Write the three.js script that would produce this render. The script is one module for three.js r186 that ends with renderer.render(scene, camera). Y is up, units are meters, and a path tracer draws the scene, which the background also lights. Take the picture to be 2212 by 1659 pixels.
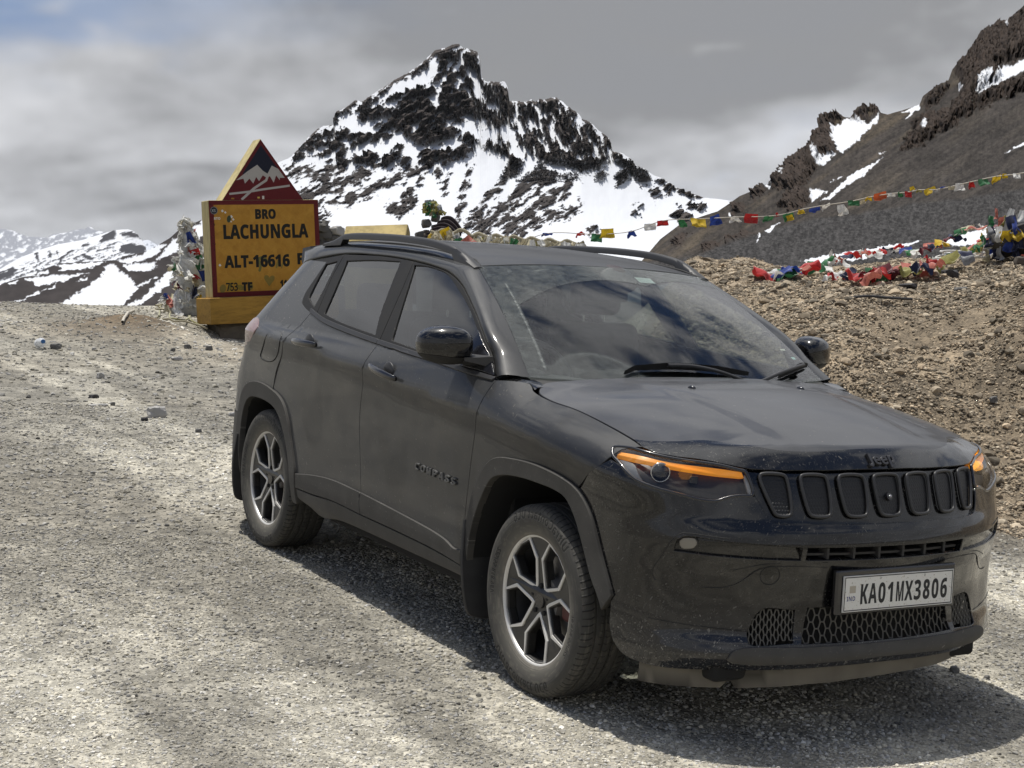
import * as THREE from 'three';
import { mergeGeometries, mergeVertices, toCreasedNormals } from 'three/addons/utils/BufferGeometryUtils.js';
import { RoundedBoxGeometry } from 'three/addons/geometries/RoundedBoxGeometry.js';
import { FontLoader } from 'three/addons/loaders/FontLoader.js';
import { TextGeometry } from 'three/addons/geometries/TextGeometry.js';
import { ImprovedNoise } from 'three/addons/math/ImprovedNoise.js';

// ------------------------------------------------------------------ camera, sky, sun, exposure
const scene = new THREE.Scene();
const CAM_Y = 1.65, CAM_PITCH = -4 * Math.PI / 180, CAM_ROLL = -0.03;
const camera = new THREE.PerspectiveCamera(27.464, 4 / 3, 0.1, 60000);
camera.position.set(0, CAM_Y, 0);
camera.rotation.set(CAM_PITCH, 0, CAM_ROLL, 'XYZ');
camera.rotation.order = 'YXZ';
camera.rotation.set(CAM_PITCH, 0, CAM_ROLL);
camera.updateMatrixWorld();

const renderer = new THREE.WebGLRenderer({ antialias: true });
renderer.setSize(1024, 768);
renderer.toneMapping = THREE.LinearToneMapping;
renderer.toneMappingExposure = 1.0;
renderer.shadowMap.enabled = true;

const SUN_DIR = new THREE.Vector3(-0.126, 0.979, -0.159).normalize();   // high, a little behind the scene
const sun = new THREE.DirectionalLight(new THREE.Color(1.0, 0.955, 0.88), 4.5);
sun.position.copy(SUN_DIR).multiplyScalar(60);
sun.castShadow = true;
sun.shadow.mapSize.set(4096, 4096);
sun.shadow.radius = 1.3;
sun.shadow.camera.left = -30; sun.shadow.camera.right = 30; sun.shadow.camera.top = 40; sun.shadow.camera.bottom = -20; sun.shadow.camera.far = 200;
scene.add(sun);

// seeded noise helpers
const noise3 = (() => { const n = new ImprovedNoise(); return (x, y, z) => n.noise(x, y, z); })();
function rngOf(seed) { let s = seed | 0; return () => { s = (s + 0x6d2b79f5) | 0; let t = Math.imul(s ^ (s >>> 15), 1 | s); t = (t + Math.imul(t ^ (t >>> 7), 61 | t)) ^ t; return ((t ^ (t >>> 14)) >>> 0) / 4294967296; }; }
function fbm(x, y, z, oct = 5, gain = 0.5, lac = 2.03) { let a = 1, s = 0, n = 0; for (let i = 0; i < oct; i++) { s += a * noise3(x, y, z); n += a; a *= gain; x = x * lac + 11.3; y = y * lac + 5.7; z = z * lac + 3.1; } return s / n; }
function ridged(x, y, z, oct = 5, gain = 0.5, lac = 2.1) { let a = 1, s = 0, n = 0; for (let i = 0; i < oct; i++) { s += a * (1 - 2 * Math.abs(noise3(x, y, z))); n += a; a *= gain; x = x * lac + 7.1; y = y * lac + 1.7; z = z * lac + 9.2; } return s / n; }
const clamp = (x, a = 0, b = 1) => Math.min(b, Math.max(a, x));
const lerp = (a, b, t) => a + (b - a) * t;
const sstep = (a, b, x) => { const t = clamp((x - a) / (b - a)); return t * t * (3 - 2 * t); };
function interp(table, x) { // piecewise smooth table of [x, value]
  if (x <= table[0][0]) return table[0][1];
  for (let i = 1; i < table.length; i++) if (x <= table[i][0]) { const t = (x - table[i - 1][0]) / (table[i][0] - table[i - 1][0]); return lerp(table[i - 1][1], table[i][1], t); }
  return table[table.length - 1][1];
}
// monotone cubic through a table of [x, value]
function spline1(table) {
  const n = table.length, xs = table.map((p) => p[0]), ys = table.map((p) => p[1]), d = [], m = new Array(n);
  for (let i = 0; i < n - 1; i++) d.push((ys[i + 1] - ys[i]) / (xs[i + 1] - xs[i]));
  m[0] = d[0]; m[n - 1] = d[n - 2];
  for (let i = 1; i < n - 1; i++) m[i] = d[i - 1] * d[i] <= 0 ? 0 : 2 * d[i - 1] * d[i] / (d[i - 1] + d[i]);
  return (x) => {
    if (x <= xs[0]) return ys[0] + m[0] * (x - xs[0]);
    if (x >= xs[n - 1]) return ys[n - 1] + m[n - 1] * (x - xs[n - 1]);
    let i = 0; while (x > xs[i + 1]) i++;
    const h = xs[i + 1] - xs[i], t = (x - xs[i]) / h, t2 = t * t, t3 = t2 * t;
    return ys[i] * (2 * t3 - 3 * t2 + 1) + h * m[i] * (t3 - 2 * t2 + t) + ys[i + 1] * (-2 * t3 + 3 * t2) + h * m[i + 1] * (t3 - t2);
  };
}
const rgb = (r, g, b) => new THREE.Color().setRGB(r, g, b);
const srgb = (r, g, b) => new THREE.Color().setRGB(r / 255, g / 255, b / 255, THREE.SRGBColorSpace);

// sky: broken overcast computed by direction, a darker cloud deck ahead, thin blue gap to the upper left
{
  const W = 2048, H = 1024, data = new Float32Array(W * H * 4);
  for (let j = 0; j < H; j++) {
    const el = ((j + 0.5) / H - 0.5) * Math.PI, y = Math.sin(el), ce = Math.cos(el);
    for (let i = 0; i < W; i++) {
      const az = ((i + 0.5) / W - 0.5) * 2 * Math.PI, x = ce * Math.cos(az), z = ce * Math.sin(az);
      let r, g, b;
      if (y < -0.03) { r = 0.2; g = 0.2; b = 0.2; }
      else {
        // cloud layer coordinates: project on a deck that curves down to the horizon
        const k = 1 / (Math.max(y, 0) + 0.13), cx = x * k, cz = z * k;
        const warp = fbm(cx * 0.7 + 3, cz * 0.7, 1.3, 3) * 1.3;
        const big = 1.5 * fbm(cx * 0.42 + 1.7 + warp * 0.3, cz * 0.42 - 4.2, 0.4 + y * 0.8, 4);
        const mid = 1.45 * fbm(cx * 1.25 + warp, cz * 1.25 + warp * 0.6, 5.1 + y * 2, 6, 0.56);
        const fine = 1.5 * fbm(cx * 4.2 + warp * 2, cz * 4.2 + warp, 8.1 + y * 14, 5, 0.6);
        const billow = ridged(cx * 1.6 + warp, cz * 1.6, 3.1 + y * 9, 5, 0.55);
        // azimuth seen from the camera: positive to the right of straight ahead (-z)
        const a = Math.atan2(x, -z), front = Math.abs(a) < 1.7 ? 1 : 0, e = el;
        const over = sstep(0.22, 0.6, e);
        let L = 0.46 + 0.26 * over + (0.17 + 0.25 * over) * big + (0.16 + 0.35 * over) * mid + (0.09 + 0.1 * over) * fine + 0.07 * billow * (1 - over);
        if (e < 0.5) { const f = sstep(0.5, 0.3, e), ux = x / ce, uz = z / ce; L += f * (0.34 * fbm(ux * 6.5 + 3.1, e * 17, uz * 6.5, 5, 0.58) + 0.17 * fbm(ux * 21, e * 42 + 2, uz * 21, 5, 0.62) + 0.02); }
        const blob = (a0, e0, sa, se) => Math.exp(-(((a - a0 + 0.10 * mid) / sa) ** 2) - (((e - e0 + 0.03 * mid + 0.018 * fine) / se) ** 2));
        if (front) {
          L += -0.42 * blob(0.12, 0.165, 0.24, 0.078);        // dark deck above and right of the peak
          L += -0.13 * blob(0.07, 0.110, 0.11, 0.022);
          L += -0.09 * blob(0.11, 0.075, 0.06, 0.018);
          L += -0.06 * blob(0.20, 0.055, 0.07, 0.012);
          L += 0.30 * blob(0.128, 0.1365, 0.034, 0.0075);    // bright slit
          L += 0.10 * blob(0.10, 0.068, 0.020, 0.010);
          L += 0.13 * blob(0.22, 0.10, 0.07, 0.04);
          L += 0.17 * blob(-0.22, 0.10, 0.24, 0.055);
          L += -0.07 * blob(-0.20, 0.045, 0.10, 0.02);
        }
        L += 0.16 * Math.exp(-((e / 0.05) ** 2)) * (0.65 + mid);            // paler towards the horizon
        const toSun = x * SUN_DIR.x + y * SUN_DIR.y + z * SUN_DIR.z;
        L += 0.45 * Math.pow(Math.max(toSun, 0), 10);
        L = clamp(L, 0.09, 1.5);
        let hole = lerp(sstep(0.05, 0.34, 0.5 * big + 0.55 * mid - 0.02) * 0.55, 0.96 * sstep(0.14, -0.12, 0.45 * big + 0.6 * mid + 0.3 * fine - 0.02), sstep(0.24, 0.42, e));
        hole *= lerp(0.3, 1, sstep(0.2, 0.4, e)); if (front) hole = Math.max(hole, blob(-0.27, 0.182, 0.14, 0.03) * sstep(-0.2, 0.12, 0.12 - fbm(a * 9, e * 22, 7.7, 4)));
        const hi = sstep(0.2, 0.5, e); r = lerp(L * 0.985, lerp(0.25, 0.055, hi), hole); g = lerp(L, lerp(0.34, 0.115, hi), hole); b = lerp(L * 1.04, lerp(0.52, 0.27, hi), hole);
      }
      const o = (j * W + i) * 4; data[o] = r; data[o + 1] = g; data[o + 2] = b; data[o + 3] = 1;
    }
  }
  const sky = new THREE.DataTexture(data, W, H, THREE.RGBAFormat, THREE.FloatType);
  sky.mapping = THREE.EquirectangularReflectionMapping; sky.magFilter = THREE.LinearFilter; sky.minFilter = THREE.LinearFilter; sky.needsUpdate = true;
  scene.background = sky; scene.environment = sky; scene.environmentIntensity = 1;
}
scene.fog = new THREE.FogExp2(rgb(0.62, 0.66, 0.72), 0.000014);

// ------------------------------------------------------------------ scene helpers
const taken = new Map();
function numbered(name) { const n = taken.get(name) ?? 0; taken.set(name, n + 1); return n ? `${name}_${String(n).padStart(3, '0')}` : name; }
function shade(o) { o.castShadow = true; o.receiveShadow = true; return o; }
function tag(o, label, category, group) { o.userData.label = label; o.userData.category = category; if (group) o.userData.group = group; return o; }
function struct(name, geometry, material) { const m = shade(new THREE.Mesh(geometry, material)); m.name = numbered(name); m.userData.kind = 'structure'; scene.add(m); return m; }
function thing(name, label, category, pos = [0, 0, 0], group) { const g = new THREE.Group(); g.name = numbered(name); g.position.set(...pos); tag(g, label, category, group); scene.add(g); return g; }
function part(parent, name, geometry, material, label) { const m = shade(new THREE.Mesh(geometry, material)); m.name = name; if (label) m.userData.label = label; parent.add(m); return m; }
function single(name, geometry, material, label, category, pos = [0, 0, 0], group) { const m = shade(new THREE.Mesh(geometry, material)); m.name = numbered(name); m.position.set(...pos); tag(m, label, category, group); scene.add(m); return m; }

// the view as an aid for placing: a direction (given on a 2212 x 1659 grid) and a depth ahead give a point of the place
const CAM_F = 3394.4;
const viewM = new THREE.Matrix4().extractRotation(camera.matrixWorld);
function at(px, py, depth) { const v = new THREE.Vector3((px - 1106) / CAM_F, -(py - 829.5) / CAM_F, -1).applyMatrix4(viewM); return v.multiplyScalar(depth / -v.z).add(camera.position); }

// car axes: x to the front of the car, y up, z to its right side, origin below the front axle
const CAR = new THREE.Matrix4().set(0.496162, 0.094212, -0.863103, 0.7752, -0.070145, 0.995195, 0.068307, 0.07356, 0.865392, 0.026651, 0.500386, -6.02358, 0, 0, 0, 1);
const fromCar = (x, y, z) => new THREE.Vector3(x, y, z).applyMatrix4(CAR);
// ------------------------------------------------------------------ ground
const GN = new THREE.Vector3(0.094212, 0.995195, 0.026651), G0 = fromCar(0, 0, 0);
const planeY = (X, Z) => G0.y - (GN.x * (X - G0.x) + GN.z * (Z - G0.z)) / GN.y;
// the gravel bank right of the car: for each direction, knots of [depth, height row]
const BANK = [
  [1440, [[9.6, 0], [14, 720], [18, 640], [20.5, 590], [23, 592], [28, 600]]],
  [1500, [[9.6, 0], [13.4, 700], [16.5, 620], [19.0, 567], [20.5, 559], [22, 572], [24, 588], [30, 590]]],
  [1600, [[9.7, 0], [13, 700], [15.4, 618], [19.4, 580], [22, 574], [24, 584], [30, 584]]],
  [1720, [[9.8, 0], [12.6, 690], [14.0, 636], [15.6, 610], [20, 596], [24, 592], [30, 594]]],
  [1850, [[9.9, 0], [12.4, 700], [13.6, 640], [15.2, 616], [19, 600], [24, 586], [30, 584]]],
  [2000, [[9.9, 0], [11.4, 870], [12.8, 690], [13.8, 644], [15.6, 612], [19, 590], [24, 572], [30, 566]]],
  [2120, [[9.9, 0], [11.4, 860], [12.6, 700], [13.4, 646], [15.0, 604], [19, 576], [24, 552], [30, 540]]],
  [2230, [[9.8, 0], [11.2, 850], [12.2, 680], [13.0, 610], [14.2, 590], [19, 560], [24, 526], [30, 500]]],
  [2500, [[9.4, 0], [10.9, 780], [12, 620], [13.4, 560], [19, 520], [24, 480], [30, 450]]],
].map(([px, knots]) => {
  const t = [];
  for (const [d, py] of knots) { if (py === 0) { const a = (px - 1106) / CAM_F; t.push([d - 1.2, planeY(a * (d - 1.2), -(d - 1.2))]); t.push([d, planeY(a * d, -d)]); } else t.push([d, at(px, py, d).y]); }
  return [(px - 1106) / CAM_F, t, spline1(t)];
});
function bankY(a, d) {
  if (d < BANK[0][1][0][0] - 1.2) return null;
  const ev = (b) => b[2](Math.min(d, 30));
  if (a <= BANK[0][0]) return ev(BANK[0]);
  for (let i = 1; i < BANK.length; i++) if (a <= BANK[i][0]) { const t = (a - BANK[i - 1][0]) / (BANK[i][0] - BANK[i - 1][0]); return lerp(ev(BANK[i - 1]), ev(BANK[i]), t * t * (3 - 2 * t)); }
  return ev(BANK[BANK.length - 1]);
}
const SIGN_AT = fromCar(-18.6, 0, -5.0);
function bump2(X, Z, cx, cz, rx, rz, h) { const q = ((X - cx) / rx) ** 2 + ((Z - cz) / rz) ** 2; return q > 6 ? 0 : h * Math.exp(-q); }
const PILE = at(300, 700, 21.5), DIP = at(560, 745, 21.0);
function bankMask(X, Z) { const d = -Z, a = X / Math.max(d, 0.1); return sstep(8.6, 9.8, d) * sstep(0.055, 0.12, a); }
function groundY(X, Z) {
  const d = -Z, a = d > 1 ? X / d : 0;
  let h = planeY(clamp(X, -40, 40), clamp(Z, -60, 30));
  if (d > 0) {
    // the road tops out on the pass and falls away
    const dc = lerp(24.8, 27.5, sstep(-0.32, -0.14, a)), over = d - dc, left = 1 - sstep(0.05, 0.14, a);
    if (over > 0) h -= left * (over < 9 ? over * over * 0.02 : 1.62 + (over - 9) * 0.34);
    h += bump2(X, Z, PILE.x + 0.1, PILE.z, 0.85, 1.5, 0.27);
    // ground swells around the sign's footing and was dug away in front of it
    h -= bump2(X, Z, -3.75, -22.9, 1.15, 1.35, 0.62);
    const m = bankMask(X, Z);
    if (m > 0) { const b = bankY(a, d); if (b !== null) h = lerp(h, b - Math.max(0, d - 30) * 0.25, m); }
    if (d > 60) h -= (d - 60) * 0.25 * (1 - left) ;
  }
  h = Math.max(h, -160);
  const bk = bankMask(X, Z), r = Math.hypot(X, Z);
  if (r < 70) {
    h += 0.022 * fbm(X * 0.55, Z * 0.55, 1.1, 4) * (0.4 + bk) + 0.012 * fbm(X * 3.1, Z * 3.1, 4.2, 3);
    if (bk > 0) h += bk * (0.26 * fbm(X * 0.8, Z * 0.8, 7.7, 4) + 0.045 * ridged(X * 2.4, Z * 2.4, 2.2, 4) + 0.05 * fbm(X * 5, Z * 5, 3.2, 3));
  }
  return h;
}
// tileable stone chips: brightness and dome height per cell
function chipTexture(N, cells, seed, contrast, fill) {
  const rnd = rngOf(seed), px = [], hgt = new Float32Array(N * N), val = new Float32Array(N * N);
  for (const [nc, amp, share] of cells) {
    const pts = []; for (let i = 0; i < nc * nc; i++) pts.push([rnd(), rnd(), rnd(), 0.35 + 0.65 * rnd(), rnd() < share, rnd() * 6.28, 0.6 + 0.8 * rnd()]);
    const cs = N / nc;
    for (let y = 0; y < N; y++) for (let x = 0; x < N; x++) {
      const gx = Math.floor(x / cs), gy = Math.floor(y / cs); let best = 9, bp = null, second = 9;
      for (let j = -1; j <= 1; j++) for (let i = -1; i <= 1; i++) {
        const p = pts[((gy + j + nc) % nc) * nc + (gx + i + nc) % nc];
        let dx = (gx + i + p[0]) - x / cs, dy = (gy + j + p[1]) - y / cs; const c = Math.cos(p[5]), s = Math.sin(p[5]);
        const u = (dx * c + dy * s) * p[6], v = (-dx * s + dy * c) / p[6], d = Math.sqrt(u * u + v * v);
        if (d < best) { second = best; best = d; bp = p; } else if (d < second) second = d;
      }
      if (!bp[4]) continue;
      const dome = clamp((second - best) * 2.2) * (1 - best * best * 0.8), o = y * N + x;
      if (dome > 0.05) { const h = amp * dome * bp[3]; if (h > hgt[o]) { hgt[o] = h; val[o] = (bp[2] - 0.5) * contrast * clamp(dome * 2); } }
    }
  }
  return { hgt, val, N };
}
function tex(N, fn, srgbMap = true) {
  const d = new Uint8Array(N * N * 4);
  for (let i = 0; i < N * N; i++) { const c = fn(i, i % N, (i / N) | 0); d[i * 4] = clamp(c[0]) * 255; d[i * 4 + 1] = clamp(c[1]) * 255; d[i * 4 + 2] = clamp(c[2]) * 255; d[i * 4 + 3] = 255; }
  const t = new THREE.DataTexture(d, N, N, THREE.RGBAFormat); t.wrapS = t.wrapT = THREE.RepeatWrapping; t.magFilter = THREE.LinearFilter; t.minFilter = THREE.LinearMipmapLinearFilter; t.generateMipmaps = true; t.needsUpdate = true;
  if (srgbMap) t.colorSpace = THREE.SRGBColorSpace;
  return t;
}
// tile noise: value noise that wraps
function tileNoise(N, base, oct, seed) {
  const out = new Float32Array(N * N); let amp = 1, tot = 0, f = base;
  for (let o = 0; o < oct; o++, f *= 2, amp *= 0.55) {
    const r = rngOf(seed + o * 17), g = Float32Array.from({ length: f * f }, () => r() * 2 - 1); tot += amp;
    for (let y = 0; y < N; y++) for (let x = 0; x < N; x++) {
      const fx = x / N * f, fy = y / N * f, x0 = fx | 0, y0 = fy | 0; let tx = fx - x0, ty = fy - y0; tx = tx * tx * (3 - 2 * tx); ty = ty * ty * (3 - 2 * ty);
      const x1 = (x0 + 1) % f, y1 = (y0 + 1) % f; out[y * N + x] += amp * lerp(lerp(g[y0 * f + x0], g[y0 * f + x1], tx), lerp(g[y1 * f + x0], g[y1 * f + x1], tx), ty);
    }
  }
  for (let i = 0; i < out.length; i++) out[i] /= tot;
  return out;
}
const chips = chipTexture(1024, [[150, 0.35, 0.9], [64, 0.75, 0.5], [34, 1.0, 0.16]], 5, 0.85);
const chipFine = tileNoise(1024, 16, 6, 91), chipCoarse = tileNoise(1024, 4, 4, 37);
const gravelMap = tex(1024, (i) => { const v = 0.74 + 0.34 * chips.val[i] + 0.17 * chipFine[i] + 0.12 * chipCoarse[i] - (chips.hgt[i] < 0.04 ? 0.06 : 0); return [v * 1.0, v * 0.985, v * 0.95]; });
const gravelBump = tex(1024, (i) => { const v = 0.15 + 0.62 * chips.hgt[i] + 0.18 * (chipFine[i] + 0.5); return [v, v, v]; }, false);
const groundMat = new THREE.MeshStandardMaterial({ map: gravelMap, bumpMap: gravelBump, bumpScale: 0.02, roughness: 0.96, vertexColors: true, name: 'gravel_ground' });

const dustField = (X, Z) => { // pale dust lies in streaks along the wheel tracks (which run along the car's axis)
  const u = X * 0.496 + Z * 0.865, v = -X * 0.863 + Z * 0.5; // along, across
  return fbm(u * 0.16, v * 0.75, 2.2, 4) + 0.45 * fbm(u * 0.9, v * 2.4, 6.2, 3) + 0.7 * noise3(v * 1.1, u * 0.045, 3.3) + 0.5 * noise3(v * 2.9 + 5, u * 0.07, 1.3) + 0.22 * noise3(v * 6.5, u * 0.12, 8.3);
};
function groundColor(X, Z, h, out) {
  const bk = bankMask(X, Z), d = -Z, a = d > 1 ? X / d : 0;
  const dust = dustField(X, Z), pale = sstep(-0.28, 0.5, dust);
  let r = lerp(0.38, 0.74, pale), g = lerp(0.367, 0.72, pale), b = lerp(0.33, 0.645, pale);
  const n = fbm(X * 0.35 + 9, Z * 0.35, 3.3, 3); r *= 1 + 0.14 * n; g *= 1 + 0.11 * n; b *= 1 + 0.06 * n;
  const och = clamp(bump2(X, Z, PILE.x, PILE.z, 1.0, 1.7, 1.1) + bump2(X, Z, DIP.x + 0.9, DIP.z + 1.4, 1.2, 1.6, 0.9) + 0.15 * n);
  r = lerp(r, 0.25, och); g = lerp(g, 0.185, och); b = lerp(b, 0.115, och);
  const m2 = fbm(X * 0.6, Z * 0.6, 9.9, 4), low = 1 - sstep(12.0, 13.8, d);
  let br = lerp(0.52, 0.24, sstep(-0.22, 0.26, m2 + 0.1 * fbm(X * 3, Z * 3, 1.2, 3)) * (0.6 + 0.4 * low)), bg = br * 0.82, bb = br * 0.60;
  const slate = sstep(0.24, 0.32, a) * sstep(12.6, 13.6, d) * (1 - sstep(16, 18, d)); br = lerp(br, 0.2, slate * 0.7); bg = lerp(bg, 0.2, slate * 0.7); bb = lerp(bb, 0.185, slate * 0.7);
  r = lerp(r, br, bk); g = lerp(g, bg, bk); b = lerp(b, bb, bk);
  const far = sstep(60, 200, Math.hypot(X, Z)); out[0] = lerp(r, 0.12, far); out[1] = lerp(g, 0.108, far); out[2] = lerp(b, 0.095, far);
  return out;
}
{
  const az = []; for (let t = -180; t < -24; t += 3) az.push(t); for (let t = -24; t < 25; t += 0.085) az.push(t); for (let t = 25; t <= 180.01; t += 3) az.push(Math.min(t, 180));
  const rad = [0.05]; let q = 0.8; while (q < 60) { rad.push(q); q *= q < 3 ? 1.1 : 1.0085; } while (q < 9000) { rad.push(q); q *= 1.16; }
  const nA = az.length, nR = rad.length, pos = new Float32Array(nA * nR * 3), col = new Float32Array(nA * nR * 3), uv = new Float32Array(nA * nR * 2), c = [0, 0, 0];
  for (let i = 0; i < nA; i++) for (let j = 0; j < nR; j++) {
    const t = az[i] * Math.PI / 180, X = rad[j] * Math.sin(t), Z = -rad[j] * Math.cos(t), y = groundY(X, Z), o = i * nR + j;
    pos[o * 3] = X; pos[o * 3 + 1] = y; pos[o * 3 + 2] = Z; groundColor(X, Z, y, c); col.set(c, o * 3); uv[o * 2] = X / 1.9; uv[o * 2 + 1] = Z / 1.9;
  }
  const idx = []; for (let i = 0; i < nA - 1; i++) for (let j = 0; j < nR - 1; j++) { const a = i * nR + j, b = a + nR; idx.push(a, b, a + 1, b, b + 1, a + 1); }
  const g = new THREE.BufferGeometry(); g.setAttribute('position', new THREE.BufferAttribute(pos, 3)); g.setAttribute('color', new THREE.BufferAttribute(col, 3)); g.setAttribute('uv', new THREE.BufferAttribute(uv, 2)); g.setIndex(idx); g.computeVertexNormals();
  struct('ground', g, groundMat);
}
// loose stones of the gravel: too many to count
function stoneGeometry(seed, detail = 1, rough = 0.28) {
  const g = mergeVertices(new THREE.IcosahedronGeometry(1, detail).deleteAttribute('normal').deleteAttribute('uv')), p = g.attributes.position, r = rngOf(seed), off = [r() * 50, r() * 50, r() * 50];
  for (let i = 0; i < p.count; i++) { const x = p.getX(i), y = p.getY(i), z = p.getZ(i), k = 1 + rough * 1.6 * noise3(x * 1.1 + off[0], y * 1.1 + off[1], z * 1.1 + off[2]) + rough * (r() - 0.5) * 0.7; p.setXYZ(i, x * k, y * k, z * k); }
  return g;
}
function flat(g) { const h = g.index ? g.toNonIndexed() : g; h.deleteAttribute('normal'); h.computeVertexNormals(); return h; }
{
  const pebble = toCreasedNormals(stoneGeometry(3, 1, 0.3), 0.7);
  const mat = new THREE.MeshStandardMaterial({ roughness: 0.95, name: 'pebble' });
  const scatter = (name, seed, want, place, size, tint, label) => {
    const r = rngOf(seed), list = [];
    for (let i = 0; i < want; i++) { const p = place(r); if (p) list.push([p, size(r, p), tint(r, p)]); }
    const im = new THREE.InstancedMesh(pebble, mat, list.length), m = new THREE.Matrix4(), e = new THREE.Euler(), qn = new THREE.Quaternion(), s = new THREE.Vector3(), v = new THREE.Vector3();
    list.forEach(([[X, Z], k, c], i) => {
      const sy = k * (0.45 + 0.3 * r()); e.set((r() - 0.5) * 0.7, r() * 6.28, (r() - 0.5) * 0.7); qn.setFromEuler(e); s.set(k * (0.75 + 0.6 * r()), sy, k * (0.75 + 0.5 * r()));
      v.set(X, groundY(X, Z) + sy * 0.35, Z); m.compose(v, qn, s); im.setMatrixAt(i, m); im.setColorAt(i, c);
    });
    im.name = numbered(name); im.userData.kind = 'stuff'; im.userData.label = label; shade(im); scene.add(im); return im;
  };
  const inView = (r, d0, d1, a0, a1) => { const d = Math.sqrt(d0 * d0 + (d1 * d1 - d0 * d0) * r()), a = lerp(a0, a1, r()); return [a * d, -d]; };
  const tintRoad = (r, [X, Z]) => { const dp = sstep(-0.1, 0.5, dustField(X, Z)), k = (0.20 + 0.22 * Math.pow(r(), 1.2) + (r() < 0.06 ? 0.16 : 0) - (r() < 0.08 ? 0.14 : 0)) * (0.85 + 0.75 * dp), w = r(); return new THREE.Color().setRGB(k * (1.0 + 0.08 * w), k * (0.98 + 0.02 * w), k * (0.93 - 0.14 * w)); };
  const skipBank = (p) => (bankMask(p[0], p[1]) > 0.5 ? null : p);
  const bands = [[2.9, 5.2, 60000, 0.0022, 0.0075], [5.2, 8, 60000, 0.0028, 0.0095], [8, 13, 46000, 0.004, 0.015], [13, 27, 36000, 0.006, 0.026]];
  bands.forEach(([d0, d1, n, s0, s1], k) => scatter('gravel', 100 + k, n, (r) => skipBank(inView(r, d0, d1, -0.4, 0.42)), (r) => lerp(s0, s1, Math.pow(r(), 4)), tintRoad, 'loose grey and cream gravel chips lying over the road'));
  const tintBank = (r) => { const k = 0.09 + 0.40 * Math.pow(r(), 1.7) + (r() < 0.03 ? 0.16 : 0), w = r(); return new THREE.Color().setRGB(k * (1.02 + 0.08 * w), k * (0.88 - 0.02 * w), k * (0.66 - 0.08 * w)); };
  scatter('bank_gravel', 210, 320000, (r) => { const p = inView(r, 9.2, 18, 0.07, 0.42); const q = fbm(p[0] * 0.9, p[1] * 0.9, 4.4, 4); return bankMask(p[0], p[1]) > 0.4 + 0.4 * r() && r() < 0.55 + 2.0 * (q + 0.10) ? p : null; }, (r) => (r() < 0.006 ? lerp(0.02, 0.045, r()) : lerp(0.0035, 0.015, Math.pow(r(), 2.6))), tintBank, 'brown and tan gravel covering the dug bank right of the car');
  scatter('bank_gravel', 211, 26000, (r) => inView(r, 18, 31, 0.09, 0.42), (r) => (r() < 0.01 ? lerp(0.025, 0.06, r()) : lerp(0.005, 0.02, Math.pow(r(), 2.6))), tintBank, 'grey brown gravel on the level ground behind the bank');
}
// ------------------------------------------------------------------ mountains
// signed distance to a closed outline, positive inside
function outline(pts) {
  let x0 = 1e9, x1 = -1e9, y0 = 1e9, y1 = -1e9; for (const [x, y] of pts) { x0 = Math.min(x0, x); x1 = Math.max(x1, x); y0 = Math.min(y0, y); y1 = Math.max(y1, y); }
  return (x, y, reach) => {
    if (x < x0 - reach || x > x1 + reach || y < y0 - reach || y > y1 + reach) return -reach;
    let inside = false, d = 1e9;
    for (let i = 0, j = pts.length - 1; i < pts.length; j = i++) {
      const [ax, ay] = pts[i], [bx, by] = pts[j];
      if ((ay > y) !== (by > y) && x < (bx - ax) * (y - ay) / (by - ay) + ax) inside = !inside;
      const dx = bx - ax, dy = by - ay, t = clamp(((x - ax) * dx + (y - ay) * dy) / (dx * dx + dy * dy + 1e-9));
      d = Math.min(d, Math.hypot(x - ax - dx * t, y - ay - dy * t));
    }
    return inside ? d : -d;
  };
}
// open stroke with a width: positive inside
function stroke(w, ...c) {
  return (x, y, reach) => { let d = 1e9; for (let i = 0; i + 3 < c.length; i += 2) { const dx = c[i + 2] - c[i], dy = c[i + 3] - c[i + 1], t = clamp(((x - c[i]) * dx + (y - c[i + 1]) * dy) / (dx * dx + dy * dy)); d = Math.min(d, Math.hypot(x - c[i] - dx * t, y - c[i + 1] - dy * t)); } return Math.max(-reach, w - d); };
}
const maxOf = (list, x, y, reach) => { let m = -reach; for (const f of list) m = Math.max(m, f(x, y, reach)); return m; };
const rockMat = new THREE.MeshPhysicalMaterial({ vertexColors: true, roughness: 0.95, specularIntensity: 0.15, name: 'mountain_rock_and_snow' });
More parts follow.
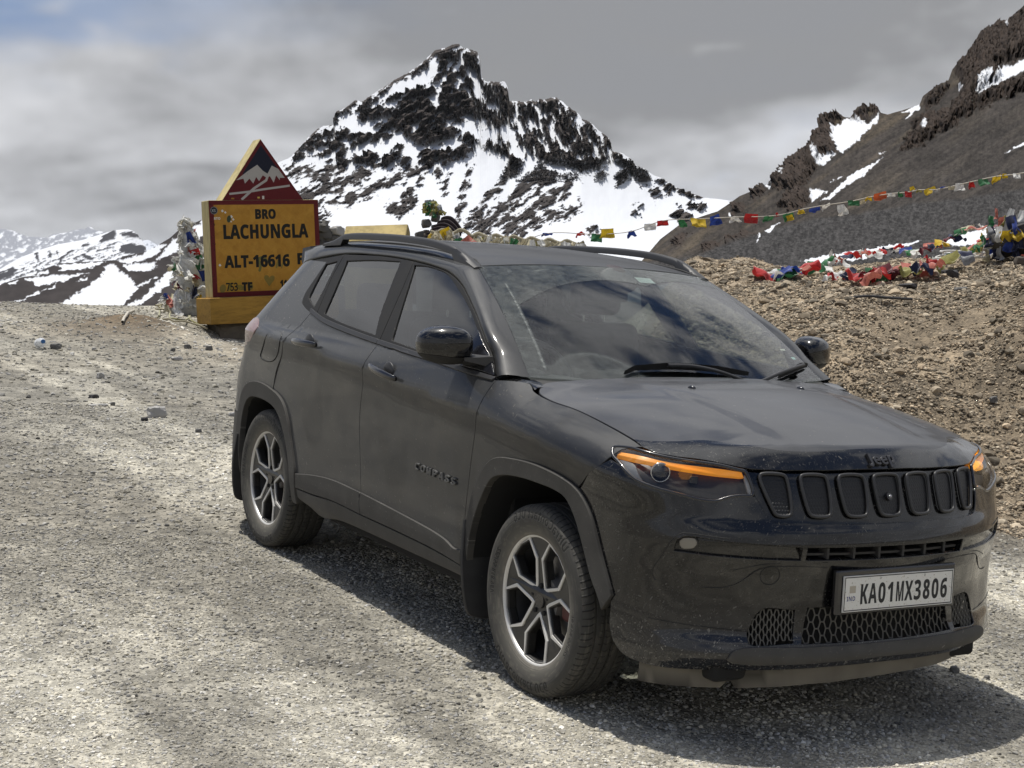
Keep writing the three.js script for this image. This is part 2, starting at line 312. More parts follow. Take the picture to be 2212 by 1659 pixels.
// a mountain flank: ridge and foot lines, a depth for each, rows between them, relief where it is rock, and a lee side behind the ridge
function massif(name, o) {
  const { x0, x1, nx, ny } = o, back = 14, rows = ny + back, pos = new Float32Array((nx + 1) * (rows + 1) * 3), col = new Float32Array((nx + 1) * (rows + 1) * 3), c = [0, 0, 0];
  const span = o.blur ?? 60, smooth = (x) => { let v = 0; for (let k = -12; k <= 12; k++) v += o.ridge(x + k / 12 * span); return v / 25; };
  for (let i = 0; i <= nx; i++) {
    const x = lerp(x0, x1, i / nx), ry = o.ridge(x), fy = o.foot(x), sy = smooth(x);
    const depthAt = (y) => { const q = (y - sy) / (fy - sy); return q >= 0 ? o.depth(x, Math.min(q, 1)) : o.depth(x, 0) + (o.depth(x, 0) - o.depth(x, 0.1)) * Math.min(-q, 0.5) * 10; };
    const ridgeD = depthAt(ry);
    for (let j = 0; j <= rows; j++) {
      const k = (i * (rows + 1) + j) * 3, t = (j - back) / ny;
      if (t >= 0) {
        const y = lerp(ry, fy, t), d = depthAt(y), p = at(x, y, d), unit = d / CAM_F;
        const m = o.surface(x, y, t, p, c);             // relief in grid units, colour into c
        p.z += m[0] * unit; p.y += m[1] * unit; p.x += ((m[2] ?? 0) + m[0] * (o.lean ?? 0)) * unit;   // relief grows out of the flank, the way it faces
        pos[k] = p.x; pos[k + 1] = p.y; pos[k + 2] = p.z; col.set(c, k);
      } else {
        const s = -t * ny / back, d = ridgeD * (1 + 0.45 * s), p = at(x, ry, ridgeD), H = p.y - at(x, fy, o.depth(x, 1)).y;
        const q = new THREE.Vector3(p.x * (1 + 0.45 * s), p.y - Math.max(H, 10) * 1.25 * s * (1.2 - 0.2 * s), -d);
        o.surface(x, ry, 0, p, c); pos[k] = q.x; pos[k + 1] = q.y + (s < 0.1 ? 0 : 8 * fbm(q.x * 0.01, q.y * 0.01, q.z * 0.01, 3)); pos[k + 2] = q.z; col.set(c, k);
      }
    }
  }
  const idx = []; for (let i = 0; i < nx; i++) for (let j = 0; j < rows; j++) { const a = i * (rows + 1) + j, b = a + rows + 1; idx.push(a, a + 1, b, b, a + 1, b + 1); }
  const g = new THREE.BufferGeometry(); g.setAttribute('position', new THREE.BufferAttribute(pos, 3)); g.setAttribute('color', new THREE.BufferAttribute(col, 3)); g.setIndex(idx); g.computeVertexNormals();
  const m = struct(name, g, rockMat); if (o.label) m.userData.label = o.label; return m;
}
const line = (pts, f) => { const t = pts.map(([x, y]) => f(x, y)).sort((a, b) => a[0] - b[0]); return (x) => interp(t, x); };
const SNOW = [0.60, 0.62, 0.655];

{ // the rocky peak: its features are laid out on its own face grid
  const sx = 0.859 / 1.8228, ox = 1000 / 1.8228, oy = 100 / 1.8228, F = (x, y) => [ox + x * sx, oy + y * sx];
  const sky = line([[-420, 1060], [-300, 960], [-230, 890], [-100, 770], [60, 655], [120, 625], [170, 605], [200, 575], [250, 515], [290, 480], [320, 462], [365, 455], [375, 400], [420, 380], [465, 345], [500, 350], [540, 320], [600, 285], [640, 255], [700, 225], [745, 195], [785, 160], [830, 118], [880, 105], [910, 92], [935, 87], [965, 108], [1000, 115], [1025, 125], [1035, 150], [1042, 240], [1060, 258], [1110, 262], [1150, 260], [1163, 285], [1171, 348], [1215, 350], [1240, 355], [1270, 340], [1290, 352], [1310, 340], [1330, 345], [1360, 335], [1385, 332], [1410, 350], [1440, 375], [1470, 395], [1490, 410], [1510, 435], [1540, 445], [1570, 475], [1600, 500], [1630, 520], [1640, 560], [1647, 582], [1690, 590], [1730, 615], [1738, 635], [1790, 660], [1830, 685], [1880, 710], [1940, 745], [2000, 770], [2060, 790], [2140, 797], [2250, 815], [2400, 870]], F);
  const rocks = [
    outline([[820, 125], [900, 80], [1030, 110], [1045, 250], [1120, 255], [1175, 300], [1180, 350], [1060, 380], [960, 420], [900, 400], [880, 300], [800, 240], [700, 235], [780, 160]]),
    outline([[700, 310], [800, 260], [900, 250], [960, 330], [950, 430], [860, 490], [740, 540], [680, 480], [610, 455], [650, 380]]),
    outline([[1060, 370], [1180, 345], [1390, 325], [1500, 410], [1640, 520], [1645, 590], [1600, 640], [1500, 680], [1420, 640], [1310, 625], [1240, 560], [1190, 600], [1140, 560], [1120, 470], [1040, 460], [1010, 420]]),
    outline([[1180, 560], [1250, 590], [1210, 680], [1170, 720], [1080, 810], [1000, 900], [960, 930], [1000, 850], [1110, 740], [1160, 650]]),
    outline([[1230, 700], [1310, 640], [1400, 660], [1380, 720], [1300, 790], [1180, 890], [1080, 950], [960, 950], [1060, 870], [1160, 790]]),
    stroke(26, 1440, 730, 1340, 800, 1250, 870, 1160, 940), stroke(20, 1470, 840, 1330, 890, 1200, 950), stroke(13, 1400, 690, 1470, 700), stroke(20, 1290, 830, 1200, 900),
    stroke(16, 500, 350, 560, 330, 640, 262, 740, 205), stroke(14, 370, 440, 385, 400, 465, 352), stroke(17, 490, 420, 505, 380), stroke(20, 545, 410, 600, 400), stroke(24, 640, 320, 700, 300, 760, 250),
    stroke(14, 285, 500, 360, 505, 440, 508), stroke(22, 470, 520, 540, 520, 600, 500), stroke(10, 290, 545, 420, 560), stroke(8, 260, 575, 380, 588), stroke(9, 560, 470, 640, 470),
    stroke(14, 180, 610, 260, 520, 300, 475), stroke(17, 405, 600, 415, 560), stroke(26, 410, 630, 400, 660), stroke(22, 300, 690, 260, 690), stroke(24, 345, 650, 330, 700), stroke(20, 470, 620, 530, 600), stroke(22, 500, 680, 440, 690), stroke(24, 560, 640, 620, 625), stroke(15, 660, 575, 640, 600), stroke(18, 700, 620, 700, 660), stroke(20, 760, 620, 850, 590), stroke(28, 770, 520, 880, 510), stroke(20, 900, 500, 1000, 540, 960, 570), stroke(16, 900, 620, 960, 580), stroke(24, 380, 720, 470, 700), stroke(24, 400, 750, 310, 760), stroke(28, 260, 775, 230, 770), stroke(16, 340, 730, 280, 740), stroke(20, 200, 660, 280, 670), stroke(14, 150, 660, 190, 700),
    stroke(22, 900, 600, 780, 650, 650, 700, 520, 760, 430, 800), stroke(13, 1080, 550, 1150, 580),
    stroke(11, 842, 650, 845, 710), stroke(10, 880, 690, 870, 740, 875, 770), stroke(13, 985, 660, 955, 760, 940, 850, 930, 900), stroke(20, 720, 760, 725, 820), stroke(30, 640, 840, 665, 850), stroke(15, 690, 770, 690, 830), stroke(9, 760, 700, 755, 740), stroke(12, 300, 820, 330, 860), stroke(9, 330, 815, 400, 808), stroke(14, 310, 880, 320, 900),
    stroke(16, 1655, 590, 1720, 640, 1790, 715), stroke(12, 1730, 620, 1800, 670), stroke(20, 1680, 720, 1700, 690), stroke(12, 1590, 685, 1600, 690), stroke(16, 1840, 770, 1870, 720, 1890, 750), stroke(10, 1880, 715, 1990, 770, 2070, 790), stroke(22, 1940, 860, 1970, 890), stroke(14, 2010, 830, 2060, 830), stroke(9, 1495, 820, 1500, 835), stroke(12, 1770, 830, 1750, 860), stroke(14, 1540, 940, 1570, 950), stroke(9, 1430, 760, 1400, 790), stroke(18, -120, 760, -60, 800), stroke(20, -330, 880, -230, 800, -150, 735),
  ];
  const snows = [stroke(13, 965, 120, 945, 170, 915, 210), stroke(15, 945, 250, 940, 290), stroke(9, 905, 170, 870, 260), stroke(16, 990, 210, 1020, 260, 1040, 330), stroke(15, 850, 300, 830, 350), stroke(9, 985, 320, 1000, 345), stroke(9, 1200, 410, 1225, 490), stroke(6, 1240, 380, 1285, 465), stroke(14, 1290, 375, 1325, 410), stroke(8, 1360, 440, 1380, 530, 1430, 570), stroke(8, 1410, 360, 1425, 385), stroke(12, 1475, 420, 1500, 455), stroke(7, 1520, 515, 1570, 555), stroke(22, 1150, 480, 1190, 540, 1215, 590), stroke(7, 1320, 520, 1335, 570), stroke(10, 1550, 450, 1600, 520), stroke(14, 1040, 440, 1060, 460), stroke(15, 1270, 600, 1260, 650), stroke(16, 1180, 720, 1150, 780), stroke(9, 1350, 640, 1400, 660), stroke(10, 770, 440, 730, 465), stroke(8, 880, 260, 800, 285), stroke(16, 1090, 380, 1110, 375), stroke(22, 830, 185, 790, 225, 720, 270), stroke(24, 720, 275, 640, 300), stroke(9, 1220, 800, 1300, 740), stroke(8, 1180, 860, 1290, 800)];
  massif('mountain', {
    label: 'jagged rocky peak streaked with snow', x0: ox - 420 * sx, x1: ox + 2400 * sx, nx: 900, ny: 430,
    ridge: (x) => { const X = (x - ox) / sx, y = sky(x), rk = sstep(-20, 10, maxOf(rocks, X, (y - oy) / sx + 12, 60)); return y - rk * (2.4 * ridged(X * 0.034, 1.2, 0.3, 3) + 1.0 * noise3(X * 0.19, 3.3, 0)) * 1.1; },
    foot: line([[-420, 1130], [700, 1110], [1500, 1100], [2400, 1120]], F),
    depth: (x, t) => lerp(1500, 1000, t),
    surface: (x, y, t, p, c) => {
      const X = (x - ox) / sx, Y = (y - oy) / sx;
      const w1 = 40 * fbm(X * 0.02, Y * 0.02, 2.1, 5, 0.62), w2 = 32 * fbm(X * 0.02 + 40, Y * 0.022, 6.1, 5, 0.62);
      const scree = Y > 640 && X < 1560 ? 1 : 0, bend = 16 * fbm(X * 0.015, Y * 0.015, 7.7, 3);
      // slabs tilt up to the right on the left flank and stand upright on the right tower; snow keeps to the seams and ledges between them
      const tower = sstep(1000, 1140, X) * (1 - sstep(620, 720, Y)), dx = lerp(0.86, 0.30, tower), dy = lerp(-0.50, 0.95, tower), al = X * dx + Y * dy, ac = -X * dy + Y * dx;
      const A = 70 * fbm((ac + bend) * 0.05, al * 0.014, 9.9, 5, 0.58) + 20 * fbm(X * 0.10, Y * 0.15, 1.7, 4, 0.6);
      const base = clamp(maxOf(rocks, X + w1, Y + w2, 60), -46, 12), gully = maxOf(snows, X + w1 * 0.8, Y + w2 * 0.8, 40);
      const m = base * 0.9 + A * (scree && base > 0 ? 0.7 : 1) + (Y > 640 && X < 1250 && X > 640 && base < -10 ? -12 : 0) - Math.max(0, gully + 9) * 1.7;
      let rock = sstep(-2.2, 2.2, m); const inner = sstep(-4, 24, m);
      const e = ridged((ac + bend) * 0.013, al * 0.0055, 0.7, 4, 0.52), f = ridged((ac + bend) * 0.05, al * 0.018, 3.1, 4, 0.58), st = noise3(X * 0.012, (Y - X * 0.2) * 0.07, 4.4);
      const relief = sstep(-8, 22, m) * ((40 * (0.5 + 0.5 * e) * (0.35 + 0.65 * inner) + 17 * f * inner + 8 * st) * (scree ? 0.3 : 1)) + 9 * fbm(X * 0.007, Y * 0.007, 8.8, 4) + rock * 1.5;
      const edge = sstep(0, 0.05, t), tone = 0.78 + 0.6 * fbm(X * 0.02, Y * 0.02, 5.5, 4) + 0.7 * fbm(ac * 0.2, al * 0.06, 1.5, 3);
      const R = scree ? [0.058, 0.052, 0.050] : [0.076, 0.066, 0.061];
      c[0] = lerp(SNOW[0], R[0] * tone, rock); c[1] = lerp(SNOW[1], R[1] * tone, rock); c[2] = lerp(SNOW[2], R[2] * tone, rock);
      return [relief * 1.15 * edge, relief * 0.10 * edge];
    },
  });
}
{ // hillsides and ranges to the left, beyond the crest of the pass
  const sc = 0.1984, F = (x, y) => [x * sc, 466.3 + y * sc];
  const polys = [[[600, 1000], [900, 800], [1120, 640], [1130, 560], [1230, 520], [1300, 600], [1400, 660], [1440, 700], [1500, 800], [1420, 880], [1350, 960], [1310, 1000]], [[1340, 530], [1700, 510], [1720, 560], [1560, 610], [1390, 600]], [[1280, 490], [1500, 430], [1780, 300], [1810, 310], [1700, 420], [1600, 480], [1400, 520]], [[1360, 1000], [1600, 850], [1870, 560], [1930, 690], [1700, 840], [1600, 920], [1450, 1000]], [[1830, 330], [2000, 180], [2250, 30], [2350, 150], [1870, 420], [1710, 480]], [[630, 590], [690, 560], [580, 538], [1150, 498], [1000, 570], [700, 600]], [[60, 975], [200, 915], [210, 935]], [[220, 930], [420, 815], [425, 850]], [[270, 680], [740, 640], [700, 710], [390, 770], [370, 720], [290, 710]], [[350, 650], [520, 590], [545, 630]], [[440, 830], [620, 745], [600, 775]], [[830, 725], [970, 655], [960, 690]], [[500, 700], [760, 640], [980, 620], [700, 700]], [[1450, 780], [1700, 670], [1560, 760]], [[90, 740], [200, 690], [170, 740], [110, 760]], [[950, 800], [1000, 740], [980, 800]], [[320, 1000], [400, 970], [370, 1000]], [[2000, 420], [2250, 300], [2400, 330], [2100, 520]], [[-200, 800], [-60, 760], [-100, 800]]].map(outline);
  const holes = [stroke(26, 880, 940, 960, 905), stroke(14, 1000, 890, 1090, 850), stroke(10, 1180, 930, 1300, 880), stroke(14, 1400, 780, 1440, 760), stroke(9, 1095, 745, 1100, 750), stroke(14, 1140, 970, 1200, 960)];
  massif('hill', {
    label: 'dark hillside with broad snow patches beyond the crest of the pass', x0: -90, x1: 480, nx: 360, ny: 170,
    ridge: line([[-460, 830], [-200, 790], [0, 755], [100, 712], [260, 662], [340, 655], [560, 550], [620, 520], [1100, 492], [1280, 480], [1340, 440], [1560, 400], [1700, 330], [1850, 240], [1950, 150], [2200, 40], [2420, -60]], F),
    foot: line([[-460, 1300], [2420, 1300]], F), depth: (x, t) => lerp(lerp(900, 640, sstep(100, 440, x)), 260, Math.pow(t, 0.8)),
    surface: (x, y, t, p, c) => {
      const X = x / sc, Y = (y - 466.3) / sc, w = 60 * fbm(X * 0.012, Y * 0.016, 1.1, 5, 0.6), v = 46 * fbm(X * 0.03 + 9, Y * 0.035, 3.1, 5, 0.65);
      const sn = Math.max(maxOf(polys, X + w, Y + w * 0.5, 60), -60) + v * 0.8 - Math.max(0, maxOf(holes, X + w, Y, 30) * 2.5), spots = 20 * fbm(X * 0.02 + 50, Y * 0.06, 8.1, 3) - 11;
      const snow = Math.max(sstep(-5, 5, sn), sstep(0, 3, spots) * 0.9), rk = 1 - snow, tone = 0.8 + 0.5 * fbm(X * 0.006 + Y * 0.003, Y * 0.012, 2.2, 4);
      const rough = sstep(0.05, 0.4, fbm(X * 0.008, Y * 0.014, 6.1, 3));
      c[0] = lerp(0.044 * tone, SNOW[0], snow); c[1] = lerp(0.038 * tone, SNOW[1], snow); c[2] = lerp(0.037 * tone, SNOW[2], snow);
      const e = sstep(0, 0.04, t); return [e * (rk * rough * 5 * ridged(X * 0.02, Y * 0.04, 1, 4) + 3 * fbm(X * 0.004, Y * 0.008, 3, 3)), e * rk * 0.9];
    },
  });
  const bluff = [outline([[1300, 320], [1420, 300], [1590, 330], [1600, 430], [1400, 430], [1290, 390]]), outline([[1130, 210], [1240, 155], [1280, 170], [1250, 260], [1130, 290], [1060, 330]]), outline([[1310, 200], [1400, 165], [1500, 190], [1540, 250], [1340, 240]]), stroke(22, 900, 330, 960, 310), stroke(20, 400, 420, 420, 480), stroke(16, 540, 400, 560, 460), stroke(14, 630, 400, 640, 450), stroke(40, 150, 600, -200, 760), stroke(20, 780, 380, 660, 490), stroke(26, 920, 430, 1000, 470), stroke(10, 1120, 400, 1140, 460)];
  massif('snowy_ridge', {
    label: 'snowy ridge with dark rock bands ending in a bluff', x0: -60, x1: 345, nx: 300, ny: 110,
    ridge: line([[-300, 700], [0, 580], [200, 462], [430, 372], [620, 312], [900, 262], [1100, 200], [1240, 156], [1310, 150], [1390, 146], [1440, 160], [1490, 190], [1545, 262], [1592, 345], [1594, 390], [1640, 450], [1740, 560]], F),
    foot: line([[-300, 1100], [1740, 900]], F), depth: (x, t) => lerp(2600, 1500, t),
    surface: (x, y, t, p, c) => {
      const X = x / sc, Y = (y - 466.3) / sc, w = 30 * fbm(X * 0.01, Y * 0.01, 4.1, 4);
      const strata = fbm(X * 0.008 + w * 0.01, (Y + X * 0.33) * 0.045, 2.3, 4), bl = maxOf(bluff, X + w, Y + w * 0.4, 80) + 40 * strata;
      const bits = 0.5 * ridged(X * 0.02, Y * 0.03, 7.7, 4) + strata;
      const right = sstep(500, 1250, X), rock = Math.max(sstep(-6, 10, bl), sstep(0.30 - 0.12 * right, 0.42, bits) * sstep(0.08, 0.2, t) * 0.95);
      c[0] = lerp(SNOW[0], 0.05, rock); c[1] = lerp(SNOW[1], 0.05, rock); c[2] = lerp(SNOW[2], 0.056, rock);
      const e = sstep(0, 0.05, t); return [e * (rock * 4 + 5 * strata), e * rock];
    },
  });
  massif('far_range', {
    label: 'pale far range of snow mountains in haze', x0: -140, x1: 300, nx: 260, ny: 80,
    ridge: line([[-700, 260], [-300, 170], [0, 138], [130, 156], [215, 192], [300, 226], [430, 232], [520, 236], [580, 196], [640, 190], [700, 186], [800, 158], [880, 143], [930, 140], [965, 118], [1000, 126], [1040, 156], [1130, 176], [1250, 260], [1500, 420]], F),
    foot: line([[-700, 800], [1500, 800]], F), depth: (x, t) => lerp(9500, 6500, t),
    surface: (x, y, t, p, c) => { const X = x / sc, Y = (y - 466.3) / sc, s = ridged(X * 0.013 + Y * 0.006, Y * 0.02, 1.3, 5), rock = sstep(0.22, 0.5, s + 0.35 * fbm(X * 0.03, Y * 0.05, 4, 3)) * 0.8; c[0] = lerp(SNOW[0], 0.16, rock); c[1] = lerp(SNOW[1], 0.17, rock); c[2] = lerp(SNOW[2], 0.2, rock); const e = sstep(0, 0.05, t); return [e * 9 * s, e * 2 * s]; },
  });
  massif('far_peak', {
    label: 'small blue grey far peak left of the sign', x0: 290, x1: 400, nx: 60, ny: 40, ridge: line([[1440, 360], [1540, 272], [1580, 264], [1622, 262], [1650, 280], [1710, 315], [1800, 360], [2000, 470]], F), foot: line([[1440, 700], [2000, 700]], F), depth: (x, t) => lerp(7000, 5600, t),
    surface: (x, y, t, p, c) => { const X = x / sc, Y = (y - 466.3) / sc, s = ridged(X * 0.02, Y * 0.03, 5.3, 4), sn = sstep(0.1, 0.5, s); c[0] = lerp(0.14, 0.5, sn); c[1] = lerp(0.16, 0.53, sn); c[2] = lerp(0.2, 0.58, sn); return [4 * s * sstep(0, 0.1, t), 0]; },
  });
}

{ // the slope on the right: rock ribs along its crest, brown scree below, a grey scree lobe in front
  const sc = 1432 / 2160 / 1.8228, ox = 2600 / 1.8228, F = (x, y) => [ox + x * sc, y * sc];
  const crest = line([[-120, 1560], [0, 1420], [120, 1330], [260, 1280], [340, 1255], [400, 1215], [470, 1165], [530, 1140], [570, 1095], [620, 1100], [660, 1085], [690, 1040], [740, 990], [790, 940], [880, 880], [900, 830], [940, 760], [950, 700], [1010, 690], [1050, 672], [1090, 695], [1135, 700], [1150, 660], [1190, 630], [1240, 645], [1275, 628], [1310, 670], [1350, 680], [1400, 665], [1440, 655], [1540, 620], [1560, 570], [1640, 510], [1710, 480], [1735, 410], [1800, 360], [1850, 290], [1900, 200], [1950, 165], [2000, 140], [2050, 160], [2090, 110], [2130, 80], [2160, 45], [2260, -60], [2500, -200], [2900, -420]], F);
  const ribs = [outline([[640, 1110], [700, 1020], [900, 830], [950, 690], [1060, 665], [1100, 700], [1020, 740], [1040, 840], [1040, 900], [980, 940], [940, 960], [870, 1100], [780, 1130]]), outline([[1130, 720], [1180, 625], [1300, 620], [1320, 680], [1260, 680], [1240, 740], [1190, 720]]), outline([[700, 1240], [730, 1150], [850, 1100], [900, 1150], [880, 1220], [800, 1250]]), outline([[1480, 800], [1500, 720], [1640, 670], [1780, 590], [1760, 460], [1740, 400], [1900, 190], [2180, 20], [2500, -200], [2500, 150], [2160, 330], [2000, 400], [2030, 470], [1880, 560], [1850, 680], [1700, 760], [1560, 850], [1440, 900], [1420, 880]]), outline([[1560, 600], [1700, 480], [1720, 520], [1580, 660]]), outline([[540, 1150], [600, 1090], [640, 1140], [560, 1200]]), outline([[430, 1280], [440, 1210], [500, 1200], [500, 1260]]), outline([[260, 1510], [270, 1450], [340, 1420], [340, 1470]]), outline([[380, 1480], [400, 1420], [540, 1370], [580, 1390], [470, 1470]]), outline([[60, 1460], [120, 1390], [190, 1380], [120, 1450]]), outline([[1870, 600], [1900, 560], [2160, 460], [2300, 420], [2160, 540], [1900, 650]])];
  const snows = [outline([[1010, 750], [1080, 740], [1090, 705], [1200, 715], [1240, 740], [1300, 670], [1300, 710], [1240, 770], [1160, 840], [1080, 910], [1040, 880]]), outline([[905, 940], [920, 890], [960, 930], [1040, 910], [970, 980], [940, 975]]), outline([[955, 1195], [1050, 1110], [1180, 1010], [1320, 935], [1200, 1050], [1080, 1120], [990, 1190]]), outline([[885, 1120], [990, 1135], [930, 1180], [900, 1205]]), outline([[1000, 1090], [1090, 1040], [1080, 1055]]), outline([[1435, 665], [1540, 615], [1545, 640], [1450, 715], [1490, 665]]), outline([[1870, 560], [1880, 490], [1930, 455], [1980, 480], [2000, 410], [2160, 355], [2400, 250], [2400, 300], [2100, 450], [1960, 530]]), outline([[840, 1555], [900, 1530], [1400, 1450], [1480, 1440], [1560, 1425], [1400, 1490], [1250, 1530], [1000, 1572]]), outline([[1650, 1445], [1780, 1398], [1960, 1335], [2010, 1345], [1990, 1400], [1870, 1455], [1750, 1462]]), outline([[2050, 910], [2160, 845], [2300, 790], [2160, 865]]), outline([[625, 1105], [670, 1100], [650, 1125]]), outline([[1545, 770], [1570, 740], [1585, 770], [1560, 800]]), outline([[1300, 915], [1340, 900], [1310, 920]]), outline([[620, 1370], [700, 1320], [690, 1340], [640, 1385]]), outline([[565, 1440], [585, 1385], [595, 1400]]), stroke(10, 1775, 530, 1780, 535), stroke(7, 2040, 195, 2045, 205), stroke(6, 740, 1035, 738, 1050), outline([[-20, 1410], [20, 1350], [60, 1340], [10, 1400]]), stroke(5, 405, 1270, 410, 1275)];
  const lobeTop = line([[-120, 1560], [60, 1540], [230, 1520], [330, 1470], [560, 1390], [900, 1300], [1200, 1270], [1500, 1210], [1800, 1180], [2160, 1120], [2900, 980]], F);
  massif('scree_mountain', {
    label: 'brown scree mountainside with dark rock ribs and snow patches', x0: ox - 120 * sc, x1: ox + 2900 * sc, nx: 860, ny: 460, blur: 110, lean: -0.26, ridge: (x) => { const X = (x - ox) / sc, y = crest(x), rk = sstep(-10, 20, maxOf(ribs, X, y / sc + 15, 60)); return y - rk * (5.5 * ridged(X * 0.03, 0.2, 0.9, 5, 0.6) + 3.6 * noise3(X * 0.12, 0.4, 2) + 3.0 * noise3(X * 0.29, 0.9, 2)); },
    foot: line([[-120, 1640], [0, 1640], [400, 1640], [900, 1640], [2900, 1640]], F),
    depth: (x, t) => { const top = lerp(560, 330, sstep(1380, 2210, x)), low = 33; return low * Math.pow(top / low, Math.pow(1 - t, 1.12)); },
    surface: (x, y, t, p, c) => {
      const X = (x - ox) / sc, Y = y / sc, w = 44 * fbm(X * 0.016, Y * 0.016, 2.7, 5, 0.6), v = 34 * fbm(X * 0.05, Y * 0.05, 3.9, 5, 0.62);
      const rk = maxOf(ribs, X + w * 1.3, Y + w, 60) + v, lobe = sstep(-14, 14, y / sc - lobeTop(x) / sc + w * 0.5), sn = maxOf(snows, X + w * 0.55, Y + w * 0.4, 40) + v * 0.5;
      const rock = sstep(-4, 6, rk) * (1 - lobe), snow = sstep(-2, 3, sn);
      // scree runs down the fall line in bands
      const fall = fbm(X * 0.004 + Y * 0.0022, (Y + X * 0.62) * 0.013, 4.4, 4), band = sstep(-0.1, 0.35, fall), grit = fbm(X * 0.055, Y * 0.085, 2.5, 4, 0.8), run = fbm((X * 0.62 + Y) * 0.045, (X - Y * 0.62) * 0.005, 7.4, 5, 0.6), tone = Math.max(0.35, 1 + 1.5 * grit + 1.1 * run);
      const up = sstep(1500, 900, X + Y * 0.3);
      let r = lerp(0.036, 0.068, band) * tone, g = lerp(0.031, 0.055, band) * tone, b = lerp(0.027, 0.039, band) * tone;
      const gs = sstep(1000, 1900, X + (Y - 900) * 0.9); r = lerp(r, 0.036 * tone, gs * 0.85); g = lerp(g, 0.032 * tone, gs * 0.85); b = lerp(b, 0.029 * tone, gs * 0.85);
      const lt = Math.max(0.3, 1 + 2.6 * grit); r = lerp(r, 0.037 * lt, lobe); g = lerp(g, 0.0355 * lt, lobe); b = lerp(b, 0.035 * lt, lobe);
      const rt = 0.8 + 0.6 * fbm(X * 0.03, Y * 0.03, 1.2, 4); r = lerp(r, 0.052 * rt, rock); g = lerp(g, 0.040 * rt, rock); b = lerp(b, 0.033 * rt, rock);
      c[0] = lerp(r, SNOW[0], snow); c[1] = lerp(g, SNOW[1], snow); c[2] = lerp(b, SNOW[2], snow);
      const e = sstep(0, 0.03, t), q = ridged(X * 0.012 + w * 0.012, Y * 0.012, 0.4, 4, 0.5), f = ridged(X * 0.045 + v * 0.02, Y * 0.045 - X * 0.012, 2.4, 5, 0.6);
      const rel = rock * (90 * (0.5 + 0.5 * q) + 48 * f) * sstep(-8, 40, rk) + (1 - snow) * (grit * 4 + run * 5) + 3 * fall;
      return [e * rel * 1.1, e * rel * 0.06 + e * rock * 3 * noise3(X * 0.09, Y * 0.12, 6), e * rock * 5 * noise3(X * 0.07, Y * 0.07, 9)];
    },
  });
}
// ------------------------------------------------------------------ the car's body surfaces, in car metres
const T1 = (pts) => spline1(pts);
const crestY = T1([[-3.6, 1.06], [-2.9, 1.066], [-2.1, 1.054], [-1.5, 1.032], [-1.2, 1.011], [-0.47, 0.966], [0, 0.925], [0.35, 0.88], [0.6, 0.84]]);
const maxW = T1([[-3.6, 0.84], [-3.2, 0.872], [-2.9, 0.888], [-2.5, 0.903], [-2, 0.904], [-1, 0.902], [-0.4, 0.899], [0, 0.90], [0.3, 0.886], [0.45, 0.862], [0.58, 0.812], [0.68, 0.745], [0.76, 0.66]]);
const hoodT = T1([[-0.6, 1.126], [-0.42, 1.116], [-0.28, 1.085], [-0.2, 1.067], [0.03, 1.044], [0.255, 1.013], [0.405, 0.987], [0.5, 0.968], [0.62, 0.93], [0.8, 0.88]]);
const hoodZ = T1([[-0.6, 0.79], [-0.3, 0.77], [0.1, 0.764], [0.45, 0.758], [0.6, 0.70], [0.76, 0.56]]);
const rearX = T1([[0.2, -3.44], [0.5, -3.50], [0.75, -3.50], [0.95, -3.39], [1.1, -3.315], [1.25, -3.21], [1.45, -3.08], [1.6, -3.0]]);
function bodyZ(x, y) {
  const c = crestY(x), W = maxW(x), fwd = sstep(-0.75, -0.2, x);
  // side glass leans in above the waist
  const g = Math.max(0, y - 1.12), glassZ = 0.846 - 0.50 * g - 0.17 * g * g;
  let z;
  if (y <= c) { const k = spline1([[0.18, -0.06], [0.27, -0.042], [0.34, -0.022], [0.44, -0.010], [0.56, -0.013], [0.74, -0.017], [c - 0.09, -0.0155], [c - 0.02, -0.0025], [c, 0]]); z = W + k(y); }
  else {
    const t = (y - c);
    const up = Math.max(1.125 - c, 0.04), a = W - 0.26 * t - (W - 0.26 * up - 0.846) * Math.pow(clamp(t / up), 1.5);
    const door = y <= 1.125 ? a : glassZ;
    // over the front wings the shoulder rounds into the bonnet edge
    const top = hoodT(x), zt = hoodZ(x), h = Math.max(top - c, 0.05), q = clamp(1 - (top - y) / h, 0, 1.4), wing = W - (W - zt) * Math.pow(q, 1.9);
    z = lerp(door, wing, fwd);
  }
  const e = x - rearX(y), r = clamp(1 - e / 0.46, 0, 1.3);
  return z - 0.24 * Math.pow(r, 2.5);
}
// front end: plan curve from the centre line round to the wheel arch, by arc length
const PLAN = (() => {
  const P = [[0.874, -0.15], [0.878, 0], [0.872, 0.15], [0.847, 0.32], [0.80, 0.48], [0.735, 0.61], [0.645, 0.725], [0.54, 0.81], [0.42, 0.866], [0.28, 0.89], [0.1, 0.9], [-0.1, 0.9]], out = [[0, 0.878, 0]]; let s = 0;
  for (let i = 1; i < P.length - 2; i++) for (let k = 1; k <= 24; k++) {
    const t = k / 24, f = (a, b, c, d) => 0.5 * (2 * b + (c - a) * t + (2 * a - 5 * b + 4 * c - d) * t * t + (3 * b - a - 3 * c + d) * t * t * t);
    const x = f(P[i - 1][0], P[i][0], P[i + 1][0], P[i + 2][0]), z = f(P[i - 1][1], P[i][1], P[i + 1][1], P[i + 2][1]), l = out[out.length - 1]; s += Math.hypot(x - l[1], z - l[2]); out.push([s, x, z]);
  }
  return out;
})();
